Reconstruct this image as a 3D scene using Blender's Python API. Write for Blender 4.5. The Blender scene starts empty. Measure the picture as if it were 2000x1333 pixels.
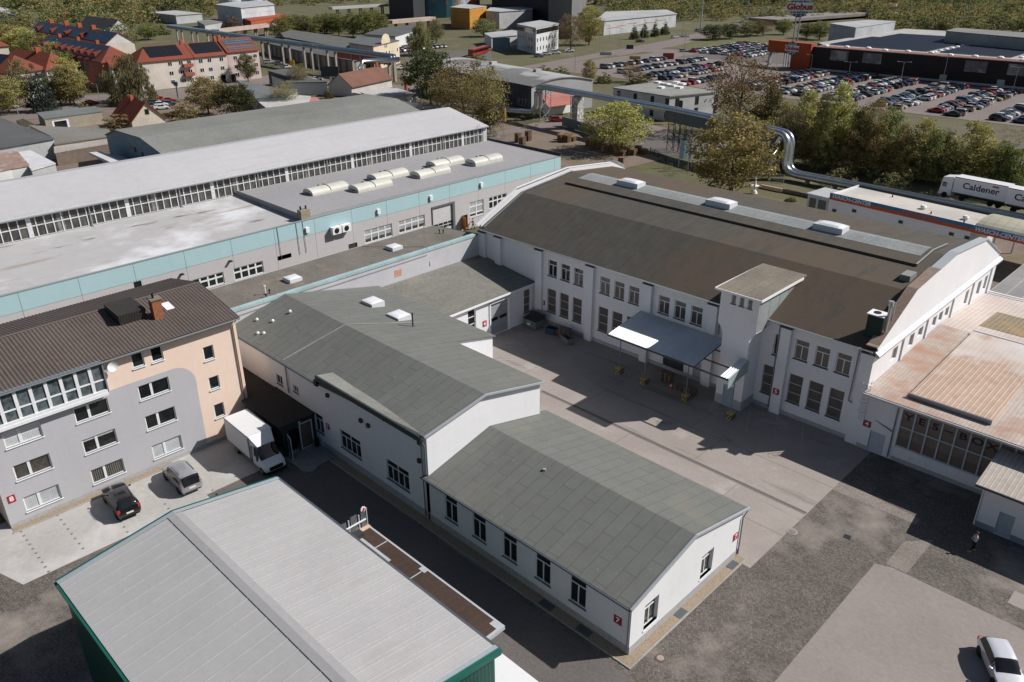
import bpy, math, random
from mathutils import Vector, Matrix
R = math.radians
random.seed(7)
scn = bpy.context.scene
COL = scn.collection
# ---------------------------------------------------------------- camera (metres; X and Y follow the walls of the works)
CH = 40.0
FPX, PIT, ROL, YAW = 1576.5, R(25.73), R(-0.305), R(-44.69)
def _w(r, f, u):
    c, s = math.cos(YAW), math.sin(YAW)
    return Vector((r*c + f*s, -r*s + f*c, u))
_F = _w(0, math.cos(PIT), -math.sin(PIT)); _U = _w(0, math.sin(PIT), math.cos(PIT)); _R = _w(1, 0, 0)
_R2 = _R*math.cos(ROL) + _U*math.sin(ROL); _U2 = -_R*math.sin(ROL) + _U*math.cos(ROL)
cd = bpy.data.cameras.new('camera'); cam = bpy.data.objects.new('camera', cd); COL.objects.link(cam)
cd.sensor_width = 36.0; cd.lens = 36.0*FPX/2000.0; cd.clip_start = 0.5; cd.clip_end = 6000
mx = Matrix((_R2, _U2, -_F)).transposed().to_4x4(); mx.translation = Vector((0, 0, CH))
cam.matrix_world = mx
scn.camera = cam
# ---------------------------------------------------------------- sky and sun
SUN_EL, SUN_AZ = R(40.9), math.atan2(.616, .788)
wd = bpy.data.worlds.new('World'); scn.world = wd; wd.use_nodes = True
nt = wd.node_tree; bg = nt.nodes['Background']
sk = nt.nodes.new('ShaderNodeTexSky'); sk.sky_type = 'NISHITA'; sk.sun_disc = False
sk.sun_elevation = SUN_EL; sk.sun_rotation = SUN_AZ; sk.dust_density = 1.5; sk.air_density = 1.0
nt.links.new(sk.outputs[0], bg.inputs[0]); bg.inputs[1].default_value = 0.05
sd = bpy.data.lights.new('sun', 'SUN'); sd.energy = 5.0; sd.angle = R(0.5); sd.color = (1.0, .955, .91)
so = bpy.data.objects.new('sun', sd); COL.objects.link(so)
sv = Vector((math.sin(SUN_AZ)*math.cos(SUN_EL), math.cos(SUN_AZ)*math.cos(SUN_EL), math.sin(SUN_EL)))
so.rotation_euler = sv.to_track_quat('Z', 'Y').to_euler(); so.location = (0, 0, 80)
scn.view_settings.view_transform = 'Standard'; scn.view_settings.look = 'None'
scn.view_settings.exposure = 0.2; scn.view_settings.gamma = 1.0; scn.view_settings.use_curve_mapping = False

# ---------------------------------------------------------------- survey: a point of the photograph on a level, or on an upright plane
def _ray(px, py): return _F*FPX + _R2*(px-1000) - _U2*(py-666.5)
def G(px, py, z=0.0):
    r = _ray(px, py); t = (z-CH)/r.z; return Vector((r.x*t, r.y*t, z))
def PX(px, py, x):
    r = _ray(px, py); t = x/r.x; return Vector((x, r.y*t, CH+r.z*t))
def PY(px, py, y):
    r = _ray(px, py); t = y/r.y; return Vector((r.x*t, y, CH+r.z*t))
def proj(p):
    d = Vector(p)-Vector((0, 0, CH)); k = FPX/d.dot(_F)
    return 1000+d.dot(_R2)*k, 666.5-d.dot(_U2)*k
def rise(b, t):
    """height of a thing whose foot is at pixel b on the ground and whose top is at pixel row t[1]"""
    p = G(*b); lo, hi = 0.0, 39.0
    for _ in range(40):
        m = (lo+hi)/2
        if proj((p.x, p.y, m))[1] > t[1]: lo = m
        else: hi = m
    return lo
# ---------------------------------------------------------------- materials
def M(name, c, r=.8, met=0, var=.12, vs=.6, c2=None, lines=(), brick=None, bump=0, bs=25, spec=.3, big=.1, coat=0, patches=None, streak=0):
    m = bpy.data.materials.new(name); m.use_nodes = True
    n = m.node_tree; N = n.nodes; L = n.links; b = N['Principled BSDF']
    b.inputs['Roughness'].default_value = r; b.inputs['Metallic'].default_value = met
    b.inputs['Specular IOR Level'].default_value = spec
    if coat: b.inputs['Coat Weight'].default_value = coat; b.inputs['Coat Roughness'].default_value = .05
    tc = N.new('ShaderNodeTexCoord'); O = tc.outputs['Object']
    def noise(scale, det=4, rough=.6, st=None):
        if st:
            mp = N.new('ShaderNodeMapping'); mp.inputs['Scale'].default_value = st; L.new(O, mp.inputs[0])
        t = N.new('ShaderNodeTexNoise'); t.inputs['Scale'].default_value = scale; t.inputs['Detail'].default_value = det
        t.inputs['Roughness'].default_value = rough; L.new(mp.outputs[0] if st else O, t.inputs['Vector']); return t.outputs['Fac']
    def ramp(fac, a, e):
        x = N.new('ShaderNodeMapRange'); x.inputs['From Min'].default_value = a; x.inputs['From Max'].default_value = e; x.clamp = True
        L.new(fac, x.inputs['Value']); return x.outputs[0]
    def mix(fac, A, B, mode='MIX'):
        x = N.new('ShaderNodeMix'); x.data_type = 'RGBA'; x.blend_type = mode
        if isinstance(fac, (int, float)): x.inputs[0].default_value = fac
        else: L.new(fac, x.inputs[0])
        for i, q in ((6, A), (7, B)):
            if isinstance(q, tuple): x.inputs[i].default_value = (*q, 1)
            else: L.new(q, x.inputs[i])
        return x.outputs[2]
    lo = c2 if c2 else tuple(v*(1-2*var) for v in c)
    col = mix(ramp(noise(vs*6, 5), .3, .7), tuple(v*(1+var*.5) for v in c), lo) if not c2 else mix(ramp(noise(vs*6, 5), .42, .68), c, lo)
    if big:
        col = mix(ramp(noise(vs*.35, 3), .35, .7), col, tuple(1-big*2.2 for _ in range(3)), 'MULTIPLY')
        # mix with multiply keeps the hue
    sp = None
    def axis(a):
        nonlocal sp
        if sp is None:
            s = N.new('ShaderNodeSeparateXYZ'); L.new(O, s.inputs[0]); sp = s
        return sp.outputs['XYZ'.index(a.upper())]
    hts = []
    for (a, per, wd_, mul, off) in lines:
        d = N.new('ShaderNodeMath'); d.operation = 'MULTIPLY_ADD'; L.new(axis(a), d.inputs[0]); d.inputs[1].default_value = 1/per; d.inputs[2].default_value = off
        f = N.new('ShaderNodeMath'); f.operation = 'FRACT'; L.new(d.outputs[0], f.inputs[0])
        l = N.new('ShaderNodeMath'); l.operation = 'LESS_THAN'; L.new(f.outputs[0], l.inputs[0]); l.inputs[1].default_value = wd_
        mm = mul if isinstance(mul, tuple) else (mul, mul, mul)
        col = mix(l.outputs[0], col, mm, 'MULTIPLY')
    if brick:
        ax, bw, bh, mo, mul, bv = brick
        cb = N.new('ShaderNodeCombineXYZ'); L.new(axis(ax[0]), cb.inputs[0]); L.new(axis(ax[1]), cb.inputs[1])
        t = N.new('ShaderNodeTexBrick'); L.new(cb.outputs[0], t.inputs['Vector']); t.inputs['Scale'].default_value = 1
        t.inputs['Brick Width'].default_value = bw; t.inputs['Row Height'].default_value = bh; t.inputs['Mortar Size'].default_value = mo
        t.inputs['Mortar Smooth'].default_value = .2; t.inputs['Bias'].default_value = 0
        t.inputs['Color1'].default_value = (1, 1, 1, 1); t.inputs['Color2'].default_value = (1-bv, 1-bv, 1-bv, 1); t.inputs['Mortar'].default_value = (mul, mul, mul, 1)
        col = mix(1.0, col, t.outputs['Color'], 'MULTIPLY')
    if patches:
        for q in patches:
            pc, ps, a, e = q[:4]
            col = mix(ramp(noise(ps, 4, .65, q[4] if len(q) > 4 else None), a, e), col, pc)
    if streak:
        col = mix(ramp(noise(1.0, 4, .6, (2.2, 2.2, .12)), .5, .75), col, (1-streak, 1-streak*1.05, 1-streak*1.15), 'MULTIPLY')
    L.new(col, b.inputs['Base Color'])
    if bump:
        bp = N.new('ShaderNodeBump'); bp.inputs['Strength'].default_value = bump; bp.inputs['Distance'].default_value = .03
        L.new(noise(bs, 3), bp.inputs['Height']); L.new(bp.outputs[0], b.inputs['Normal'])
    return m
def flat(name, c, r=.6, met=0, spec=.3, coat=0): return M(name, c, r, met, var=.04, big=.03, spec=spec, coat=coat)
def glassm(name, c, r=.06):
    m = M(name, c, r, var=.25, vs=.25, big=.15, spec=.6); return m
# ---------------------------------------------------------------- mesh collector
ORG = {}
class MB:
    def __init__(s): s.v = []; s.f = []
    def poly(s, pts):
        i = len(s.v); s.v += [tuple(p) for p in pts]; s.f.append(tuple(range(i, i+len(pts)))); return s
    def box(s, x0, y0, z0, x1, y1, z1):
        if x0 > x1: x0, x1 = x1, x0
        if y0 > y1: y0, y1 = y1, y0
        if z0 > z1: z0, z1 = z1, z0
        return s.hexa([(x0,y0,z0),(x1,y0,z0),(x1,y1,z0),(x0,y1,z0),(x0,y0,z1),(x1,y0,z1),(x1,y1,z1),(x0,y1,z1)])
    def hexa(s, p):
        i = len(s.v); s.v += [tuple(q) for q in p]
        s.f += [tuple(i+k for k in q) for q in ((3,2,1,0),(4,5,6,7),(0,1,5,4),(1,2,6,5),(2,3,7,6),(3,0,4,7))]; return s
    def obox(s, cx, cy, z0, lx, ly, lz, a=0):
        c, n = math.cos(a), math.sin(a); p = []
        for z in (z0, z0+lz):
            for dx, dy in ((-lx/2,-ly/2),(lx/2,-ly/2),(lx/2,ly/2),(-lx/2,ly/2)): p.append((cx+dx*c-dy*n, cy+dx*n+dy*c, z))
        return s.hexa(p)
    def fbox(s, F, u0, u1, z0, z1, d0, d1):
        P = lambda u, z, d: F[0]+F[1]*u+F[2]*d+Vector((0,0,z))
        return s.hexa([P(u0,z0,d0),P(u1,z0,d0),P(u1,z0,d1),P(u0,z0,d1),P(u0,z1,d0),P(u1,z1,d0),P(u1,z1,d1),P(u0,z1,d1)])
    def prism(s, pts, z0, z1):
        """pts: plan polygon; z0/z1 numbers or lists per point"""
        n = len(pts); Z0 = z0 if isinstance(z0, (list, tuple)) else [z0]*n; Z1 = z1 if isinstance(z1, (list, tuple)) else [z1]*n
        i = len(s.v)
        s.v += [(p[0], p[1], Z0[k]) for k, p in enumerate(pts)] + [(p[0], p[1], Z1[k]) for k, p in enumerate(pts)]
        s.f.append(tuple(i+k for k in reversed(range(n)))); s.f.append(tuple(i+n+k for k in range(n)))
        for k in range(n):
            j = (k+1) % n; s.f.append((i+k, i+j, i+n+j, i+n+k))
        return s
    def slab(s, top, t=.15):
        """sheet of thickness t under the given 3-D outline"""
        n = len(top); i = len(s.v)
        s.v += [(p[0], p[1], p[2]-t) for p in top] + [tuple(p) for p in top]
        s.f.append(tuple(i+k for k in reversed(range(n)))); s.f.append(tuple(i+n+k for k in range(n)))
        for k in range(n):
            j = (k+1) % n; s.f.append((i+k, i+j, i+n+j, i+n+k))
        return s
    def tube(s, path, r, n=8, cap=True):
        path = [Vector(p) for p in path]; rr = r if isinstance(r, (list, tuple)) else [r]*len(path)
        base = len(s.v); up = Vector((0, 0, 1))
        for k, p in enumerate(path):
            a = path[max(k-1, 0)]; b = path[min(k+1, len(path)-1)]; t = (b-a).normalized()
            q = up if abs(t.dot(up)) < .95 else Vector((1, 0, 0))
            e1 = t.cross(q).normalized(); e2 = t.cross(e1)
            for j in range(n):
                an = 2*math.pi*j/n; s.v.append(tuple(p+e1*math.cos(an)*rr[k]+e2*math.sin(an)*rr[k]))
        for k in range(len(path)-1):
            for j in range(n):
                j2 = (j+1) % n; s.f.append((base+k*n+j, base+k*n+j2, base+(k+1)*n+j2, base+(k+1)*n+j))
        if cap:
            s.f.append(tuple(base+j for j in range(n))); s.f.append(tuple(base+(len(path)-1)*n+j for j in reversed(range(n))))
        return s
    def cyl(s, x, y, z0, z1, r, n=12, r2=None): return s.tube([(x,y,z0),(x,y,z1)], [r, r if r2 is None else r2], n)
    def ball(s, x, y, z, r, n=10, m=6, sz=1, half=False):
        b = len(s.v); th0 = math.pi/2 if half else math.pi
        for i in range(m+1):
            th = th0*i/m
            for j in range(n):
                a = 2*math.pi*j/n; s.v.append((x+r*math.sin(th)*math.cos(a), y+r*math.sin(th)*math.sin(a), z+r*sz*math.cos(th)))
        for i in range(m):
            for j in range(n):
                j2 = (j+1) % n; s.f.append((b+i*n+j, b+(i+1)*n+j, b+(i+1)*n+j2, b+i*n+j2))
        return s
    def build(s, name, mat, parent=None, smooth=False, loc=None):
        if not s.v: return None
        o_ = ORG.get(parent.name, Vector((0,0,0))) if parent else Vector(loc if loc else (0,0,0))
        me = bpy.data.meshes.new(name); me.from_pydata([(v[0]-o_.x, v[1]-o_.y, v[2]-o_.z) for v in s.v], [], s.f)
        if isinstance(mat, (list, tuple)):
            for m_ in mat: me.materials.append(m_)
        else: me.materials.append(mat)
        me.update()
        if smooth: me.polygons.foreach_set('use_smooth', [True]*len(me.polygons))
        o = bpy.data.objects.new(name, me); COL.objects.link(o)
        if parent: o.parent = parent
        else: o.location = o_
        ORG[o.name] = o_.copy()
        return o
def tag(o, label=None, cat=None, group=None, kind=None):
    if label: o['label'] = label
    if cat: o['category'] = cat
    if group: o['group'] = group
    if kind: o['kind'] = kind
    return o
def thing(name, label, cat, loc=(0,0,0), group=None):
    o = bpy.data.objects.new(name, None); COL.objects.link(o); o.location = loc; o.empty_display_size = .5
    ORG[o.name] = Vector(loc); return tag(o, label, cat, group)
def one(mb, name, mat, label, cat, loc=(0,0,0), group=None, smooth=False):
    return tag(mb.build(name, mat, None, smooth, loc), label, cat, group)
def struct(mb, name, mat, kind='structure'): return tag(mb.build(name, mat), kind=kind)
def tree_copy(o, parent=None):
    c = o.copy(); COL.objects.link(c); c.parent = parent
    for ch in o.children: tree_copy(ch, c)
    return c
def put(o, x, y, z=0, rz=0, label=None, group=None, first=[set()]):
    """first call moves the model itself, later calls copy it with its parts"""
    if o.name in first[0]: o = tree_copy(o)
    else: first[0].add(o.name)
    o.location = (x, y, z); o.rotation_euler = (0, 0, rz)
    if label: o['label'] = label
    if group: o['group'] = group
    return o
# frames: origin, direction along the wall, outward normal
def FS(x0, y): return (Vector((x0, y, 0)), Vector((1,0,0)), Vector((0,-1,0)))      # wall facing -Y
def FE(x, y0): return (Vector((x, y0, 0)), Vector((0,1,0)), Vector((1,0,0)))       # wall facing +X
def FW(x, y0): return (Vector((x, y0, 0)), Vector((0,-1,0)), Vector((-1,0,0)))
def FN(x0, y): return (Vector((x0, y, 0)), Vector((-1,0,0)), Vector((0,1,0)))
def FA(p, q):
    p = Vector((p[0], p[1], 0)); q = Vector((q[0], q[1], 0)); u = (q-p).normalized(); return (p, u, Vector((u.y, -u.x, 0)))
def wallgrid(mb, F, W, z0, z1, holes=(), d=.16):
    us = sorted({0.0, W} | {h[0] for h in holes} | {h[2] for h in holes}); zs = sorted({z0, z1} | {h[1] for h in holes} | {h[3] for h in holes})
    P = lambda u, z, dd=0: F[0]+F[1]*u+F[2]*dd+Vector((0,0,z))
    for a, b in zip(us, us[1:]):
        for c, e in zip(zs, zs[1:]):
            mu, mz = (a+b)/2, (c+e)/2
            if any(h[0] < mu < h[2] and h[1] < mz < h[3] for h in holes): continue
            mb.poly([P(a,c), P(b,c), P(b,e), P(a,e)])
    for (a, c, b, e) in [h[:4] for h in holes]:
        mb.poly([P(a,c),P(b,c),P(b,c,-d),P(a,c,-d)]); mb.poly([P(a,e),P(b,e),P(b,e,-d),P(a,e,-d)])
        mb.poly([P(a,c),P(a,e),P(a,e,-d),P(a,c,-d)]); mb.poly([P(b,c),P(b,e),P(b,e,-d),P(b,c,-d)])
    return mb
STY = {
 'T': [('h', .70, 0, 1), ('v', .5, 0, .70)],
 'T4': [('h', .70, 0, 1), ('v', .5, 0, 1), ('v', .25, 0, .7), ('v', .75, 0, .7)],
 '2': [('v', .42, 0, 1)], '1': [], '2e': [('v', .5, 0, 1)],
 'r3': [('h', .33, 0, 1), ('h', .66, 0, 1)],
 'g4': [('h', .62, 0, 1), ('v', .25, 0, 1), ('v', .5, 0, 1), ('v', .75, 0, 1)],
 'g3': [('h', .62, 0, 1), ('v', .333, 0, 1), ('v', .666, 0, 1)],
 'g2': [('h', .68, 0, 1), ('h', .25, 0, 1), ('v', .5, 0, 1)],
}
def window(F, h, root, sty, fm, gm, sm=None, d=.14, fr=.08, sillp=.07, name='window', bar=.08, blind=None):
    a, c, b, e = h[:4]; W, H = b-a, e-c
    m = MB()
    m.fbox(F, a, a+fr, c, e, -d, -d+.07); m.fbox(F, b-fr, b, c, e, -d, -d+.07)
    m.fbox(F, a+fr, b-fr, c, c+fr, -d, -d+.07); m.fbox(F, a+fr, b-fr, e-fr, e, -d, -d+.07)
    for k, f_, s0, s1 in STY[sty]:
        if k == 'v': m.fbox(F, a+W*f_-bar/2, a+W*f_+bar/2, c+max(fr, H*s0), c+min(H-fr, H*s1), -d, -d+.065)
        else: m.fbox(F, a+max(fr, W*s0), a+min(W-fr, W*s1), c+H*f_-bar/2, c+H*f_+bar/2, -d, -d+.06)
    w = m.build(name, fm, root)
    P = lambda u, z, dd: F[0]+F[1]*u+F[2]*dd+Vector((0,0,z))
    MB().poly([P(a,c,-d+.02),P(b,c,-d+.02),P(b,e,-d+.02),P(a,e,-d+.02)]).build('pane', gm, w)
    if sm: MB().fbox(F, a-.06, b+.06, c-.07, c, -d+.07, sillp).build('sill', sm, w)
    if blind:
        z = c+H*(1-blind[0]); MB().poly([P(a+fr,z,-d+.028),P(b-fr,z,-d+.028),P(b-fr,e-fr,-d+.028),P(a+fr,e-fr,-d+.028)]).build('blind', blind[1], w)
    return w
def text(s, F, u, z, h, mat, parent, name='lettering', d=.02, sx=1.0, bold=.0, shear=0, ext=.01, align='CENTER', label=None):
    cu = bpy.data.curves.new('t', 'FONT'); cu.body = s; cu.size = h*1.38; cu.extrude = ext; cu.offset = bold; cu.shear = shear
    cu.align_x = align; cu.align_y = 'CENTER'; cu.resolution_u = 3
    ob = bpy.data.objects.new('t', cu); COL.objects.link(ob)
    bpy.context.view_layer.update()
    me = bpy.data.meshes.new_from_object(ob.evaluated_get(bpy.context.evaluated_depsgraph_get()))
    bpy.data.objects.remove(ob); bpy.data.curves.remove(cu)
    org = ORG.get(parent.name, Vector((0,0,0)))
    for v in me.vertices:
        x, y, q = v.co; p = F[0]+F[1]*(u+x*sx)+F[2]*(d+q)+Vector((0,0,z+y)); v.co = p-org
    me.materials.clear(); me.materials.append(mat); me.name = name
    o = bpy.data.objects.new(name, me); COL.objects.link(o); o.parent = parent; ORG[o.name] = org.copy()
    if label: o['label'] = label
    return o
# ================================================================ materials of the place
WHITE = M('white_plaster', (.71,.715,.735), .9, var=.02, streak=.035, vs=.4, big=.03, bump=.08, bs=60, patches=[((.60,.58,.55), .35, .66, .80)])
PLINTH = M('grey_plinth', (.40,.40,.40), .9, var=.1, big=.05)
GREYW = M('grey_plaster', (.44,.44,.465), .9, streak=.03, var=.02, vs=.3, big=.02, bump=.05, bs=60)
PEACH = M('peach_plaster', (.76,.60,.50), .9, streak=.03, var=.02, vs=.3, big=.02, bump=.05, bs=60)
FELT = M('roofing_felt', (.155,.162,.15), .93, var=.05, vs=2.5, brick=('yx', 3.3, 1.0, .03, .66, .06), big=.04, bump=.4, bs=14, patches=[((.18,.165,.14), .18, .55, .85), ((.12,.12,.11), 1.0, .6, .8, (1, .15, 1)), ((.20,.21,.20), 2.2, .66, .72)])
FELT2 = M('roofing_felt_dark', (.165,.165,.145), .95, var=.16, vs=.5, brick=('xy', 1.0, 2.2, .025, .55, .16), big=.1, bump=.3, bs=8, patches=[((.21,.185,.15), .25, .5, .8)])
FELTH = M('roofing_felt_hall', (.092,.086,.074), .95, var=.08, vs=2.5, brick=('yx', 6.0, 1.0, .04, .76, .10), big=.07, bump=.4, bs=12, patches=[((.095,.072,.052), .03, .44, .6), ((.055,.055,.05), .9, .52, .8, (1,.2,1)), ((.12,.105,.085), 3.0, .64, .7)])
FELTL = M('pale_roof_strip', (.26,.28,.28), .9, var=.1, brick=('xy', 1.1, 3.0, .04, .8, .08), patches=[((.15,.135,.11), .4, .6, .8)])
FELTW = M('roofing_felt_brown', (.20,.182,.16), .95, var=.14, brick=('xy', 9, 1.0, .02, .85, .1), big=.1, patches=[((.24,.19,.14), .5, .58, .75)])
COPING = flat('zinc_coping', (.42,.45,.48), .5, .3)
COPBR = M('brown_coping', (.27,.20,.16), .8, var=.12, lines=[('Y', 1.9, .02, .7, 0)])
COPW = flat('white_coping', (.75,.76,.78), .6)
DARKB = flat('dark_blue_grey', (.075,.09,.11), .6)
BLUEG = flat('blue_grey_sill', (.16,.20,.24), .6)
WFRAME = flat('white_frame', (.72,.74,.76), .5)
GFRAME = flat('grey_frame', (.42,.43,.43), .6)
GL = glassm('window_glass', (.022,.026,.028))
GLB = M('filmed_window_glass', (.13,.115,.10), .18, var=.1, vs=.2, spec=.5)
GLM = M('curtained_window_glass', (.085,.078,.07), .15, var=.3, vs=.4, spec=.5)
GLP = M('blind_behind_glass', (.50,.53,.55), .25, var=.08, lines=[('Y', .13, .25, .8, 0)])
GLS = M('slat_blind_glass', (.16,.155,.14), .2, var=.1, lines=[('Y', .16, .45, .25, 0)])
SHUT = flat('roller_blind', (.55,.57,.58), .6)
RED = flat('sign_red', (.36,.02,.045), .5)
SIGNW = flat('sign_white', (.80,.80,.80), .5)
BLK = flat('black', (.012,.012,.013), .6)
DKM = flat('dark_metal', (.05,.055,.06), .5, .2)
ZINC = flat('zinc', (.25,.27,.29), .4, .6)
GALV = flat('galvanised_steel', (.42,.44,.46), .4, .6)
STEEL = M('bright_pipe_cladding', (.55,.58,.60), .28, .85, var=.05, lines=[('X', 1.2, .03, .55, 0)])
DOORG = flat('grey_door', (.30,.34,.38), .6)
WOOD = M('pallet_wood', (.36,.235,.14), .9, var=.2, vs=3)
WOODW = M('weathered_wood', (.22,.17,.135), .95, var=.2, vs=3)
BRICK = M('brick', (.33,.12,.065), .9, var=.12, brick=('yz', .26, .085, .012, 1.6, .25))
DOME = M('acrylic_dome', (.80,.82,.85), .2, var=.02, big=.02, spec=.6, coat=.5)
RIB = M('ribbed_sheet_roof', (.48,.475,.47), .5, .25, var=.03, vs=.6, lines=[('X', .2, .2, .94, 0), ('X', 1.0, .02, .75, .04)], big=.04, spec=.35, patches=[((.38,.365,.35), .5, .6, .85, (1,.15,1))])
GREEN = M('green_cladding', (.012,.085,.062), .45, .1, var=.05, lines=[('Y', .25, .3, .5, 0)])
GREENX = M('green_cladding_side', (.012,.085,.062), .45, .1, var=.05, lines=[('X', .25, .3, .5, 0)])
GREENP = flat('green_trim', (.012,.10,.075), .4)
GREENA = flat('dark_green_panel', (.022,.05,.042), .7)
CONC = M('yard_concrete', (.325,.29,.265), .92, var=.05, vs=.5, big=.06, bump=.12, bs=12, patches=[((.25,.215,.19), .1, .48, .7), ((.37,.345,.325), .2, .58, .72), ((.15,.13,.115), .35, .64, .78), ((.19,.17,.155), .5, .60, .7, (.12,1,1)), ((.42,.40,.38), 1.3, .70, .74)])
COBB = M('cobbles', (.215,.19,.17), .9, var=.22, vs=1.2, brick=('xy', .17, .14, .014, .5, .45), big=.12, bump=.6, bs=9, patches=[((.27,.24,.21), .12, .5, .7), ((.15,.135,.12), .3, .6, .8)])
COBL = M('light_cobbles', (.34,.30,.265), .9, var=.15, vs=1.2, brick=('xy', .16, .12, .02, .55, .3), bump=.5, bs=9)
PAVER = M('beige_pavers', (.285,.255,.235), .9, var=.05, vs=.5, brick=('xy', .24, .12, .008, .8, .1), big=.05, bump=.1, patches=[((.27,.24,.22), .15, .55, .75)])
LPAV = M('light_parking_pavers', (.43,.415,.40), .9, var=.05, vs=.5, brick=('yx', .3, .3, .008, .85, .05), big=.06, patches=[((.50,.49,.48), .15, .5, .7), ((.36,.345,.33), .22, .6, .8)])
PAVSET = flat('grey_marker_sett', (.17,.17,.175), .9)
ASPH = M('asphalt', (.14,.128,.122), .92, var=.12, vs=.8, big=.08, bump=.2, bs=40)
ASPR = M('reddish_road_asphalt', (.20,.165,.155), .92, var=.06, vs=.2, big=.06)
GRAV = M('gravel', (.40,.32,.235), .95, var=.3, vs=9, bump=1, bs=30, patches=[((.17,.13,.10), 9, .55, .65)], big=.03)
KERB = M('kerb_stone', (.36,.34,.31), .9, var=.1)
TRACK = flat('track_slot', (.13,.115,.105), .8)
LINE = M('painted_line', (.42,.42,.41), .9, var=.25, vs=3)
GRASS = M('grass_ground', (.10,.098,.048), .95, var=.2, vs=.4, c2=(.135,.12,.07), bump=.5, bs=5, patches=[((.17,.135,.10), .08, .56, .72)])
EARTH = M('bare_earth', (.215,.165,.135), .95, var=.15, vs=.4, bump=.3, bs=6, patches=[((.13,.12,.055), .15, .52, .7)])
CORR = M('corrugated_brown_roof', (.085,.07,.065), .8, var=.12, vs=.8, lines=[('Y', .18, .4, .42, 0)], patches=[((.20,.075,.035), .55, .66, .74)], spec=.3)
BLUE = M('light_blue_panel', (.37,.53,.57), .8, var=.02, vs=.15, big=.02, lines=[('Y', 6.05, .008, .3, .09)])
PANELG = M('pale_concrete_panel', (.48,.465,.475), .85, var=.02, vs=.15, big=.03, lines=[('Y', 6.05, .008, .35, .09)])
LRW = M('white_flat_roof', (.41,.405,.41), .85, var=.04, vs=.12, big=.04, lines=[('X', 1.05, .02, .9, 0)], patches=[((.58,.585,.60), .09, .5, .66), ((.25,.19,.145), .2, .54, .66, (1,.16,1)), ((.14,.105,.08), .3, .62, .68, (1,.2,1))])
LRG = M('grey_flat_roof', (.30,.295,.305), .9, var=.05, vs=.2, big=.04, patches=[((.16,.15,.145), 1.6, .73, .78)])
WHT2 = M('white_membrane_roof', (.44,.44,.455), .8, var=.03, vs=.15, big=.04, patches=[((.37,.36,.36), .6, .55, .8, (1,.08,1))], lines=[('X', 1.0, .02, .93, 0), ('Y', 12, .004, .9, 0)])
RIBW = M('weathered_ribbed_roof', (.50,.43,.385), .6, .15, var=.08, vs=.3, lines=[('X', .31, .14, 1.35, 0), ('X', .31, .10, .6, .14)], patches=[((.36,.205,.135), .16, .46, .64), ((.40,.33,.25), .4, .62, .75)])
RIBO = M('oxidised_ribbed_roof', (.50,.37,.29), .6, .15, var=.08, vs=.3, lines=[('X', .42, .16, 1.5, 0), ('X', .42, .08, .6, .16)], patches=[((.56,.52,.50), .05, .52, .66), ((.34,.20,.13), .3, .58, .75)])
CAN = M('blue_grey_corrugated', (.33,.385,.42), .45, .4, var=.05, lines=[('X', .25, .3, .72, 0)])
CANW = M('light_corrugated', (.62,.64,.66), .5, .3, var=.05, lines=[('X', .25, .3, .75, 0)])
METP = M('pale_metal_panel', (.33,.37,.37), .6, .2, var=.04)
CARTYRE = flat('tyre', (.015,.015,.016), .8)
RIM = flat('rim', (.45,.46,.47), .35, .8)
CGL = glassm('car_glass', (.012,.014,.016), .04)
CHRM = flat('lamp_glass', (.75,.76,.78), .15, .3)
TAILR = flat('tail_lamp', (.45,.02,.012), .2)
PLATE = flat('number_plate', (.7,.7,.7), .5)
SKIN = flat('skin', (.45,.26,.19), .6)

# ================================================================ ground
def sheet(pts, z, name, mat, kind='structure'):
    return struct(MB().poly([(p[0], p[1], z) for p in pts]), name, mat, kind)
sheet([(-4500,-1500),(1500,-1500),(3500,4500),(-2500,5500),(-4500,3000)], -.06, 'ground', GRASS)
sheet([(-63.5,-30),(30,-30),(30,66),(-63.5,66)], 0, 'cobbled_yard', COBB)
sheet([(-61,44.1),(-19.65,44.1),(-19.65,65.6),(-61,65.6)], .006, 'concrete_yard', CONC)
sheet([(-64,4.2),(-55.4,6.9),(-55.4,22),(-49.5,24.5),(-49.5,31.6),(-64,31.6)], .006, 'parking_pavement', LPAV)
sheet([(-13.45,-30),(30,-30),(30,51.15),(-12.4,51.25),(-13.45,50.8)], .008, 'paver_pavement', PAVER)
sheet([(-49.6,20.9),(-21,20.9),(-19.8,30.2),(-49.6,30.75)], .010, 'asphalt_lane', ASPH)
sheet([(-56,20.9),(-49.5,20.9),(-49.5,31.6),(-56,31.6)], .012, 'asphalt_path', ASPH)
sheet([(-12.9,51.3),(-11.4,51.35),(-11.35,56.5),(-12.9,54.7)], .010, 'light_cobble_strip', COBL)
sheet([(-19.65,57.2),(-13.0,57.4),(-13.0,58.3),(-19.65,59.0)], .010, 'rubble_strip', COBL)
sheet([(-5.4,53.2),(2,53.2),(2,54.8),(-5.4,54.8)], .014, 'concrete_patch', CONC)
MBt = MB().box(-48.05,52.72,0,-19.72,52.98,.018).box(-48.05,52.60,0,-19.72,52.64,.02)
struct(MBt, 'track_channel', TRACK)
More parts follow.
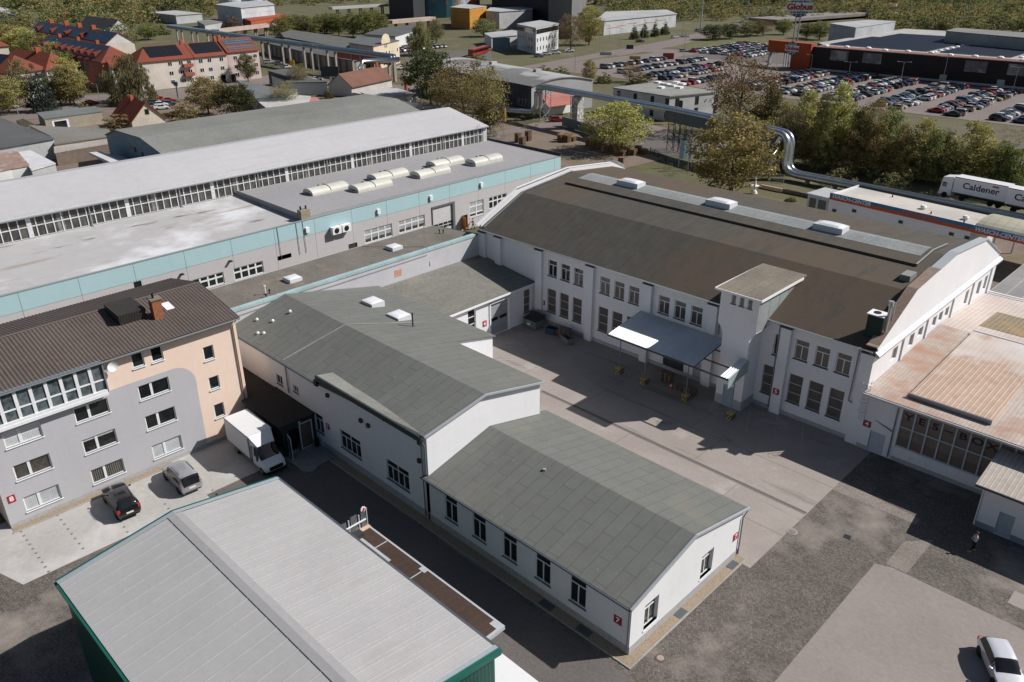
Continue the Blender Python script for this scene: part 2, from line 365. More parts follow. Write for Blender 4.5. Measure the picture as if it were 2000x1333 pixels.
# painted bay lines in the yard, concrete joints
m = MB()
for x in (-23.9, -26.5, -29.3): m.poly([(x-.05,60.3,.012),(x+.05,60.3,.012),(x-2.15,65.1,.012),(x-2.25,65.1,.012)])
for a, b in (((-60.4,55.6),(-57.5,62.6)), ((-60.2,50.3),(-53,58.0)), ((-59.8,56.5),(-52.5,60.2)), ((-56.0,52.0),(-48.5,60.8))):
    d = Vector((b[0]-a[0], b[1]-a[1])).normalized()*.05; m.poly([(a[0]-d.y,a[1]+d.x,.013),(a[0]+d.y,a[1]-d.x,.013),(b[0]+d.y,b[1]-d.x,.013),(b[0]-d.y,b[1]+d.x,.013)])
struct(m, 'yard_markings', LINE)
m = MB()
for x, a, b in ((-25.6,44.2,52.6), (-30.2,53.1,57.5), (-36.8,44.2,52.6), (-43.5,53.1,65.4), (-52.0,44.2,58), (-33.4,57.5,65.4)): m.box(x-.018,a,0,x+.018,b,.010)
for y, a, b in ((57.5,-43.5,-19.7), (49.0,-25.6,-19.7)): m.box(a,y-.018,0,b,y+.018,.0103)
struct(m, 'slab_joints', TRACK)
m = MB()
for (px, py) in ((10,1008),): pass
for a, b, n in (((41,1039),(95,1117),10), ((112,1007),(162,1072),8), ((236,1020),(262,1060),5), ((322,985),(352,1020),5), ((415,958),(455,1000),6)):
    A, B = G(*a), G(*b)
    for i in range(n):
        p = A.lerp(B, i/(n-1)); m.box(p.x-.09, p.y-.09, 0, p.x+.09, p.y+.09, .012)
struct(m, 'bay_marker_setts', PAVSET)
# gravel strips with kerbs round the long low building
sheet([(-55,30.85),(-21.07,30.85),(-21.07,31.6),(-55,31.6)], .03, 'gravel_strip', GRAV)
sheet([(-21.07,30.85),(-20.42,30.85),(-20.42,44.7),(-21.07,44.7)], .03, 'gravel_strip_gable', GRAV)
sheet([(-62.75,8.3),(-62.1,8.3),(-62.1,21.0),(-62.75,21.0)], .03, 'gravel_strip_wall', GRAV)
struct(MB().box(-55,30.7,-.02,-20.27,30.82,.07).box(-20.39,30.83,-.02,-20.27,44.8,.07).box(-62.07,8.2,-.02,-61.97,21.0,.07), 'kerb', KERB)
m = MB()
for x in (-28.2,-24.9): m.box(x,30.88,0,x+1.1,31.45,.05)
for y in (36.4,43.0): m.box(-20.98,y,0,-20.45,y+.95,.05)
struct(m, 'light_shaft_gratings', flat('grating', (.10,.12,.13), .7, .3))
MAN = M('rusty_cover', (.20,.12,.09), .8, .3, var=.2)
for (px, py, r, la) in ((1290,1286,.34,'rusty round manhole cover ringed by cobbles beside the gravel kerb'), (1547,1039,.42,'pale round manhole cover where the concrete yard meets the cobbles'),):
    p = G(px, py); t = thing('manhole_cover', la, 'manhole cover', (p.x,p.y,0)); MB().cyl(p.x,p.y,0,.028,r,24).build('frame_ring', MAN if r < .4 else CONC, t); MB().cyl(p.x,p.y,.01,.036,r*.68,20).build('lid', CONC if r < .4 else COBL, t)
p = G(1655,1049); t = thing('drain_grate', 'dark square drain grate in the cobbles of the yard', 'drain', (p.x,p.y,0)); MB().obox(p.x,p.y,0,.5,.5,.02,.2).build('frame', DKM, t)
m = MB()
for k in range(5): m.obox(p.x-.18+.09*k,p.y,.02,.04,.42,.012,.2)
m.build('grate_bars', BLK, t)
# ================================================================ hall with the curved white gables (number 5)
YS, XL, XR, YN = 65.5, -70.6, -21.1, 98.3
hall = thing('factory_hall', 'big white hall with a brown felt mansard roof and white curved gable', 'hall', (XL, YS, 0))
F = FS(XL, YS); UX = lambda x: x-XL
PIL = [-69.6,-66.8,-60.05,-52.35,-44.6,-36.85,-29.15,-21.62]
holes = []; wl = []
for b0 in (-60.05,-52.35,-44.6,-29.15):
    for k in range(3):
        x = b0+1.22+k*1.97+(-.33 if b0 == -29.15 else 0)
        x = b0+(.87 if b0 == -29.15 else 1.2)+k*1.96
        h = (UX(x), 6.1, UX(x+1.35), 8.08); holes.append(h); wl.append(('u', h, b0, k))
        h2 = (UX(x-.05), 1.55, UX(x+1.3), 4.48)
        if not (b0 == -44.6): holes.append(h2); wl.append(('l', h2, b0, k))
h = (UX(-30.35), 5.75, UX(-29.75)+.35, 7.9); holes.append(h); wl.append(('u1', h, 0, 0))
h = (UX(-31.0), 1.5, UX(-29.85), 4.5); holes.append(h); wl.append(('l', h, 0, 0))
for x, wdt in ((-45.0,.9),(-42.3,2.6),(-38.6,.95)): holes.append((UX(x), .05, UX(x+wdt), 2.15 if wdt < 2 else 2.9))
m = MB(); wallgrid(m, F, XR-XL, 0, 9.3, holes, .2)
FE5 = FE(XR, YS); FW5 = FW(XL, YN)
prof = [(YS,9.3),(YS,9.75),(72.3,12.95),(82.0,13.85),(91.5,12.95),(YN,9.75),(YN,9.3)]
gh = []
for (a, b, c, e) in ((69.5,6.75,70.75,8.0),(73.45,6.7,74.65,8.0),(75.6,7.0,76.85,7.95),(79.35,6.85,80.4,7.9),(81.05,6.85,82.1,7.85),(82.85,6.8,83.85,7.8),(88.7,6.3,89.7,7.9),(92.6,6.2,93.8,7.8),(94.9,6.2,95.9,7.8)):
    gh.append((a-YS, b, c-YS, e))
wallgrid(m, FE5, YN-YS, 0, 8.9, gh, .3)
m.poly([(XR,YS,8.9)]+[(XR,y,z) for y, z in prof[1:-1]]+[(XR,YN,8.9)])
wallgrid(m, FW5, YN-YS, 0, 9.3); m.poly([(XL,y,z) for y, z in prof]); wallgrid(m, FN(XR, YN), XR-XL, 0, 9.3)
for x in (XR-.55, XL+.55): m.poly([(x,y,z) for y, z in prof])
m.build('wall', WHITE, hall)
m = MB()
for kind, h, b0, k in wl:
    g = GL if (b0 == -60.05) else (GLB if b0 == -29.15 else GLM)
    if kind == 'u': window(F, h, hall, 'T', WFRAME, g, DARKB, .18)
    elif kind == 'u1': window(F, h, hall, 'T' if 0 else '1', WFRAME, GL, DARKB, .18)
    else: window(F, h, hall, 'r3', GFRAME, GLB, DARKB, .18, fr=.06, bar=.07)
m = MB().poly([(XL+h_[0], YS+.17, h_[1]) for h_ in ()]) if 0 else None
for x, wdt in ((-45.0,.9),(-42.3,2.6),(-38.6,.95)):
    MB().fbox(F, UX(x), UX(x+wdt), .05, 2.15 if wdt < 2 else 2.9, -.16, -.10).build('door', DOORG if wdt < 2 else DKM, hall)
for h in gh:
    w = MB().fbox(FE5, h[0], h[2], h[1], h[3], -.28, -.2).build('window', GFRAME, hall)
    MB().poly([(XR-.19, YS+h[0]+.07, h[1]+.07),(XR-.19, YS+h[2]-.07, h[1]+.07),(XR-.19, YS+h[2]-.07, h[3]-.07),(XR-.19, YS+h[0]+.07, h[3]-.07)]).build('pane', M('blocked_window', (.30,.28,.26), .7), w)
m = MB(); md = MB()
for x in PIL:
    w_ = .5 if x not in (-69.6,-21.62) else .52
    p = MB().box(x-w_, YS-.42, 0, x+w_, YS, 8.95).build('pilaster', WHITE, hall)
    MB().hexa([(x-.6,YS-.55,8.95),(x+.6,YS-.55,8.95),(x+.6,YS+.02,8.95),(x-.6,YS+.02,8.95),(x-.6,YS-.55,9.0),(x+.6,YS-.55,9.0),(x+.6,YS+.02,9.36),(x-.6,YS+.02,9.36)]).build('cap', DARKB, p)
# slim lesenes on the gable
for y in (71.7,77.6,84.6,90.7,96.6): MB().box(XR, y, 5, XR+.14, y+.45, 8.7).build('gable_pier', WHITE, hall)
MB().box(XL-.02, YS-.05, 0, XR+.03, YS, .42).build('plinth', PLINTH, hall)
# roof
rp = [(YS-.35,9.32),(72.6,12.5),(82.0,13.42),(91.3,12.5),(YN+.3,9.32)]
m = MB(); x0, x1 = XL+.5, XR-.5
for (a, za), (b, zb) in zip(rp, rp[1:]): m.slab([(x0,a,za),(x1,a,za),(x1,b,zb),(x0,b,zb)], .2)
roof = m.build('roof', FELTH, hall)
m = MB().hexa([(-67.2,77.9,12.9),(-23.2,77.9,12.9),(-23.2,86.1,12.9),(-67.2,86.1,12.9),(-67.2,77.9,13.25),(-23.2,77.9,13.25),(-23.2,86.1,13.25),(-67.2,86.1,13.25)])
m.v[-4:] = [(-67.2,77.9,13.28),(-23.2,77.9,13.28),(-23.2,86.1,13.28),(-67.2,86.1,13.28)]
rs = MB(); rs.slab([(-67.2,77.9,13.25),(-23.2,77.9,13.25),(-23.2,82.0,13.66),(-67.2,82.0,13.66)], .3); rs.slab([(-67.2,82.0,13.66),(-23.2,82.0,13.66),(-23.2,86.1,13.25),(-67.2,86.1,13.25)], .3)
rs.build('ridge_platform', FELTH, hall)
MB().slab([(-66.8,79.9,13.47),(-23.7,79.9,13.47),(-23.7,82.0,13.68),(-66.8,82.0,13.68)], .02).slab([(-66.8,82.0,13.68),(-23.7,82.0,13.68),(-23.7,82.9,13.59),(-66.8,82.9,13.59)], .02).build('pale_roof_strip', FELTL, hall)
MB().slab([(-23.32,77.9,13.30),(-23.2,77.9,13.30),(-23.2,82,13.70),(-23.32,82,13.70)], .03).slab([(-23.32,82,13.70),(-23.2,82,13.70),(-23.2,86.1,13.30),(-23.32,86.1,13.30)], .03).build('edge_trim', COPING, hall)
MB().slab([(XL+.95,YS,9.62),(XL+1.1,YS,9.62),(XL+1.1,72.6,12.72),(XL+.95,72.6,12.72)], .1).slab([(XL+.95,72.6,12.72),(XL+1.1,72.6,12.72),(XL+1.1,82,13.62),(XL+.95,82,13.62)], .1).build('roof_kerb', FELTL, hall)
# gutter
gt = MB().box(XL+.4, YS-.47, 9.17, XR-.2, YS-.37, 9.30).build('gutter', GALV, hall)
# gable copings: brown top near the front corner, zinc further up
def coping(x0, x1, pf, up=.06):
    mm = MB()
    for (a, za), (b, zb) in zip(pf, pf[1:]): mm.slab([(x0,a,za+up),(x1,a,za+up),(x1,b,zb+up),(x0,b,zb+up)], .12)
    return mm
pr = prof[1:-1]
coping(XR-.85, XR+.08, [(YS-.5,9.75),pr[0],pr[1],(77.5,13.43)]).build('coping', COPBR, hall)
coping(XR-.75, XR+.12, [(77.5,13.43),pr[2],pr[3],pr[4]]).build('coping', COPING, hall)
coping(XL-.06, XL+.16, [(YS-.45,9.75)]+pr[1:]+[]).build('coping', COPW, hall)
MB().box(XR, YS-.42, 8.82, XR+.42, YN+.3, 9.02).hexa([(XR,YS-.42,9.02),(XR+.42,YS-.42,9.02),(XR+.42,YN+.3,9.02),(XR,YN+.3,9.02),(XR,YS-.42,9.28),(XR+.05,YS-.42,9.28),(XR+.05,YN+.3,9.28),(XR,YN+.3,9.28)]).build('cornice', COPING, hall)
def skylight(root, x, y, z, lx, ly, h, dome=.22, nm='skylight'):
    k = MB().box(x-lx/2, y-ly/2, z-.3, x+lx/2, y+ly/2, z+h).build(nm, flat('curb', (.62,.64,.67), .5) if 'curb' not in bpy.data.materials else bpy.data.materials['curb'], root)
    d = MB(); n = 6; a = lx/2*.97; b = ly/2*.97
    P = lambda i, j: (x-a+2*a*i/n, y-b+2*b*j/n, z+h+dome*(1-(2*i/n-1)**4)*(1-(2*j/n-1)**4)+.02)
    for i in range(n):
        for j in range(n): d.poly([P(i,j),P(i+1,j),P(i+1,j+1),P(i,j+1)])
    d.build('dome', DOME, k, True)
for x in (-59.4,-46.5,-33.4): skylight(hall, x, 81.4, 13.5, 3.2, 1.7, .62, .2)
kk = MB().box(-23.35,74.3,12.4,-22.45,75.9,13.22).build('roof_hatch', flat('hatch_grey', (.24,.25,.24), .7), hall)
# green chimney box with twin steel flue
cb = MB().box(-22.75,66.4,9.3,-21.5,67.5,11.95).build('chimney', M('chimney_green', (.012,.045,.035), .6, lines=[('X', .1, .2, .6, 0), ('Y', .1, .2, .6, 0)]), hall)
MB().box(-22.85,66.3,11.95,-21.4,67.6,12.03).build('cover_slab', COPW, cb)
MB().cyl(-22.2,67.0,12.03,12.07,.32,16).build('flue_opening', BLK, cb)
MB().tube([(-21.25,66.9,10.6),(-21.25,66.9,12.9)], .13, 12).tube([(-21.25,66.9,12.95),(-21.25,66.9,13.4)], .24, 12).tube([(-21.05,67.3,11.5),(-21.05,67.3,13.2)], .08, 8).build('steel_flue', GALV, hall)
# stair tower
tw = MB(); TX0, TX1, TY = -35.05, -31.05, 63.15
FT = FS(TX0, TY)
th = [(1.1+.84*k, 10.62, 1.6+.84*k, 11.55) for k in range(3)]
wallgrid(tw, FT, 4.0, 8.4, 11.8, th, .14); wallgrid(tw, FE(TX1, TY), 8.6, 8.4, 11.8); wallgrid(tw, FW(TX0, TY+8.6), 8.6, 8.4, 11.8)
tw.poly([(TX0,TY,8.4),(TX1,TY,8.4),(TX1,65.5,8.4),(TX0,65.5,8.4)])
LX0, LX1 = -34.42, -31.62
wallgrid(tw, FS(LX0, TY), LX1-LX0, 0, 8.4, [(.75,.02,1.95,2.25)], .2); wallgrid(tw, FE(LX1, TY), 2.35, 0, 8.4); wallgrid(tw, FW(LX0, YS), 2.35, 0, 8.4)
for xa, xb in ((TX0,LX0),(TX1,LX1)):   # curved corbels
    pts = [(xa,8.4)]+[(xb+(xa-xb)*(1-math.sin(a*math.pi/12)), 8.4-.9*math.sin(a*math.pi/12)**.6*(1-math.cos(a*math.pi/12)+.0)) for a in range(1,7)]+[(xb,8.4)]
    tw.prism([(0,0)]*0, 0, 0) if 0 else None
    i = [(xa,8.4),((xa*.45+xb*.55),8.05),(xb,7.5),(xb,8.4)]
    tw.poly([(p,TY,q) for p, q in i]); tw.poly([(i[0][0],TY,i[0][1]),(i[1][0],TY,i[1][1]),(i[1][0],65.5,i[1][1]),(i[0][0],65.5,i[0][1])]); tw.poly([(i[1][0],TY,i[1][1]),(i[2][0],TY,i[2][1]),(i[2][0],65.5,i[2][1]),(i[1][0],65.5,i[1][1])])
tower = tw.build('stair_tower', WHITE, hall)
for h in th: window(FT, h, hall, '1', WFRAME, GLM, BLUEG, .12, fr=.06)
MB().fbox(FS(LX0, TY), .76, 1.94, .02, 2.24, -.17, -.11).build('door', DOORG, tower)
MB().box(LX0-.03,TY-.03,0,LX0+.7,TY,1.0).build('plinth', PLINTH, tower); MB().box(LX0+2.0,TY-.03,0,LX1+.03,TY,1.0).box(LX1,TY-.0,0,LX1+.03,65.4,1.0).build('plinth', PLINTH, tower)
m = MB()
for y in (63.2,65.0,66.8,68.6): m.box(TX1+.0,y+.03,9.0 if y > 64 else 8.5,TX1+.025,y+1.74,11.7)
m.build('cladding_panel', METP, tower)
MB().slab([(TX0-.35,TY-.45,11.9),(TX1+.3,TY-.45,11.9),(TX1+.3,71.3,12.02),(TX0-.35,71.3,12.02)], .14).build('roof', M('tower_felt', (.23,.205,.165), .95, var=.12, vs=.8, brick=('xy', 1.0, 3.0, .03, .7, .12)), tower)
MB().box(TX1+.3,TY-.5,11.72,TX1+.38,70.6,11.95).box(TX0-.43,TY-.5,11.72,TX0-.35,70.6,11.95).box(TX0-.43,TY-.53,11.74,TX1+.38,TY-.45,11.93).build('edge_trim', COPW, tower)
# downpipes
for x in (-60.75,-36.1,-29.9): MB().tube([(x,YS-.12,9.1),(x,YS-.12,5.95 if x < -36 and x > -40 else 4.9 if x < -60 else .2)], .055, 6).build('downpipe', ZINC, hall)
MB().tube([(-22.5,YS-.12,9.0),(-22.6,YS-.12,3.9),(-18.35,64.85,2.75)], .055, 6).build('downpipe', ZINC, hall)
# house numbers
def number(root, F, u, z, s, size=.62, w=None, label=None):
    w = w or size
    sgn = MB().fbox(F, u-w/2, u+w/2, z-size/2, z+size/2, .005, .035).build('number_sign', RED, root)
    sgn['label'] = label or 'red square sign with a white %s' % s
    text(s, F, u, z, size*.62, SIGNW, sgn, 'digit', .04, 1.15, .012)
number(hall, FS(0,YS-.42), -29.2, 2.35, '5'); number(hall, FS(0,YS), -59.55, 2.45, '5')
MB().tube([(-22.6,64.9,0),(-22.6,64.9,1.0)],.03,6) if 0 else None

# ---------------------------------------------------------------- loading canopy in front of the hall
can = thing('loading_canopy', 'corrugated lean-to canopy on four thin posts against the white hall', 'canopy', (-45,60,0))
def czz(y): return 5.0+(y-59.62)*.16
def corr(x0, x1, y0, y1, mat, name='roof_sheet', per=.25, amp=.035, zf=czz, root=can):
    mb = MB(); n = int(round((x1-x0)/(per/4)))
    for i in range(n):
        a, b = x0+(x1-x0)*i/n, x0+(x1-x0)*(i+1)/n
        za, zb = amp*math.sin(2*math.pi*a/per), amp*math.sin(2*math.pi*b/per)
        mb.poly([(a,y0,zf(y0)+za),(b,y0,zf(y0)+zb),(b,y1,zf(y1)+zb),(a,y1,zf(y1)+za)])
        mb.poly([(a,y0,zf(y0)+za-.012),(b,y0,zf(y0)+zb-.012),(b,y1,zf(y1)+zb-.012),(a,y1,zf(y1)+za-.012)])
    return mb.build(name, mat, root)
CSH = M('canopy_sheet', (.58,.62,.65), .42, .15, var=.03, lines=[('X', .25, .3, .80, 0), ('X', 1.0, .04, .7, 0)], spec=.5, patches=[((.42,.45,.47), .8, .62, .8, (1,.15,1))])  # narrow dark stripes paint the shade of the corrugations into the colour
corr(-45.28, -34.98, 59.62, 65.06, CSH); corr(-32.25, -31.38, 59.62, 63.1, CSH)
corr(-34.98, -34.45, 64.1, 65.06, CSH)
m = MB().box(-45.28,59.55,4.80,-31.38,59.62,4.97)
for x in (-45.1,-41.6,-36.6,-35.1): m.hexa([(x-.05,59.62,4.78),(x+.05,59.62,4.78),(x+.05,65.06,5.66),(x-.05,65.06,5.66),(x-.05,59.62,4.92),(x+.05,59.62,4.92),(x+.05,65.06,5.80),(x-.05,65.06,5.80)])
for x in (-32.2,-31.45): m.hexa([(x-.05,59.62,4.78),(x+.05,59.62,4.78),(x+.05,63.1,5.34),(x-.05,63.1,5.34),(x-.05,59.62,4.92),(x+.05,59.62,4.92),(x+.05,63.1,5.48),(x-.05,63.1,5.48)])
for y in (61.35,63.2): m.box(-45.2,y-.04,czz(y)-.2,-31.45,y+.04,czz(y)-.08)
m.build('frame', DKM, can)
sd_m = flat('side_sheet_green', (.33,.42,.41), .5, .2)
MB().poly([(-31.35,59.6,5.02),(-31.35,63.1,5.58),(-31.35,63.1,4.42),(-31.35,59.6,3.95)]).poly([(-31.33,59.6,5.02),(-31.33,63.1,5.58),(-31.33,63.1,4.42),(-31.33,59.6,3.95)]).build('side_sheet', sd_m, can)
POSTC = flat('post_green', (.16,.22,.21), .6)
HAZ = M('hazard_stripes', (.50,.36,.17), .8, var=.1)
HAZK = flat('hazard_black', (.015,.015,.015), .8)
for k, x in enumerate((-44.85,-41.6,-36.6,-31.6)):
    MB().tube([(x,61.35,.6),(x,61.35,5.1)], .055, 8).build('post', POSTC, can)
    hb = MB().hexa([(x-.36,60.99,0),(x+.36,60.99,0),(x+.36,61.71,0),(x-.36,61.71,0),(x-.33,61.02,.66),(x+.33,61.02,.66),(x+.33,61.68,.66),(x-.33,61.68,.66)]).build('crash_block', HAZ, can)
    st = MB()
    for fr_, sg in ((FS(x-.36,60.985),1),(FE(x+.365,60.99),-1)):
        for q in range(-1, 3):
            a = q*.32-.08
            P = lambda u, z: fr_[0]+fr_[1]*u+fr_[2]*.012+Vector((0,0,z))
            def cl(u, z): return P(min(max(u,.03),.69), z)
            u0 = a; u1 = a+.16; dz = .36
            A, B = (u0, u1), (u0+dz, u1+dz)
            if sg < 0: A, B = (.72-u0, .72-u1), (.72-u0-dz, .72-u1-dz)
            if min(A+B) > .75 or max(A+B) < -.03: continue
            st.poly([cl(A[0],.05), cl(A[1],.05), cl(B[1],.6), cl(B[0],.6)])
    st.build('stripes', HAZK, hb)
# things under the canopy
def pallet_mb(mb, x, y, z, a=0, lx=1.2, ly=.8):
    c, s = math.cos(a), math.sin(a)
    def b(cx, cy, z0, w, d, h): mb.obox(x+cx*c-cy*s, y+cx*s+cy*c, z0, w, d, h, a)
    for q in (-.33,0,.33): b(0, q, z+.0, lx, .1, .022)
    for q in (-.33,0,.33):
        for p in (-.53,0,.53): b(p*lx/1.2, q, z+.022, .13, .1, .078)
    for p in (-.34,-.17,0,.17,.34): b(0, p, z+.122, lx, .12, .022)
    for p in (-.53,0,.53): b(p*lx/1.2, 0, z+.1, .12, ly, .022)
pr_ = []
for (x, y, k, la) in ((-40.2,63.3,7,'brown pallet stack under the canopy, left of the traffic cone'), (-38.1,62.9,3,'low brown pallet stack under the canopy, right of the traffic cone'), (-36.9,62.7,5,'brown pallet stack under the canopy nearest the third post')):
    m = MB(); t = thing('pallet_stack', la, 'pallets', (x,y,0), None)
    for q in range(k):
        m = MB(); pallet_mb(m, x, y, q*.15, .1*math.sin(q*3+x)); m.build('pallet', WOODW, t)
t = thing('traffic_cone', 'small red and white traffic cone beside pallets under the canopy', 'cone', (-39.0,62.3,0))
MB().box(-39.18,62.12,0,-38.82,62.48,.04).cyl(-39,62.3,.04,.3,.14,12,.09).build('cone_base', flat('cone_red', (.5,.06,.03), .6), t); MB().cyl(-39,62.3,.3,.45,.09,12,.06).build('white_band', SIGNW, t); MB().cyl(-39,62.3,.45,.62,.06,12,.02).build('tip', flat('cone_red2', (.5,.06,.03), .6), t)
# ================================================================ long low white building (number 7), low part
SY = 31.6
low = thing('workshop_low_wing', 'low white gabled workshop with grey felt roof and red number seven signs', 'building', (-21.07, SY, 0))
F = FS(-40.6, SY); U7 = lambda x: x+40.6
hs = [(U7(x), 1.3, U7(x)+1.42, 3.66) for x in (-38.48,-35.42,-32.3,-29.15,-26.05)]
m = MB(); wallgrid(m, F, 40.6-21.07, 0, 4.08, hs, .16)
FG = FE(-21.07, SY); gh = [(1.45,1.0,2.95,3.05),(7.95,.95,9.45,2.95)]
wallgrid(m, FG, 13.1, 0, 4.08, gh, .3); m.poly([(-21.07,SY,4.08),(-21.07,44.7,4.08),(-21.07,38.1,5.62)])
wallgrid(m, FN(-21.07, 44.7), 19.5, 0, 4.08)
m.build('wall', WHITE, low)
for h in hs: window(F, h, low, 'T', WFRAME, GL, BLUEG, .12)
for h in gh: window(FG, h, low, 'T', WFRAME, GLM, WFRAME, .26)
MB().slab([(-40.6,31.25,4.12),(-20.95,31.25,4.12),(-20.95,38.1,5.78),(-40.6,38.1,5.78)], .14).slab([(-40.6,38.1,5.78),(-20.95,38.1,5.78),(-20.95,45.15,4.1),(-40.6,45.15,4.1)], .14).build('roof', FELT, low)
MB().slab([(-20.95,31.2,4.16),(-20.8,31.2,4.16),(-20.8,38.1,5.82),(-20.95,38.1,5.82)], .16).slab([(-20.95,38.1,5.82),(-20.8,38.1,5.82),(-20.8,45.2,4.14),(-20.95,45.2,4.14)], .16).build('verge_trim', COPING, low)
MB().box(-40.7,31.13,3.98,-20.9,31.25,4.1).build('gutter', DARKB, low)
MB().tube([(-21.15,31.15,4.0),(-21.15,31.48,3.7),(-21.15,31.48,.2)], .055, 8).build('downpipe', ZINC, low)
MB().tube([(-20.9,45.2,4.0),(-20.98,44.6,3.5),(-20.98,44.6,.2)], .055, 8).build('downpipe', ZINC, low)
MB().box(-40.5,SY-.025,0,-21.05,SY,.62).box(-21.07,SY-.025,0,-21.045,44.7,.62).build('plinth', PLINTH, low)
number(low, FS(0,SY), -22.05, 2.25, '7', .62); number(low, FE(-21.07,0), 44.0, 2.1, '7', .6)
for (x, y) in ((-33.2,36.9),(-31.6,37.6)): MB().cyl(x,y,5.3,5.62,.13,10).build('roof_patch', M('lichen_patch', (.42,.38,.28), .9) if 'lichen_patch' not in bpy.data.materials else bpy.data.materials['lichen_patch'], low)
# ---------------------------------------------------------------- higher part with the lean-to
mid = thing('workshop_main_wing', 'taller white workshop with broad grey felt roof beside the glazed entrance', 'building', (-40.25, SY, 0))
F = FS(-70.1, SY); UM = lambda x: x+70.1
hs = [(UM(-52.1),1.45,UM(-49.15),3.27),(UM(-45.65),1.38,UM(-42.75),3.3),(UM(-56.05),1.45,UM(-54.7),3.35),(UM(-62.05),3.97,UM(-61.0),4.95),(UM(-59.15),4.2,UM(-58.3),4.9)]
m = MB(); wallgrid(m, F, 70.1-40.25, 0, 6.9, hs, .16)
m.poly([(-70.1,SY,6.9),(-54.3,SY,6.9),(-54.3,SY,6.98),(-70.1,SY,7.08)]); m.poly([(-54.3,SY,6.9),(-40.25,SY,6.9),(-40.25,SY,7.72),(-54.3,SY,7.72)])
ge = [(-40.25,SY,0),(-40.25,SY,7.85),(-40.25,37.5,8.88),(-40.25,44.0,7.36),(-40.25,44.0,0)]
m.poly(ge); wallgrid(m, FN(-40.25, 44.0), 11.1, 0, 7.36)
m.poly([(-51.35,44.0,0),(-51.35,49.2,0),(-51.35,49.2,6.15),(-51.35,44.0,7.36)]); wallgrid(m, FN(-51.35, 49.2), 18.75, 0, 6.15)
hl = [(54.65-49.2,1.6,55.85-49.2,4.25),(58.1-49.2,.03,61.05-49.2,4.05),(63.6-49.2,1.2,64.75-49.2,4.12)]
FL = FE(-60.9, 49.2); wallgrid(m, FL, 16.3, 0, 4.6, hl, .25)
m.build('wall', WHITE, mid)
for i, h in enumerate(hs): window(F, h, mid, 'T4' if i < 2 else 'T' if i == 2 else '2e', WFRAME, GL, BLUEG, .14, bar=.07)
window(FL, hl[0], mid, 'r3', WFRAME, GL, None, .2); window(FL, hl[2], mid, 'r3', GFRAME, GLB, BLUEG, .2)
gd = MB()
for k in range(5): gd.fbox(FL, hl[1][0]+.05, hl[1][2]-.05, .05+k*.8, .82+k*.8, -.24, -.16)
gate = gd.build('roller_gate', flat('gate_grey', (.30,.32,.34), .5), mid)
MB().fbox(FL, hl[1][0]+.15, hl[1][0]+1.3, 1.75, 2.15, -.165, -.15).fbox(FL, hl[1][0]+1.6, hl[1][2]-.15, 1.75, 2.15, -.165, -.15).build('gate_window', GL, gate)
MB().fbox(FL, hl[1][0]-.18, hl[1][0], 0, 4.2, 0, .1).fbox(FL, hl[1][2], hl[1][2]+.18, 0, 4.2, 0, .1).fbox(FL, hl[1][0]-.18, hl[1][2]+.18, 4.05, 4.2, 0, .12).build('gate_frame', WFRAME, mid)
zs = lambda x: 7.0 if x < -54.3 else 7.0+.95*(x+54.3)/14.1
rf = MB()
# south slope in strips, ridge from (−40,37.5,9.0) to the wall of the long wing
rx = [-70.05,-66,-62,-58,-54.3,-50.8,-47.3,-43.8,-40.05]
rz = lambda x: (37.5, 9.0) if x > -66 else (37.9, 8.75)
for a, b in zip(rx, rx[1:]):
    (ya, za), (yb, zb) = rz(a), rz(b)
    rf.slab([(a,31.22,zs(a)),(b,31.22,zs(b)),(b,yb,zb),(a,ya,za)], .13)
    ea, eb = ((49.5, 6.28) if a < -51.2 else (44.3, 7.44)), ((49.5, 6.28) if b <= -51.2 else (44.3, 7.44))
    if a < -51.2 < b:
        rf.slab([(a,ya,za),(-51.2,37.5,9.0),(-51.2,49.5,6.28),(a,49.5,6.28)], .13); rf.slab([(-51.2,37.5,9.0),(b,yb,zb),(b,44.3,7.44),(-51.2,44.3,7.44)], .13)
    else: rf.slab([(a,ya,za),(b,yb,zb),(b,eb[0],eb[1]),(a,ea[0],ea[1])], .13)
roof7 = rf.build('roof', FELT, mid)
MB().slab([(-70.05,49.4,5.98),(-60.55,49.4,4.78),(-60.55,65.45,4.78),(-70.05,65.45,5.9)], .13).build('lean_to_roof', M('roofing_felt_lean', (.215,.215,.19), .93, var=.13, vs=.5, brick=('yx', 4.2, 1.0, .02, .68, .1), big=.08, patches=[((.25,.225,.19), .2, .55, .8)]), mid)
MB().box(-60.55,49.6,4.62,-60.43,65.4,4.82).build('eave_board', COPW, mid)
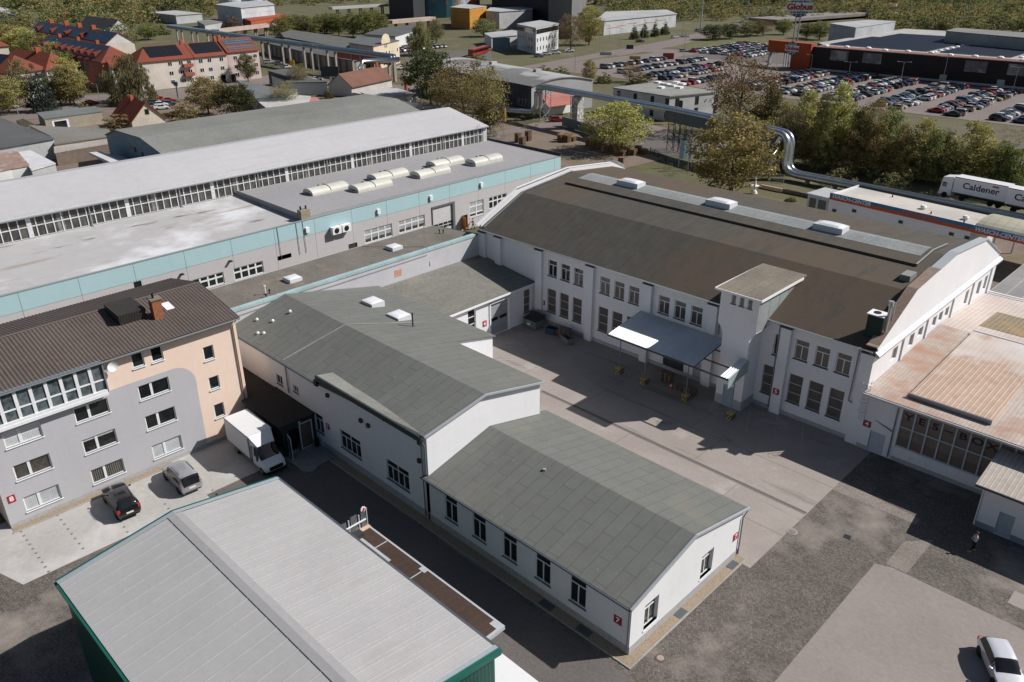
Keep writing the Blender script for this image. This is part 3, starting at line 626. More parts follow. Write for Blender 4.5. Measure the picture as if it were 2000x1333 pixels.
# raised eaves strip along the front, its pale wedge, zinc fascia
g = MB()
for a, b, wa, wb in ((-54.1,-50.8,1.55,1.25),(-50.8,-47.3,1.25,1.0),(-47.3,-43.8,1.0,.6),(-43.8,-40.6,.6,.12)):
    za = lambda x, w_: zs(x)+(9.0-zs(x))*w_/6.28
    g.slab([(a,31.18,7.86),(b,31.18,7.86),(b,31.22+wb,za(b,wb)+.03),(a,31.22+wa,za(a,wa)+.03)], .06)
g.build('raised_eaves', M('felt_pale', (.235,.235,.215), .93, var=.1), mid)
MB().box(-54.15,31.02,7.42,-40.45,31.18,7.88).build('fascia', flat('fascia_dark', (.035,.05,.05), .7), mid)
MB().box(-54.6,31.08,6.75,-54.15,31.5,7.3).build('fascia_return', BLK, mid)
MB().box(-70,31.1,6.86,-54.5,31.22,6.99).build('gutter', DARKB, mid)
for x in (-51.6,-48.3,-45.0,-41.2): MB().hexa([(x-.06,SY-.42,7.2),(x+.06,SY-.42,7.2),(x+.06,SY,7.2),(x-.06,SY,7.2),(x-.06,SY-.42,7.42),(x+.06,SY-.42,7.42),(x+.06,SY,7.42),(x-.06,SY,7.42)]).build('bracket', flat('rust_brown', (.10,.05,.04), .8) if 'rust_brown' not in bpy.data.materials else bpy.data.materials['rust_brown'], mid)
for (x, z) in ((-53.3,6.1),(-48.6,5.6),(-47.6,5.55),(-41.15,5.2),(-41.0,6.9)): MB().box(x-.16,SY-.22,z-.16,x+.16,SY,z+.16).build('anchor_stub', bpy.data.materials['rust_brown'], mid)
MB().tube([(-60.1,31.15,6.9),(-59.9,31.48,6.6),(-59.9,31.48,3.8)], .055, 8).build('downpipe', ZINC, mid)
MB().tube([(-40.45,31.3,7.3),(-40.35,31.45,6.9),(-40.35,31.45,4.3)], .055, 8).build('downpipe', ZINC, mid)
MB().tube([(-40.75,31.42,7.4),(-40.75,31.5,.2)], .05, 8).build('downpipe', ZINC, mid)
MB().slab([(-40.05,31.2,7.98),(-39.9,31.2,7.98),(-39.9,37.5,9.04),(-40.05,37.5,9.04)], .15).slab([(-40.05,37.5,9.04),(-39.9,37.5,9.04),(-39.9,44.35,7.48),(-40.05,44.35,7.48)], .15).build('verge_trim', COPING, mid)
MB().box(-55,SY-.025,0,-40.3,SY,.7).build('plinth', PLINTH, mid)
MB().slab([(-66.8,37.56,8.83),(-66.6,37.56,8.83),(-66.6,37.66,8.83),(-66.8,37.66,8.83)], .02)
p_, q_ = (-58.8,37.5), (-62.5,31.4)
MB().slab([(-60.2,31.5,7.11),(-60.0,31.5,7.11),(-58.7,37.5,9.03),(-58.9,37.5,9.03)], .02).slab([(-58.9,37.55,9.03),(-58.72,37.55,9.03),(-56.9,45.6,7.2),(-57.05,45.6,7.2)], .02).build('seam', M('seam_felt', (.30,.30,.28), .9), mid)
number(mid, FS(0,SY), -53.95, 2.7, '7', .56, .5); number(mid, FE(-60.9,0), 57.15, 2.0, '6', .7, .6)
for (x, y, z) in ((-63.9,44.3,7.55),(-59.1,43.9,7.62)): skylight(mid, x, y, z, 1.9, 1.6, .32, .1)
t_ = MB().cyl(-56.3,43.4,7.5,7.62,.28,10).cyl(-56.3,43.4,7.6,8.9,.07,8).cyl(-56.3,43.4,8.9,9.05,.11,8).build('vent_pipe', DKM, mid)
for (x, y) in ((-66.3,36.2),(-66.6,34.4),(-68.4,33.7),(-66.2,32.5),(-65.6,32.8)): MB().ball(x, y, zs(x)+(y-31.2)/6.3*1.8+.05, .16, 8, 5).build('white_vent_ball', SIGNW, mid)
# ================================================================ long flat wing with the light blue parapet
wing = thing('flat_roofed_wing', 'long flat-roofed wing with light blue parapet coping between two halls', 'building', (-70.1, 28, 0))
m = MB(); wallgrid(m, FE(-70.1, 29.3), 36.2, 0, 8.55); wallgrid(m, FW(-77.7, 64.2), 34.9, 0, 8.35); wallgrid(m, FS(-77.7, 29.3), 7.6, 0, 8.35); m.poly([(-70.1,65.5,0),(-77.7,64.2,0),(-77.7,64.2,8.3),(-70.1,65.5,8.55)])
m.build('wall', M('rough_grey_render', (.50,.50,.53), .95, var=.03, vs=1, big=.05, bump=.2, bs=30, patches=[((.44,.40,.38), .4, .6, .8)]), wing)
MB().slab([(-77.8,29.2,8.3),(-70.5,29.2,8.42),(-70.5,65.4,8.42),(-77.8,64.1,8.3)], .2).build('roof', FELTW, wing)
m = MB(); m.box(-70.62,29.2,8.45,-70.02,64.6,8.74); m.build('coping', M('blue_coping', (.36,.49,.51), .8, var=.08, vs=1, patches=[((.30,.27,.23), .5, .66, .72)], lines=[('Y', 2.5, .01, .5, 0)]), wing)
MB().tube([(-70.0,31,7.95),(-70.0,36,8.1),(-70.0,44,8.0),(-70.0,56.8,8.1)], .02, 5).build('cable', BLK, wing)
for (x, y) in ((-73.6,41.0),(-73.9,54.9)): skylight(wing, x, y, 8.4, 1.5, 1.5, .34, .1)
MB().cyl(-70.6,56.9,8.2,11.6,.03,6).build('antenna_mast', GALV, wing)
MB().tube([(-77,52.5,8.5),(-74,55,8.52),(-71.5,57.5,8.55),(-70.3,57.0,8.8),(-70.05,57.1,6.6)], .025, 5).build('cable', BLK, wing)
for (x, y, h) in ((-72.1,36.9,.9),(-72.0,37.3,.35),(-71.3,36.5,.3),(-74.5,62.5,.35),(-74.1,62.8,.35)): MB().cyl(x,y,8.35,8.45+h,.06,8).cyl(x,y,8.35+h,8.5+h,.1,8).build('vent_pipe', BLK if h < .5 else SIGNW, wing)
MB().box(-70.12,51.9,6.6,-70.08,52.9,7.4).build('bricked_opening', M('orange_patch', (.55,.30,.20), .9), wing)
# ================================================================ office block (number 8), peach and grey
BX, BY0, BY1 = -62.75, 8.3, 28.85
off = thing('office_block', 'three-storey office block, grey and peach, with brown corrugated roof', 'building', (BX, BY0, 0))
F = FE(BX, BY0)
two = [(1.3,3.9),(6.33,8.93),(11.37,13.95)]; zz = [(.88,2.22),(3.78,5.12),(6.68,8.0)]
hs = []
for (a, b) in two:
    for (c, e) in zz: hs.append((a, c, b, e, '2'))
for (c, e) in ((8.17,9.47),(5.27,6.5),(2.38,3.75)): hs.append((17.27, c, 18.22, e, '1'))
hs += [(11.4, 9.64, 12.38, 10.92, '1'), (12.97, 9.62, 13.95, 10.9, '1')]
W = BY1-BY0
m = MB(); wallgrid(m, F, W, 0, 11.45, [h[:4] for h in hs]+[(-0.0,8.7,9.0,11.4)], .16)
m.v = [v for v in m.v]
wallgrid(m, FS(-75.3, BY0), 12.55, 0, 11.3); wallgrid(m, FN(BX, BY1), 12.55, 0, 11.3); wallgrid(m, FW(-75.3, BY1), W, 0, 11.3)
for y in (BY0, BY1): m.poly([(BX,y,11.3),(-69.2,y,12.55),(-75.3,y,11.3)])
m.build('wall', PEACH, off)
# grey painted field: rounded corner, applied as thin render coat round the windows
gw = MB(); FC = (F[0]+Vector((.012,0,0)), F[1], F[2])
cut = [h[:4] for h in hs if h[4] == '2']
wallgrid(gw, FC, 14.4, .35, 8.5, cut, .012)
P = lambda u, z: FC[0]+FC[1]*u+Vector((0,0,z))
gw.poly([P(14.4,.35), P(16.1,.35), P(16.15,5.0), P(16.2,6.6)]+[P(14.4+1.8*math.cos(a*math.pi/16), 6.7+1.8*math.sin(a*math.pi/16)) for a in range(0,9)])
gw.poly([P(0,8.5),P(9.0,8.5),P(9.0,8.7),P(0,8.7)])
gw.build('painted_field', GREYW, off)
GLV = [GLM, GL, GLP, GLS, GLM, GL, GL, GL, GL]
order = [GLP, GLM, GLP, GLS, GL, GL, GLP, GL, GL]
for i, h in enumerate(hs):
    w = window(F, h, off, h[4], WFRAME, order[i] if i < 9 else GL, WFRAME, .15, fr=.09, bar=.2 if h[4] == '2' else .08, sillp=.1, blind=(.5, SHUT) if i == 2 else (.2, SHUT) if i == 4 else None)
# glazed bay under the eaves
bay = MB(); bays = MB()
for k in range(9):
    a = -.55+k*1.06
    bays.fbox(F, a, a+.24, 8.75, 11.35, .3, .48)
bays.fbox(F, -.5, 9.0, 8.68, 8.95, .3, .55); bays.fbox(F, -.5, 9.0, 9.75, 9.87, .3, .46); bays.fbox(F, -.5, 9.0, 8.45, 8.7, 0, .58)
bay = bays.build('bay_window', WFRAME, off)
pn = MB().fbox(F, -.5, 8.95, 8.75, 11.35, .3, .4); pn.build('pane', M('bay_glass', (.13,.16,.17), .08, var=.5, vs=.25, c2=(.03,.035,.04), spec=.6), bay)
MB().fbox(F, -.52, 9.02, 11.3, 11.45, .0, .55).fbox(F, 8.98, 9.08, 8.7, 11.4, 0, .55).build('bay_frame', flat('bay_grey', (.17,.21,.24), .5), bay)
MB().box(BX-.02, BY0+.01, 0, BX+.03, BY1-.02, .34).build('plinth', PLINTH, off)
ov = .55
def rx_(mb, y0, y1, mat=None):
    n = int((y1-y0)/.0725); A = .03
    for i in range(n):
        a, b = y0+(y1-y0)*i/n, y0+(y1-y0)*(i+1)/n; za, zb = A*math.sin(i*math.pi/2), A*math.sin((i+1)*math.pi/2)
        for (x0, z0, x1, z1) in ((BX+ov,11.42,-69.2,12.75),(-69.2,12.75,-75.9,11.35)):
            mb.poly([(x0,a,z0+za),(x0,b,z0+zb),(x1,b,z1+zb),(x1,a,z1+za)])
    mb.slab([(BX+ov,y0,11.36),(BX+ov,y1,11.36),(-69.2,y1,12.69),(-69.2,y0,12.69)], .1).slab([(-69.2,y0,12.69),(-69.2,y1,12.69),(-75.9,y1,11.29),(-75.9,y0,11.29)], .1)
CORR2 = M('corrugated_brown_sheet', (.115,.092,.083), .75, var=.12, vs=.8, patches=[((.22,.085,.04), .5, .66, .74)], spec=.3, big=.08)
rr = MB(); rx_(rr, 2, BY1+.25); rro = rr.build('roof', CORR2, off)
m = MB().tube([(-69.2,2,12.78),(-69.2,BY1+.25,12.78)], .07, 6); m.build('ridge_cap', flat('ridge_brown', (.12,.10,.09), .7), rro)
MB().tube([(BX+ov+.07,2,11.30),(BX+ov+.07,BY1+.2,11.30)], .075, 8).build('gutter', ZINC, off)
MB().tube([(BX+ov,BY1-.2,11.2),(BX+.1,BY1-.35,10.6),(BX+.1,BY1-.35,.3)], .06, 8).build('downpipe', flat('brown_pipe', (.20,.14,.11), .5), off)
ch = MB().box(-66.1,23.15,11.6,-65.4,23.95,13.75).build('chimney', BRICK, rro)
MB().box(-66.2,23.05,13.75,-65.3,24.05,13.87).build('chimney_cap', flat('cap_concrete', (.20,.18,.15), .9), rro)
MB().cyl(-65.75,23.45,13.87,14.3,.1,8).build('chimney_pot', BLK, rro)
dm = MB().hexa([(-66.2,20.6,11.7),(-66.2,22.6,11.7),(-68.9,22.6,12.2),(-68.9,20.6,12.2),(-65.9,20.45,13.1),(-65.9,22.75,13.1),(-68.9,22.75,13.3),(-68.9,20.45,13.3)])
dm.build('dormer', M('dormer_sheet', (.05,.045,.042), .7, lines=[('Y', .22, .35, .5, 0)]), rro)
MB().slab([(-66.3,24.6,12.26),(-66.3,25.3,12.26),(-67.5,25.3,12.49),(-67.5,24.6,12.49)], .04).build('roof_window', SIGNW, rro)
dsh = MB(); 
for i in range(6):
    dsh.poly([(BX+.5+.1*(i/5)**2,)+(0,0)]*0) if 0 else None
d0 = Vector((BX+.55, BY0+9.75, 10.68)); rings = []
mbd = MB(); n = 14
for k in range(4):
    r = .42*k/3
    rings.append([(d0.x-.1+.14*(k/3)**2, d0.y+r*math.cos(2*math.pi*j/n), d0.z+r*math.sin(2*math.pi*j/n)) for j in range(n)])
for k in range(3):
    for j in range(n): mbd.poly([rings[k][j], rings[k][(j+1)%n], rings[k+1][(j+1)%n], rings[k+1][j]])
mbd.tube([(BX, d0.y, d0.z-.3), (BX+.4, d0.y, d0.z)], .03, 6).build('satellite_dish', SIGNW, off)
number(off, F, .6, 2.5, '8', .65, .55)
# ================================================================ dark entrance link
ent = thing('entrance_link', 'dark flat-roofed entrance block with open glazed door and a concrete step', 'building', (-56, 28, 0))
EX0, EX1, EY0 = -62.3, -56.05, 28.3
m = MB(); FEe = FE(EX1, EY0); wallgrid(m, FEe, 3.3, 0, 3.3, [(.35,.05,1.55,2.5),(1.65,.05,2.95,2.75)], .1); wallgrid(m, FS(EX0, EY0), EX1-EX0, 0, 3.3, [(1.0,1.2,2.6,2.4),(3.4,1.2,5.0,2.4)], .1)
m.build('wall', GREENA, ent)
for h in ((1.0,1.2,2.6,2.4),(3.4,1.2,5.0,2.4)): window(FS(EX0,EY0), h, ent, '2e', flat('brown_frame', (.09,.06,.045), .7) if 'brown_frame' not in bpy.data.materials else bpy.data.materials['brown_frame'], GL, None, .08)
MB().slab([(-62.4,28.05,3.42),(-55.85,28.05,3.32),(-55.85,31.58,3.32),(-62.4,31.58,3.42)], .2).build('roof', M('black_felt', (.045,.04,.037), .95, var=.15), ent)
MB().slab([(-70.0,28.9,3.3),(-62.45,28.9,3.3),(-62.45,31.58,3.3),(-70,31.58,3.3)], .2).box(-70,28.9,0,-62.5,31.5,3.1).build('rear_roof', bpy.data.materials['black_felt'], ent)
window(FEe, (1.65,.05,2.95,2.75), ent, '1', WFRAME, GLB, None, .05, fr=.1)
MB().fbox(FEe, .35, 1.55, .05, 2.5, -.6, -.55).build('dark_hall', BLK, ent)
Fd = (FEe[0]+FEe[1]*.4, (Vector((1,-.25,0))).normalized(), Vector((.25,1,0)).normalized())
dd = MB(); dd.fbox(Fd, 0, .08, .07, 2.35, 0, .05); dd.fbox(Fd, .92, 1.0, .07, 2.35, 0, .05); dd.fbox(Fd, .08, .92, .07, .16, 0, .05); dd.fbox(Fd, .08, .92, 2.26, 2.35, 0, .05)
door = dd.build('open_door', WFRAME, ent); MB().fbox(Fd, .08, .92, .16, 2.26, .02, .03).build('pane', GLB, door)
MB().ball(-56.0,30.0,2.95,.12,8,5).build('wall_lamp', SIGNW, ent)
MB().box(-56.05,28.2,0,-52.9,31.5,.12).cyl(-53.3,28.9,0,.125,.75,16).build('step', M('step_concrete', (.27,.27,.27), .9, brick=('xy', .5, .5, .01, .7, .05)), ent)
t = thing('planter', 'dark round planter beside the glazed entrance door', 'planter', (-55.6,31.1,0)); MB().cyl(-55.55,31.2,.12,.75,.2,12,.26).build('pot', BLK, t); MB().ball(-55.55,31.2,.85,.22,8,5).build('clipped_shrub', flat('shrub_dark', (.02,.03,.012), .9), t)
# ================================================================ green metal hall in the foreground
gh_ = thing('green_metal_hall', 'dark green sheet metal hall with pale ribbed roof in the foreground', 'hall', (-43.3, 7, 0))
GX0, GX1 = -43.1, -21.9
m = MB(); wallgrid(m, FW(GX0, 20.75), 13.65, 0, 7.7); m.poly([(GX0,7.1,7.7),(GX0,20.75,7.7),(GX0,13.9,8.7)]); m.build('gable_wall', GREEN, gh_); m = MB(); wallgrid(m, FE(GX1, 7.1), 13.65, 0, 7.7); m.poly([(GX1,7.1,7.7),(GX1,20.75,7.7),(GX1,13.9,8.7)])
m.build('gable_wall', GREEN, gh_)
for f_ in (FS(GX0, 7.1), FN(GX1, 20.75)): wallgrid(MB.__new__(MB), f_, 1, 0, 1) if 0 else wallgrid(q_ := MB(), f_, GX1-GX0, 0, 7.7).build('side_wall', GREENX, gh_)
MB().slab([(-43.3,6.95,8.0),(-21.72,6.95,8.0),(-21.72,13.9,8.98),(-43.3,13.9,8.98)], .12).slab([(-43.3,13.9,8.98),(-21.72,13.9,8.98),(-21.72,20.93,8.0),(-43.3,20.93,8.0)], .12).build('roof', RIB, gh_)
m = MB()
k = 0; x = -42.3
while x < -22:
    for dx in ((0, .28) if int(x) % 1 == 0 else (0,)):
        m.slab([(x+dx,7.0,8.025),(x+dx+.03,7.0,8.025),(x+dx+.03,13.5,8.95),(x+dx,13.5,8.95)], .05) if dx == 0 else None; m.slab([(x+dx,14.3,8.945),(x+dx+.03,14.3,8.945),(x+dx+.03,20.9,8.025),(x+dx,20.9,8.025)], .05)
    x += 1.0
m.build('roof_ribs', flat('rib_metal', (.46,.455,.45), .5, .25), gh_)
MB().slab([(-43.3,13.45,8.965),(-21.72,13.45,8.965),(-21.72,13.9,9.03),(-43.3,13.9,9.03)], .04).slab([(-43.3,13.9,9.03),(-21.72,13.9,9.03),(-21.72,14.35,8.965),(-43.3,14.35,8.965)], .04).build('ridge_cap', flat('ridge_metal', (.40,.395,.395), .5, .25), gh_)
for x0, x1 in ((-43.38,-43.2),(-21.86,-21.62)):
    MB().slab([(x0,6.9,8.04),(x1,6.9,8.04),(x1,13.9,9.08),(x0,13.9,9.08)], .3).slab([(x0,13.9,9.08),(x1,13.9,9.08),(x1,20.98,8.04),(x0,20.98,8.04)], .3).build('verge_trim', GREENP, gh_)
    xa, xb = (x0+.2, x0+.45) if x0 < -40 else (x1-.5, x1-.26)
    MB().slab([(xa,6.9,8.08),(xb,6.9,8.08),(xb,13.9,9.12),(xa,13.9,9.12)], .05).slab([(xa,13.9,9.12),(xb,13.9,9.12),(xb,20.98,8.08),(xa,20.98,8.08)], .05).build('verge_flashing', flat('pale_flashing', (.40,.46,.50), .4, .3), gh_)
MB().box(-43.3,20.95,7.84,-21.65,21.1,7.98).build('gutter', DARKB, gh_)
MB().box(-43.3,6.78,7.8,-21.65,6.95,7.95).build('gutter', GREENP, gh_)
# ================================================================ annex with the glazed front (number 4)
ann = thing('glazed_annex', 'low white annex with weathered ribbed metal roof and long lettered window band', 'building', (-21, 65, 0))
F = FS(-21.1, 65.0)
m = MB(); wallgrid(m, F, 30, 0, 5.8, [(1.0,.02,2.35,2.05),(3.2,1.42,16.2,5.32)], .2)
m.build('wall', WHITE, ann)
MB().fbox(F, 1.02, 2.33, .03, 2.04, -.18, -.12).build('door', flat('pale_door', (.42,.46,.52), .6), ann)
wb = MB(); H0, H1 = 1.42, 5.32
for k in range(13):
    a = 3.2+k*1.0833*.9972; wb.fbox(F, a-.06, a+.06, H0, H1, -.16, -.04)
wb.fbox(F, 3.2, 16.2, H0, H0+.12, -.16, -.05); wb.fbox(F, 3.2, 16.2, H1-.12, H1, -.16, -.05); wb.fbox(F, 3.2, 16.2, 3.32, 3.42, -.16, -.06)
wband = wb.build('window_band', flat('band_frame', (.42,.47,.51), .5), ann)
MB().fbox(F, 3.2, 16.2, H0, H1, -.19, -.14).build('pane', M('brown_glass', (.21,.17,.145), .2, var=.08, vs=.2, lines=[('Z', 1.9, .5, .8, -.76)]), wband)
LET = flat('aubergine_letters', (.030,.012,.035), .6)
for k, s in enumerate('YES-BOX'):
    if s == '-': MB().fbox(F, 3.2+1.08*3+.12, 3.2+1.08*3+.85, 4.36, 4.47, -.13, -.11).build('letter', LET, wband)
    else: text(s, F, 3.2+1.0803*k+.54, 4.42, .62, LET, wband, 'letter', -.12, 1.35, .018)
RX = -21.05
def az(y): return 5.62+(y-64.6)*.028 if y < 81.7 else 6.1-(y-81.7)*.045
MB().slab([(-21.05,64.2,5.85),(9,64.2,5.85),(9,81.7,6.5),(-21.05,81.7,6.5)], .15).build('roof', RIBW, ann)
MB().slab([(-21.05,81.7,6.5),(9,81.7,6.5),(9,96.6,5.43),(-21.05,96.6,5.43)], .15).build('rear_roof', M('pinkish_ribbed_roof', (.56,.485,.44), .6, .15, var=.06, vs=.3, lines=[('X', .42, .16, 1.3, 0), ('X', .42, .08, .7, .16)], patches=[((.42,.28,.21), .12, .5, .7)]), ann)
MB().hexa([(-17.9,65.9,5.7),(-11.6,65.9,5.7),(-11.6,81.4,6.3),(-17.9,81.4,6.3),(-17.9,65.9,6.28),(-11.6,65.9,6.28),(-11.6,81.4,6.86),(-17.9,81.4,6.86)]).build('raised_roof', RIBO, ann)
MB().box(-18.0,65.72,5.95,-11.5,65.89,6.31).build('raised_edge', ZINC, ann)
MB().box(-17.95,81.42,6.4,-5,81.72,6.92).build('ridge_flashing', flat('flash_pale', (.55,.56,.57), .5, .2), ann)
MB().slab([(-18.2,84.5,6.33),(-8,84.5,6.33),(-8,90.5,5.90),(-18.2,90.5,5.90)], .03).build('translucent_sheets', M('mossy_sheet', (.23,.19,.13), .8, var=.15, lines=[('X', .42, .2, 1.5, 0)], patches=[((.33,.22,.09), .2, .5, .7)]), ann)
MB().box(-21.1,64.02,5.62,9,64.2,5.8).build('gutter', COPING, ann)
MB().box(-21.0,96.6,4.2,9,96.75,5.5).box(-21.0,97.1,5.35,9,97.3,5.55).build('rear_gutter', COPW, ann)
MB().slab([(-21.0,97.5,5.3),(9,97.5,5.3),(9,112,5.0),(-21.0,112,5.0)], .2).build('far_roof', M('grey_panel_roof', (.27,.26,.255), .8, var=.08, vs=.4, lines=[('X', 1.6, .04, 1.9, 0)]), ann)
m = MB()
wallgrid(m, FN(9, 112), 30, 0, 5.0)
m.build('rear_wall', WHITE, ann)
MB().tube([(-18.25,64.9,5.4),(-18.25,64.9,.2)], .06, 8).build('downpipe', ZINC, ann)
MB().box(-18.0,64.97,0,9,65.0,.4).box(-21.05,64.97,0,-20.15,65.0,.4).build('plinth', PLINTH, ann)
number(ann, FS(0,65.0), -20.5, 2.55, '4', .62, .68)
lad = MB()
for dx in (0,.5): lad.tube([(-21.2+dx,64.6,2.9),(-21.2+dx,64.6,6.9)], .025, 5)
for k in range(12): lad.tube([(-21.2,64.6,3.0+k*.33),(-20.7,64.6,3.0+k*.33)], .018, 4)
for z in (4.0,4.9,5.8,6.6):
    lad.tube([(-20.95+.38*math.cos(a*math.pi/6), 64.55-.62*math.sin(a*math.pi/6), z) for a in range(7)], .018, 4)
lad.build('caged_ladder', GALV, ann)
# small hut in front
hut = thing('metal_roofed_hut', 'small white lean-to hut with rusty ribbed roof and grey door', 'hut', (-9.75, 60.45, 0))
m = MB(); F = FS(-9.75, 60.45); wallgrid(m, F, 18, 0, 4.0, [(1.33,.02,2.4,2.05)], .15); wallgrid(m, FW(-9.75, 64.95), 4.5, 0, 4.0); m.poly([(-9.75,60.45,4.0),(-9.75,64.95,4.0),(-9.75,64.95,4.6)])
m.build('wall', WHITE, hut); MB().fbox(F, 1.34, 2.39, .03, 2.04, -.14, -.08).build('door', flat('hut_door', (.32,.37,.41), .6), hut)
MB().slab([(-10.3,59.6,4.05),(9,59.6,4.05),(9,64.95,4.75),(-10.3,64.95,4.75)], .12).build('roof', M('streaked_ribbed_roof', (.47,.42,.375), .6, .1, var=.08, vs=.4, lines=[('X', .35, .16, 1.35, 0), ('X', .35, .1, .65, .16)], patches=[((.28,.21,.13), .5, .56, .72)]), hut)
MB().box(-10.3,59.5,3.88,9,59.6,4.03).build('gutter', DKM, hut); MB().tube([(-10.1,59.6,3.9),(-9.82,60.4,3.4),(-9.82,60.4,.1)], .05, 8).build('downpipe', COPW, hut)
MB().box(-9.78,60.42,0,-8.45,60.45,.5).box(-7.33,60.42,0,8,60.45,.5).build('plinth', flat('hut_plinth', (.22,.25,.29), .8), hut)
# ================================================================ blue-banded hall behind and its clerestory
QX = -92.5
blu = thing('blue_banded_hall', 'long flat-roofed hall with light blue panel band and pale wall', 'hall', (QX, 20, 0))
F = FE(QX, 6); UQ = lambda y: y-6
hq = [(UQ(38.0),2.55,UQ(42.1),4.1,'g4',0),(UQ(43.45),2.45,UQ(47.6),4.1,'g4',0),(UQ(63.7),2.4,UQ(68.65),4.35,'g4',1),(UQ(69.85),2.45,UQ(74.85),4.35,'g4',1),(UQ(84.05),1.75,UQ(87.15),4.2,'g2',1),(UQ(88.35),2.2,UQ(92.4),4.15,'g4',0)]
hg = (UQ(76.4),.3,UQ(80.45),4.9); hd = (UQ(82.35),.25,UQ(83.6),2.45); h3 = (UQ(60.85),.5,UQ(62.35),3.0); h4 = (UQ(31.2),4.6,UQ(32.1),5.75)
m = MB(); wallgrid(m, F, 99.8, 0, 5.85, [h[:4] for h in hq]+[hg, hd, h3, h4], .2); m.build('wall', PANELG, blu)
wallgrid(MB(), F, 1, 0, 1)
bb = MB(); bb.fbox(F, 0, 99.8, 5.85, 7.95, -.3, .03); bb.build('blue_band', BLUE, blu)
MB().fbox(F, 0, 99.82, 7.95, 8.02, -.32, .07).build('band_trim', flat('band_trim', (.25,.28,.28), .6), blu)
for h in hq: window(F, h, blu, h[4], WFRAME, GLM if h[5] else GL, WFRAME, .15, fr=.12, bar=.2, blind=(.7, M('net_blind', (.40,.41,.43), .7) if 'net_blind' not in bpy.data.materials else bpy.data.materials['net_blind']) if h[5] else None)
gt_ = MB().fbox(F, hg[0]+.1, hg[2]-.05, hg[1], hg[3], -.19, -.12).build('sectional_gate', flat('gate_white', (.55,.56,.57), .5), blu)
for z in (1.35, 1.85):
    mm = MB()
    for k in range(4): mm.fbox(F, hg[0]+.25+k*.98, hg[0]+1.1+k*.98, z, z+.36, -.12, -.105)
    mm.build('gate_window', GL, gt_)
MB().fbox(F, hg[0]-.12, hg[0], hg[1], hg[3]+.25, 0, .12).fbox(F, hg[2], hg[2]+.45, hg[1], hg[3]+.25, 0, .12).fbox(F, hg[0], hg[2], hg[3], hg[3]+.25, 0, .12).build('gate_frame', flat('gate_frame_grey', (.13,.14,.15), .6), blu)
MB().fbox(F, hd[0], hd[2], hd[1], hd[3], -.19, -.15).build('doorway', BLK, blu)
Fo = (F[0]+F[1]*hd[0], Vector((1,-.15,0)).normalized(), Vector((.15,1,0)).normalized()); MB().fbox(Fo, 0, 1.15, .25, 2.4, -.03, .03).build('open_door', M('orange_door', (.62,.25,.07), .6), blu)
MB().fbox(F, h3[0], h3[2], h3[1], h3[3], -.18, -.13).build('door', DKM, blu); MB().fbox(F, h4[0], h4[2], h4[1], h4[3], -.18, -.1).build('opening', BLK, blu)
STX = -110.4
MB().slab([(QX-.3,6,7.82),(QX-.3,54.4,7.82),(STX,54.4,8.0),(STX,6,8.0)], .25).build('white_roof', LRW, blu)
MB().slab([(QX-.3,54.4,8.3),(QX-.3,105.8,8.05),(STX,105.8,8.2),(STX,54.4,8.5)], .5).box(STX+.1,54.25,7.6,QX-.35,54.42,8.75).build('grey_roof', LRG, blu)
wallgrid(MB(), F, 1, 0, 1)
for f_, w_ in ((FN(QX, 105.8), 19.5), (FS(-112, 6), 19.5)): wallgrid(q_ := MB(), f_, w_, 0, 7.8).build('end_wall', PANELG, blu)
MB().box(-112,105.75,7.6,QX,105.95,8.55).build('end_parapet', DKM, blu)
rust = MB()
RS = M('rust_stain', (.36,.17,.08), .9, var=.2)
def vault(y0, x0):
    z = 8.42; L_, Wd = 6.3, 2.6
    b = MB(); n = 10
    for i in range(n):
        a, c = math.pi*i/n, math.pi*(i+1)/n
        P = lambda an, y: (x0-Wd/2*math.cos(an), y, z+.18+.62*math.sin(an))
        b.poly([P(a,y0),P(c,y0),P(c,y0+L_),P(a,y0+L_)])
        b.poly([P(a,y0),P(c,y0),(x0,y0,z)]); b.poly([P(a,y0+L_),P(c,y0+L_),(x0,y0+L_,z)])
    b.box(x0-Wd/2, y0, z-.4, x0+Wd/2, y0+L_, z+.18)
    v = b.build('barrel_skylight', M('barrel_plastic', (.60,.60,.54), .4, var=.04, lines=[('Y', 1.05, .03, .75, 0)]) if 'barrel_plastic' not in bpy.data.materials else bpy.data.materials['barrel_plastic'], blu)
    r_ = MB(); r_.tube([(x0-Wd/2*math.cos(a*math.pi/8), y0+L_/2, z+.2+.63*math.sin(a*math.pi/8)) for a in range(9)], .05, 5); r_.box(x0-1.5,y0+L_/2-.6,z+.2,x0-1.25,y0+L_/2-.3,z+.6).box(x0-1.5,y0+L_/2+.3,z+.2,x0-1.25,y0+L_/2+.6,z+.6).build('opener', BLK, v)
for (y0, x0) in ((61.0,-101.9),(66.7,-98.7),(72.4,-101.9),(78.3,-98.6),(84.3,-101.9),(89.9,-98.4)): vault(y0, x0)
cq = MB().box(-93.6,54.1,8.0,-92.7,55.5,9.25).build('chimney', M('old_chimney', (.37,.33,.25), .9, var=.15), blu); MB().cyl(-93.2,54.4,9.2,9.75,.12,8).cyl(-93.2,55.2,9.2,9.7,.12,8).build('chimney_pots', BLK, blu)
ac = MB().fbox(F, UQ(58.1), UQ(59.5), 5.2, 6.2, .1, .75).fbox(F, UQ(59.7), UQ(61.1), 5.2, 6.2, .1, .75).build('air_conditioner', SIGNW, blu)
for u in (58.5, 60.1): MB().tube([(QX+.74,u+.25,5.7),(QX+.78,u+.25,5.7)], .38, 14).build('fan', BLK, ac)
for y in (54.3,66.1,75.9,86.4): MB().fbox(F, UQ(y), UQ(y)+.5, 6.3, 7.0, .03, .3).build('white_lamp', SIGNW, blu)
for y in (36.7,43.0): MB().fbox(F, UQ(y), UQ(y)+.35, 5.2, 5.32, .0, .5).build('wall_lamp', BLK, blu)
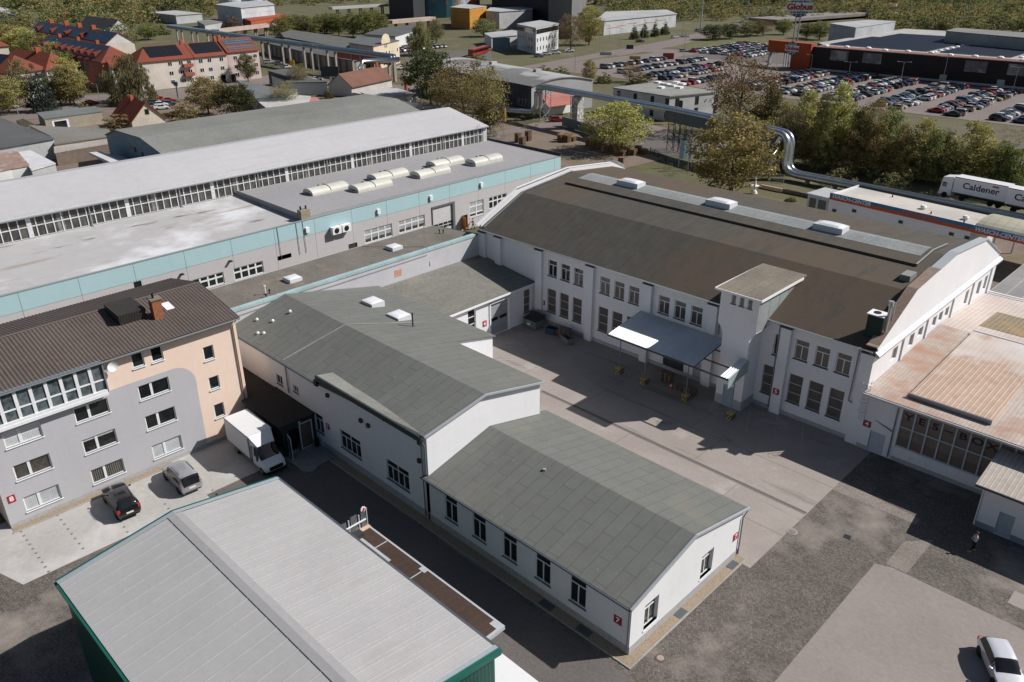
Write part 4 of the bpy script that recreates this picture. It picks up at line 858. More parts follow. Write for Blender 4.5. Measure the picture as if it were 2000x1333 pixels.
for y in (50.2,53.0,54.0,): MB().tube([(QX+.08,y,8.0),(QX+.08,y+.1,3.6)], .03, 5).build('conduit', ZINC, blu)
MB().slab([(QX+.03,49.8,3.55),(QX+.03,51.8,3.55),(QX+.03,51.8,4.1),(QX+.03,49.8,4.1)], .001).build('bare_patch', bpy.data.materials['orange_patch'], blu)
# clerestory hall
cle = thing('clerestory_hall', 'long white-roofed hall with a continuous band of upright windows', 'hall', (STX, 6, 0))
m = MB(); wallgrid(m, FE(STX, -10), 115.2, 7.9, 11.2, [(0.01,8.15,114.3,10.85)], .15); wallgrid(m, FN(STX, 105.2), 22, 0, 10.9); m.poly([(STX,105.2,10.9),(-121,105.2,13.0),(-132,105.2,10.9)]); wallgrid(m, FS(-150, -10), 40, 0, 10.9); m.build('wall', M('pale_end_wall', (.55,.57,.58), .8), cle)
F = FE(STX, -10); m = MB(); y = 0.0; k = 0
while y < 114.2:
    wd_ = .55 if k % 12 == 0 else .13
    m.fbox(F, y, y+wd_, 8.15, 10.85, -.12, -.02); y += 1.0083; k += 1
m.fbox(F, 0, 114.3, 9.5, 9.62, -.12, -.03); m.fbox(F, 0, 114.3, 8.1, 8.2, -.12, 0); fr = m.build('window_band', M('clerestory_frames', (.70,.71,.73), .6), cle)
MB().fbox(F, 0, 114.3, 8.15, 10.85, -.2, -.11).build('pane', M('clerestory_glass', (.055,.055,.05), .3, var=.5, vs=.12, c2=(.13,.125,.115), lines=[('Y', 12.1, .07, 2.6, .03)]), fr)
m = MB()
for k in range(10): m.tube([(STX+.12, 1.5+k*12.1-10+6, 10.9), (STX+.12, 1.5+k*12.1-10+6, 8.0), (STX+.5, 1.5+k*12.1-10+6, 8.0)], .09, 6)
m.build('downpipe', GALV, cle)
MB().slab([(STX+.35,-10,10.95),(STX+.35,105.4,10.95),(-121,105.4,13.1),(-121,-10,13.1)], .2).slab([(-121,-10,13.1),(-121,105.4,13.1),(-132,105.4,10.95),(-132,-10,10.95)], .2).build('roof', WHT2, cle)
MB().tube([(STX+.42,-10,10.8),(STX+.42,105.4,10.8)], .09, 6).build('gutter', flat('gutter_grey', (.20,.21,.22), .7), cle)
lad = MB()
for dy in (0,.5): lad.tube([(STX+.25,102.6+dy,8.2),(STX+.25,102.6+dy,11.6)], .03, 4)
for k in range(10): lad.tube([(STX+.25,102.6,8.3+k*.33),(STX+.25,103.1,8.3+k*.33)], .02, 4)
lad.build('roof_ladder', flat('ladder_teal', (.10,.20,.22), .6), cle)
# ================================================================ vehicles
def lerp_st(st, res):
    out = []; n = len(st)
    for i in range(n-1):
        p0, p1, p2, p3 = st[max(i-1,0)], st[i], st[i+1], st[min(i+2,n-1)]
        for k in range(res):
            t = k/res
            out.append(tuple(.5*((2*b)+(-a+c)*t+(2*a-5*b+4*c-d)*t*t+(-a+3*b-3*c+d)*t**3) if q else b+(c-b)*t for q, (a, b, c, d) in enumerate(zip(p0, p1, p2, p3))))
    out.append(tuple(st[-1])); return out
def car_hull(st, wind, rear, side, res=3):
    """st: (x, half width, z bottom, z belt, half roof width, z roof); returns paint and glass collectors"""
    S = lerp_st(st, res); paint, ws, rw, sl, sr = MB(), MB(), MB(), MB(), MB(); rows = []
    for (x, w, zb, zs, wr, zr) in S:
        wr = min(wr, w*.96); zr = max(zr, zs+.01)
        h = [(0,zb),(w*.84,zb),(w*.965,zb+.13),(w,zb+(zs-zb)*.55),(w*.955,zs),(wr+(w*.955-wr)*.12 if zr-zs > .25 else wr*1.02, zr-.07 if zr-zs > .25 else (zs+zr)/2),(wr*.86,zr-.008),(wr*.4,zr+.012)]
        rows.append([(x,-a,b) for a, b in h]+[(x,a,b) for a, b in reversed(h)])
    n = len(rows[0])
    for r0, r1 in zip(rows, rows[1:]):
        xm = (r0[0][0]+r1[0][0])/2
        for j in range(n-1):
            q = [r0[j], r1[j], r1[j+1], r0[j+1]]
            jj = j if j < 8 else 14-j
            dst = paint
            if jj == 4 and side[0] < xm < side[1]: dst = sl if j < 8 else sr
            elif jj >= 5 and wind[0] < xm < wind[1]: dst = ws
            elif jj >= 5 and rear[0] < xm < rear[1]: dst = rw
            dst.poly(q)
    paint.poly(rows[0]); paint.poly(list(reversed(rows[-1])))
    return paint, ws, rw, sl, sr
def weld(o):
    import bmesh
    bm = bmesh.new(); bm.from_mesh(o.data); bmesh.ops.remove_doubles(bm, verts=bm.verts, dist=.003)
    for f in bm.faces: f.smooth = True
    for e in bm.edges:
        if len(e.link_faces) == 2 and e.calc_face_angle(0) > R(38): e.smooth = False
    bm.to_mesh(o.data); bm.free(); return o
HATCH = [(2.0,.60,.25,.55,.5,.57),(1.92,.74,.2,.66,.6,.69),(1.4,.83,.2,.84,.68,.88),(.98,.855,.2,.93,.7,.99),(.62,.86,.2,.95,.66,1.22),(.22,.86,.2,.955,.62,1.44),(-.6,.86,.2,.97,.61,1.50),(-1.4,.85,.22,.98,.60,1.43),(-1.72,.84,.24,.97,.62,1.18),(-1.93,.80,.26,.90,.62,.95),(-2.02,.70,.3,.60,.55,.70)]
SUV = [(2.25,.66,.3,.70,.55,.72),(2.15,.84,.25,.82,.68,.86),(1.5,.91,.25,.98,.74,1.03),(1.0,.93,.25,1.04,.76,1.10),(.62,.93,.25,1.06,.72,1.34),(.2,.93,.25,1.07,.68,1.57),(-.7,.93,.25,1.08,.66,1.64),(-1.6,.92,.26,1.10,.64,1.57),(-1.98,.91,.28,1.09,.68,1.30),(-2.16,.88,.3,1.02,.68,1.06),(-2.26,.78,.34,.72,.6,.80)]
VAN = [(2.2,.62,.28,.66,.5,.68),(2.1,.80,.22,.80,.65,.84),(1.6,.88,.22,.98,.70,1.02),(1.2,.90,.22,1.05,.72,1.10),(.85,.90,.22,1.07,.73,1.42),(.45,.90,.22,1.08,.72,1.74),(-.5,.90,.22,1.08,.72,1.80),(-1.8,.90,.24,1.08,.71,1.78),(-2.05,.89,.26,1.07,.70,1.62),(-2.2,.87,.28,1.0,.68,1.05),(-2.24,.80,.32,.7,.6,.78)]
SEDAN = [(2.25,.62,.25,.56,.5,.58),(2.15,.78,.2,.68,.62,.71),(1.5,.87,.2,.84,.7,.89),(1.0,.89,.2,.92,.72,.98),(.6,.89,.2,.94,.66,1.2),(.15,.89,.2,.95,.6,1.42),(-.6,.89,.2,.96,.6,1.44),(-1.15,.88,.2,.97,.6,1.28),(-1.6,.87,.22,.97,.66,1.06),(-2.1,.82,.25,.93,.66,.98),(-2.24,.7,.3,.6,.55,.68)]
def near_car(name, label, st, wind, rear, side, paint, loc, rz, wheels, rails=False, res=4, extra=None, zoff=0):
    t = thing(name, label, 'car'); W = max(s[1] for s in st); xf, xr = st[0][0], st[-1][0]
    p, ws, rw, sl, sr = car_hull(st, wind, rear, side, res)
    weld(p.build('body', paint, t)); weld(ws.build('windscreen', CGL, t)); weld(rw.build('rear_window', CGL, t)); weld(sl.build('side_window', CGL, t)); weld(sr.build('side_window', CGL, t))
    for (x, r) in wheels:
        for s in (-1, 1):
            y = s*(W-.17)
            w = MB().tube([(x,y-.11*1,r),(x,y+.11,r)], r, 20).build('wheel', CARTYRE, t)
            MB().tube([(x,y+s*.08,r),(x,y+s*.125,r)], r*.62, 14).build('rim', RIM, w)
            MB().tube([(x,s*(W-.32),r+.02),(x,s*(W-.004),r+.02)], r+.07, 20).build('wheel_arch', BLK, t)
    for s in (-1, 1):
        y = s*(W-.24)
        MB().hexa([(xf-.34,y-.16,.60),(xf-.05,y-.13-.08*s,.58),(xf-.05,y+.13-.08*s,.58),(xf-.34,y+.16,.60),(xf-.42,y-.16,.80),(xf-.14,y-.13-.08*s,.71),(xf-.14,y+.13-.08*s,.71),(xf-.42,y+.16,.80)]).build('headlight', CHRM, t)
        yy = s*(W-.16); zt = st[-3][3]
        MB().box(xr+.04,yy-.10,zt-.32,xr+.20,yy+.10,zt-.02).build('tail_light', TAILR, t)
        xm = wind[1]-.28
        MB().tube([(xm,s*(W-.06),st[3][3]+.02),(xm-.02,s*(W+.06),st[3][3]+.06)], .025, 5).ball(xm-.02,s*(W+.12),st[3][3]+.09,.10,8,6,.75).build('mirror', paint, t)
    MB().box(xr-.03,-.27,.62,xr+.03,.27,.74).build('number_plate', PLATE, t)
    MB().box(xf-.03,-.27,.36,xf+.03,.27,.47).build('number_plate', PLATE, t)
    MB().box(xf-.10,-.5,.28,xf+.0,.5,.5).build('grille', BLK, t)
    MB().box(xr-.0,-.7,.30,xr+.08,.7,.42).build('bumper_trim', BLK, t)
    if rails:
        for s in (-1, 1):
            MB().tube([(.0,s*.66,st[6][5]-.02),(-.1,s*.64,st[6][5]+.05),(-1.5,s*.62,st[6][5]+.02),(-1.6,s*.62,st[6][5]-.06)], .02, 5).build('roof_rail', DKM, t)
    if extra: extra(t)
    t.location = loc; t.rotation_euler = (0,0,rz); return t
PSIL = M('silver_paint', (.42,.43,.45), .3, .55, var=.02, big=.02, spec=.5, coat=.6)
PBLK = M('black_paint', (.012,.011,.012), .25, .1, var=.02, big=.02, spec=.5, coat=.8)
PWS = M('pearl_white_paint', (.60,.62,.66), .25, .2, var=.02, big=.02, spec=.5, coat=.8)
def van_extra(t):
    MB().tube([(-1.2,.55,1.8),(-1.15,.55,1.98)],.012,4).build('aerial', BLK, t)
    MB().ball(-2.14,.25,1.42,.10,8,6).build('round_sticker', SIGNW, t) if 0 else None
a = G(334,912,.6); b = G(392,958,.6)
near_car('silver_van', 'silver compact van with black rear window parked by the grey office wall', VAN, (.42,1.25), (-2.22,-1.98), (-2.0,.75), PSIL, (-59.1,20.3,.012), R(180-2), ((1.35,.31),(-1.35,.31)), True, 4, van_extra)
near_car('black_estate_car', 'black car with glass roof parked nose to the grey office wall', SUV, (.2,1.02), (-2.2,-1.65), (-1.95,.6), PBLK, (-59.5,15.45,.012), R(180-4), ((1.4,.34),(-1.4,.34)), True)
near_car('silver_hatchback', 'silver hatchback on the beige pavers in the lower right corner', HATCH, (.2,.98), (-1.95,-1.42), (-1.62,.62), PWS, (-3.95,46.35,.012), math.atan2(-1.6,1.5)+R(-9), ((1.25,.30),(-1.25,.30)), False, 4)
# ---- box truck
tk = thing('box_truck', 'white box truck with black grille parked by the entrance, facing right', 'truck')
VW = M('truck_white', (.72,.73,.75), .45, var=.02, big=.02, spec=.4, coat=.2)
cabst = [(3.15,.72,.4,.75,.62,.80),(3.05,.92,.35,.95,.74,1.0),(2.6,.98,.35,1.20,.80,1.26),(2.25,.99,.35,1.32,.84,1.42),(1.95,.99,.35,1.36,.86,1.80),(1.6,.99,.35,1.38,.84,2.28),(1.2,.99,.35,1.38,.84,2.38),(.9,.99,.35,1.38,.84,2.38)]
p, ws, rw, sl, sr = car_hull(cabst, (1.62,2.3), (-9,-8), (1.1,2.05), 4)
weld(p.build('cab', VW, tk)); weld(ws.build('windscreen', CGL, tk)); weld(sl.build('side_window', CGL, tk)); weld(sr.build('side_window', CGL, tk))
bx_ = MB().box(-3.6,-1.12,.85,.78,1.12,3.15).build('box_body', M('box_panel', (.66,.67,.68), .55, var=.02, big=.02), tk)
m = MB()
for s in (-1,1):
    m.box(-3.62,s*1.10,3.05,.80,s*1.14,3.18).box(-3.62,s*1.10,.82,.80,s*1.14,.95).box(.72,s*1.09,.82,.81,s*1.14,3.18)
m.build('edge_profile', flat('alu_edge', (.30,.31,.32), .4, .6), bx_)
MB().poly([(.80,-1.05,3.12),(.80,1.05,3.12),(1.75,.78,2.42),(1.75,-.78,2.42)]).poly([(.80,-1.05,3.12),(1.75,-.78,2.42),(1.1,-.95,2.3),(.80,-1.05,2.3)]).poly([(.80,1.05,3.12),(1.75,.78,2.42),(1.1,.95,2.3),(.80,1.05,2.3)]).build('wind_deflector', VW, tk)
MB().box(3.02,-.62,.62,3.19,.62,.92).build('grille', BLK, tk); MB().box(2.95,-.9,.32,3.22,.9,.56).build('bumper', BLK, tk)
MB().box(2.9,-.42,1.02,2.96,.42,1.06).build('bonnet_mark', DKM, tk)
for s in (-1,1):
    MB().hexa([(2.85,s*.70-.12,.85),(3.14,s*.66-.1,.82),(3.14,s*.66+.1,.82),(2.85,s*.70+.14,.85),(2.75,s*.70-.12,1.12),(3.0,s*.66-.1,1.0),(3.0,s*.66+.1,1.0),(2.75,s*.70+.14,1.12)]).build('headlight', CHRM, tk)
    MB().box(2.05,s*1.03-.04,1.35,2.15,s*1.03+.16*s,1.75).build('mirror', BLK, tk)
    for x in (2.3,-2.2):
        w = MB().tube([(x,s*.72,.35),(x,s*.98,.35)], .35, 20).build('wheel', CARTYRE, tk); MB().tube([(x,s*.9,.35),(x,s*1.0,.35)], .2, 12).build('rim', RIM, w)
MB().box(-3.5,-.9,.5,2.0,.9,.85).build('chassis', BLK, tk)
c1, c2, c3 = G(432,815,3.15), G(483,857,3.15), G(529,833,3.15)
hd_ = math.atan2(c2.y-c1.y, c2.x-c1.x); mid_ = (c2+c3)/2
tk.location = (mid_.x-.8*math.cos(hd_), mid_.y-.8*math.sin(hd_), .015); tk.rotation_euler = (0,0,hd_)
TRUCKDBG = (tuple(tk.location), math.degrees(hd_))
# ---- flatbed trailer beside the green hall
fl = thing('flatbed_trailer', 'long flatbed trailer with brown plywood deck beside the green hall', 'trailer', (-41.8, 25.7, 0))
PLY = M('brown_plywood', (.075,.048,.038), .55, var=.12, vs=.8, lines=[('X', 1.25, .012, 1.9, 0)], spec=.3)
GREYP = flat('trailer_grey', (.42,.44,.47), .5)
MB().box(-41.6,24.55,1.18,-27.65,26.82,1.28).build('deck', PLY, fl)
MB().box(-41.6,26.82,1.02,-27.5,26.97,1.30).box(-41.6,24.4,1.02,-27.5,24.55,1.30).box(-27.65,24.4,1.0,-27.45,26.97,1.31).build('side_rail', GREYP, fl)
m = MB().box(-41.4,25.45,1.28,-37.6,25.72,1.31).build('deck_strip', GREYP, fl)
MB().box(-39.5,24.6,1.28,-39.42,26.8,1.30).box(-35.2,24.6,1.28,-35.12,26.8,1.30).build('cross_strip', GREYP, fl)
m = MB().box(-28.3,26.4,1.28,-27.6,26.85,1.315).box(-35.5,26.5,1.28,-34.9,26.85,1.315).build('rail_plate', GREYP, fl)
MB().box(-27.5,24.6,.62,-27.4,25.7,.78).build('orange_bar', flat('orange_bar', (.5,.13,.03), .5), fl)
MB().box(-41,25.1,.75,-28,26.2,1.05).build('chassis', BLK, fl)
for x in (-31,-32.3,-33.6):
    for y in (24.75,26.6): MB().tube([(x,y-.14,.5),(x,y+.14,.5)], .5, 16).build('wheel', CARTYRE, fl)
PLW = flat('pale_wood', (.60,.43,.32), .8)
MB().box(-42.1,24.4,1.15,-41.6,26.97,1.34).build('headboard_sill', PLW, fl)
for y0, y1, h in ((24.45,25.0,1.25),(25.5,25.95,1.45),(26.4,26.75,1.45)):
    mm = MB(); yy = y0
    while yy < y1: mm.box(-42.0,yy,1.34,-41.93,yy+.055,1.3+h); yy += .11
    mm.build('stake_bundle', M('galv_stakes', (.38,.42,.44), .4, .6) if 'galv_stakes' not in bpy.data.materials else bpy.data.materials['galv_stakes'], fl)
for y in (25.25,26.15): MB().box(-42.0,y,1.34,-41.92,y+.09,2.6).build('stake', GREYP, fl)
MB().box(-41.92,24.5,1.95,-41.84,26.75,2.04).build('cross_bar', SIGNW, fl)
MB().box(-42.0,26.88,1.3,-41.93,26.94,2.9).build('stake', GREYP, fl)
MB().box(-41.6,25.0,1.28,-41.0,25.9,1.72).build('tool_box', DKM, fl)
k_ = MB().tube([(-41.97,26.62,2.93),(-41.90,26.62,2.93)], .22, 10).build('warning_board', SIGNW, fl); MB().poly([(-41.89,26.46,2.78),(-41.89,26.62,2.72),(-41.89,26.78,2.93),(-41.89,26.66,3.08)]).build('red_stripe', flat('red_reflector', (.5,.02,.02), .4), k_)
# ---- white covered lorry trailer seen as a pale roof
wt = thing('covered_lorry_trailer', 'white-roofed lorry trailer squeezed between the green hall and the flatbed', 'trailer', (-26, 22.8, 0))
c = G(883,1203,3.0); 
MB().box(c.x,21.7,1.1,-17,24.15,3.0).build('box_body', M('tarpaulin_white', (.70,.71,.72), .6, var=.02, big=.02), wt)
MB().box(c.x+.3,22.2,.7,-17.3,23.7,1.1).build('chassis', BLK, wt)
for x in (-20,-21.3,-22.6,-29.5):
    for y in (21.95,23.9): MB().tube([(x,y-.14,.5),(x,y+.14,.5)], .5, 16).build('wheel', CARTYRE, wt)
# ---- bin and odds by the hall
bn = thing('waste_container', 'large grey lidded waste container with a red label by the lean-to', 'bin', (-59.3,63.6,0))
MB().hexa([(-60.1,62.9,.15),(-58.3,62.9,.15),(-58.3,64.2,.15),(-60.1,64.2,.15),(-60.25,62.75,1.15),(-58.15,62.75,1.15),(-58.15,64.35,1.15),(-60.25,64.35,1.15)]).build('tub', flat('bin_grey_green', (.13,.17,.15), .6), bn)
MB().hexa([(-60.3,62.7,1.15),(-58.1,62.7,1.15),(-58.1,64.4,1.15),(-60.3,64.4,1.15),(-60.2,62.9,1.2),(-58.2,62.9,1.2),(-58.2,64.4,1.62),(-60.2,64.4,1.62)]).build('lid', flat('bin_lid', (.03,.035,.035), .6), bn)
lb = MB().box(-59.5,62.68,.55,-59.05,62.78,.95).build('label_plate', SIGNW, bn); MB().box(-59.5,62.66,.78,-59.05,62.685,.95).build('red_band', RED, bn)
for x in (-60.0,-58.4):
    for y in (63.0,64.1): MB().tube([(x-.04,y,.09),(x+.04,y,.09)], .09, 10).build('wheel', CARTYRE, bn)
def stack(name, la, x, y, n, mat=WOOD, a=0, grp=None, kind='pallets', lx=1.2, ly=.8, z0=0):
    t = thing(name, la, kind, (x, y, z0), grp)
    for q in range(n):
        m = MB(); pallet_mb(m, x+.02*math.sin(q*5), y+.02*math.cos(q*7), z0+q*.15, a, lx, ly); m.build('pallet', mat, t)
    return t
stack('pallet_stack', 'dark weathered pallet stack against the white hall near the grey crate', -54.6, 63.9, 8, WOODW, .2)
stack('pallet_stack', 'broken brown pallets leaning low by the blue crate', -55.7, 64.0, 4, WOODW, .5)
def crate(la, x, y, lx, ly, h, mat, a=0, z=0):
    t = thing('crate', la, 'crate', (x,y,z)); c_, s_ = math.cos(a), math.sin(a)
    for k in range(4):
        m = MB(); 
        if k < 2: m.obox(x+(2*k-1)*(lx/2-.03)*c_, y+(2*k-1)*(lx/2-.03)*s_, z+.1, .06, ly, h-.1, a)
        else: m.obox(x-(2*k-5)*(ly/2-.03)*s_, y+(2*k-5)*(ly/2-.03)*c_, z+.1, lx-.12, .06, h-.1, a)
        m.build('side_panel', mat, t)
    MB().obox(x, y, z+.08, lx-.12, ly-.12, .05, a).build('floor_panel', mat, t)
    m = MB()
    for p in (-.4,0,.4): m.obox(x+p*lx*c_, y+p*lx*s_, z, .1, ly, .1, a)
    m.build('runner', mat, t); return t
crate('blue grated crate beside the pallets in the yard corner', -56.5, 63.6, 1.1, .8, .8, flat('crate_blue', (.025,.055,.09), .7), .2)
crate('grey stone-coloured crate in front of the weathered pallet stack', -53.6, 63.1, 1.5, .9, .75, flat('crate_grey', (.14,.15,.15), .8), -.3)
# ================================================================ people
def skin_mesh(name, joints, bones, radii, mat, parent):
    me = bpy.data.meshes.new(name); me.from_pydata(joints, bones, []); o = bpy.data.objects.new(name, me); COL.objects.link(o)
    md = o.modifiers.new('s', 'SKIN'); sv_ = me.skin_vertices[0].data
    for i, r in enumerate(radii): sv_[i].radius = (r, r*.85) if not isinstance(r, tuple) else r
    sv_[0].use_root = True
    s2 = o.modifiers.new('b', 'SUBSURF'); s2.levels = 1; s2.render_levels = 1
    bpy.context.view_layer.update()
    nm = bpy.data.meshes.new_from_object(o.evaluated_get(bpy.context.evaluated_depsgraph_get())); bpy.data.objects.remove(o)
    nm.materials.clear(); nm.materials.append(mat); nm.polygons.foreach_set('use_smooth', [True]*len(nm.polygons))
    n = bpy.data.objects.new(name, nm); COL.objects.link(n); n.parent = parent; ORG[n.name] = Vector((0,0,0)); return n
def person(label, x, y, z, rz, top, legs, shoe, hair, arms='crossed', step=.18, scale=1.0):
    t = thing('person', label, 'person')
    hp, kn, an = .10, .11, .12
    J = [(0,0,.93),(0,0,1.12),(0,0,1.38),(0,0,1.50),(0.02,0,1.58),(.03,0,1.68)]   # pelvis, waist, chest, neck, head
    Rr = [.13,.115,.14,.055,.075,.088]; B = [(0,1),(1,2),(2,3),(3,4),(4,5)]
    def add(pts, rr, root):
        k = root
        for p, r in zip(pts, rr): J.append(p); Rr.append(r); B.append((k, len(J)-1)); k = len(J)-1
        return k
    for s in (-1, 1):
        sp = step*s
        add([(0,s*hp,.86),(sp*.45+.02,s*kn,.50),(sp*1.0,s*an,.10),(sp+.15,s*(an+.02),.04)], [.085,.058,.042,.035], 0)
    hands = []
    for s in (-1, 1):
        if arms == 'crossed': pts = [(0,s*.19,1.38),(.06,s*.27,1.12),(.24,s*.02,1.10 if s > 0 else 1.14),(.27,-s*.10,1.13)]
        elif arms == 'up': pts = [(0,s*.19,1.38),(.12,s*.30,1.15),(.33,s*.22,1.22),(.40,s*.20,1.24)]
        else: pts = [(0,s*.19,1.38),(-.02,s*.25,1.10),(.06,s*.24,.86),(.08,s*.24,.78)]
        k = add(pts, [.06,.045,.034,.028], 2)
        h = Vector(J[k]); d = (Vector(pts[3])-Vector(pts[2])).normalized()
        side = d.cross(Vector((0,0,1))); side = side.normalized() if side.length > .1 else Vector((0,1,0))
        for q in range(4):
            o1 = h+side*(.024*(q-1.5))+d*.02; J.append(tuple(o1)); Rr.append(.009); B.append((k, len(J)-1)); r0 = len(J)-1
            L_ = (.055,.068,.064,.05)[q]; J.append(tuple(o1+d*L_*.6+Vector((0,0,-.006)))); Rr.append(.008); B.append((r0, len(J)-1))
            J.append(tuple(o1+d*L_+Vector((0,0,-.02)))); Rr.append(.007); B.append((len(J)-2, len(J)-1))
        o1 = h+side*.04-d*.01; J.append(tuple(o1)); Rr.append(.010); B.append((k, len(J)-1)); J.append(tuple(o1+side*.02+d*.035)); Rr.append(.009); B.append((len(J)-2, len(J)-1))
    body = skin_mesh('body', J, B, Rr, SKIN, t)
    f = MB().ball(.10,-.032,1.70,.012,6,4).ball(.10,.032,1.70,.012,6,4).build('eyes', BLK, t)
    MB().tube([(.095,0,1.70),(.118,0,1.665)], [.008,.014], 6).build('nose', SKIN, t); MB().box(.100,-.022,1.628,.108,.022,1.636).build('mouth', flat('lips', (.30,.10,.08), .6) if 'lips' not in bpy.data.materials else bpy.data.materials['lips'], t)
    for s in (-1,1): MB().ball(.02,s*.085,1.68,.022,6,5).build('ear', SKIN, t)
    # jacket and trousers over the body
    Jt = J[:3]+[(0,0,1.46)]; Bt = [(0,1),(1,2),(2,3)]; Rt = [.15,.135,.16,.07]; Jt[0] = (0,0,.95)
    for s in (-1, 1):
        i0 = 6+8 if s < 0 else None
        pts = ([(0,s*.19,1.38),(.06,s*.27,1.12),(.23,s*.03,1.10 if s > 0 else 1.14)] if arms == 'crossed' else [(0,s*.19,1.38),(.12,s*.30,1.15),(.31,s*.225,1.21)] if arms == 'up' else [(0,s*.19,1.38),(-.02,s*.25,1.10),(.055,s*.24,.88)])
        k = 2
        for p, r in zip(pts, (.075,.060,.048)): Jt.append(p); Rt.append(r); Bt.append((k, len(Jt)-1)); k = len(Jt)-1
    skin_mesh('jacket', Jt, Bt, Rt, top, t)
    Jl = [(0,0,.97)]; Bl = []; Rl = [.145]
    for s in (-1, 1):
        sp = step*s; k = 0
        for p, r in zip([(0,s*hp,.86),(sp*.45+.02,s*kn,.50),(sp*.95,s*an,.14)], (.10,.075,.058)): Jl.append(p); Rl.append(r); Bl.append((k, len(Jl)-1)); k = len(Jl)-1
    skin_mesh('trousers', Jl, Bl, Rl, legs, t)
    for s in (-1, 1): MB().hexa([(step*s-.08,s*an-.05,0),(step*s+.21,s*an-.04,0),(step*s+.21,s*an+.05,0),(step*s-.08,s*an+.05,0),(step*s-.07,s*an-.04,.11),(step*s+.16,s*an-.035,.06),(step*s+.16,s*an+.04,.06),(step*s-.07,s*an+.04,.11)]).build('shoe', shoe, t)
    MB().ball(.008,0,1.705,.098,12,8,1.0,half=True).ball(-.02,0,1.69,.095,10,8).build('hair', hair, t, True)
    t.location = (x, y, z); t.rotation_euler = (0,0,rz); t.scale = (scale,)*3
    return t
q = G(1899,1077)
person('person in pale jacket and black trousers standing in shade before the hut', q.x, q.y, .0, R(215), flat('pale_jacket', (.50,.55,.62), .8), flat('black_trousers', (.012,.012,.014), .9), flat('grey_shoe', (.30,.31,.32), .7), flat('brown_hair', (.09,.045,.025), .9))
q = G(921.8,446.8)
person('person dressed in black beside the orange door of the blue-banded hall', q.x+.3, q.y, .0, R(200), flat('black_jacket', (.012,.011,.012), .8), flat('dark_trousers', (.014,.014,.016), .9), BLK, flat('dark_hair', (.02,.015,.012), .9), 'up', .22)
q = G(908,447); t = thing('hand_cart', 'small loaded hand cart beside the orange door', 'cart', (q.x+.2,q.y-.3,0))
MB().obox(q.x+.2,q.y-.3,.25,1.5,.7,.06,.5).build('platform', WOOD, t); MB().obox(q.x+.1,q.y-.35,.31,.6,.5,.45,.5).build('carton', M('pale_carton', (.5,.45,.40), .8), t); MB().tube([(q.x+.85,q.y,.3),(q.x+.95,q.y+.05,1.1)], .02, 5).build('handle', BLK, t)
for dx, dy in ((-.3,-.5),(.7,0)): MB().tube([(q.x+dx+.1,q.y+dy-.1,.12),(q.x+dx+.1,q.y+dy+.0,.12)], .12, 10).build('wheel', CARTYRE, t)
# ================================================================ wash centre and the lorry behind
wc = thing('wash_centre', 'low white wash centre with blue and orange lettered fascia', 'building', (-52,125,0))
W0 = G(1622,380,5.0); W1 = G(1899,443,5.0); WB = G(1674.5,363,5.0); ang = math.atan2(W1.y-W0.y, W1.x-W0.x)
ux = Vector((math.cos(ang), math.sin(ang), 0)); uy = Vector((-ux.y, ux.x, 0))
def wq(a, b, z): p = W0+ux*a+uy*b; return (p.x, p.y, z)
Lw = (W1-W0).length; Dw = 8.6
mm = MB().prism([wq(0,0,0), wq(Lw,0,0), wq(Lw,Dw,0), wq(0,Dw,0)], 0, 4.7); mm.build('wall', WHITE, wc)
MB().prism([wq(.2,.2,0), wq(Lw-.2,.2,0), wq(Lw-.2,Dw-.2,0), wq(.2,Dw-.2,0)], 4.7, 4.78).build('roof', M('dirty_white_roof', (.55,.52,.48), .85, var=.05, vs=.3, patches=[((.36,.30,.26), .25, .58, .8)]), wc)
FWc = (Vector(wq(0,0,0)), ux, -uy)
MB().fbox(FWc, 0, Lw, 4.65, 5.1, -.15, 0).build('parapet', COPW, wc)
for a, b, c_, d_ in ((0,Dw-.15,Lw,Dw),): MB().prism([wq(a,b,0),wq(c_,b,0),wq(c_,d_,0),wq(a,d_,0)], 4.7, 5.15).build('parapet', DKM, wc)
MB().prism([wq(0,0,0),wq(.15,0,0),wq(.15,Dw,0),wq(0,Dw,0)], 4.7, 5.1).build('parapet', COPW, wc); MB().prism([wq(Lw-.15,0,0),wq(Lw,0,0),wq(Lw,Dw,0),wq(Lw-.15,Dw,0)], 4.7, 5.1).build('parapet', COPW, wc)
Lf = 34.0; OB = flat('fascia_blue', (.03,.14,.26), .5); OO = flat('fascia_orange', (.42,.075,.02), .5)
MB().fbox(FWc, 0, Lf, 4.75, 5.3, .02, .14).build('fascia_blue', OB, wc); fo = MB().fbox(FWc, 0, Lf, 4.25, 4.75, .02, .14).build('fascia_orange', OO, wc)
ck = MB(); ck2 = MB(); u = 12.2; k = 0
for i in range(13):
    for j in range(3):
        if (i+j) % 2: (ck if j > 0 else ck2).fbox(FWc, 11.6+i*.42, 12.02+i*.42, 4.42+j*.28, 4.70+j*.28, .14, .15)
ck.build('orange_check', OO, wc); ck2.build('blue_check', OB, wc)
ORL = flat('orange_letters', (.50,.10,.03), .5); LBL = flat('pale_blue_letters', (.52,.62,.70), .5)
text('WASCH-CENTER', FWc, .35, 4.86, .62, LBL, wc, 'lettering', .15, 1.0, .02, .25, align='LEFT'); text('WASCH-CENTER', FWc, 22.3, 4.80, .62, LBL, wc, 'lettering', .15, 1.0, .02, .25, align='LEFT')
for u0 in (7.0, 29.4): text('agata', FWc, u0, 4.72, .42, ORL, wc, 'script_mark', .15, 1.2, .01, .5, align='LEFT')
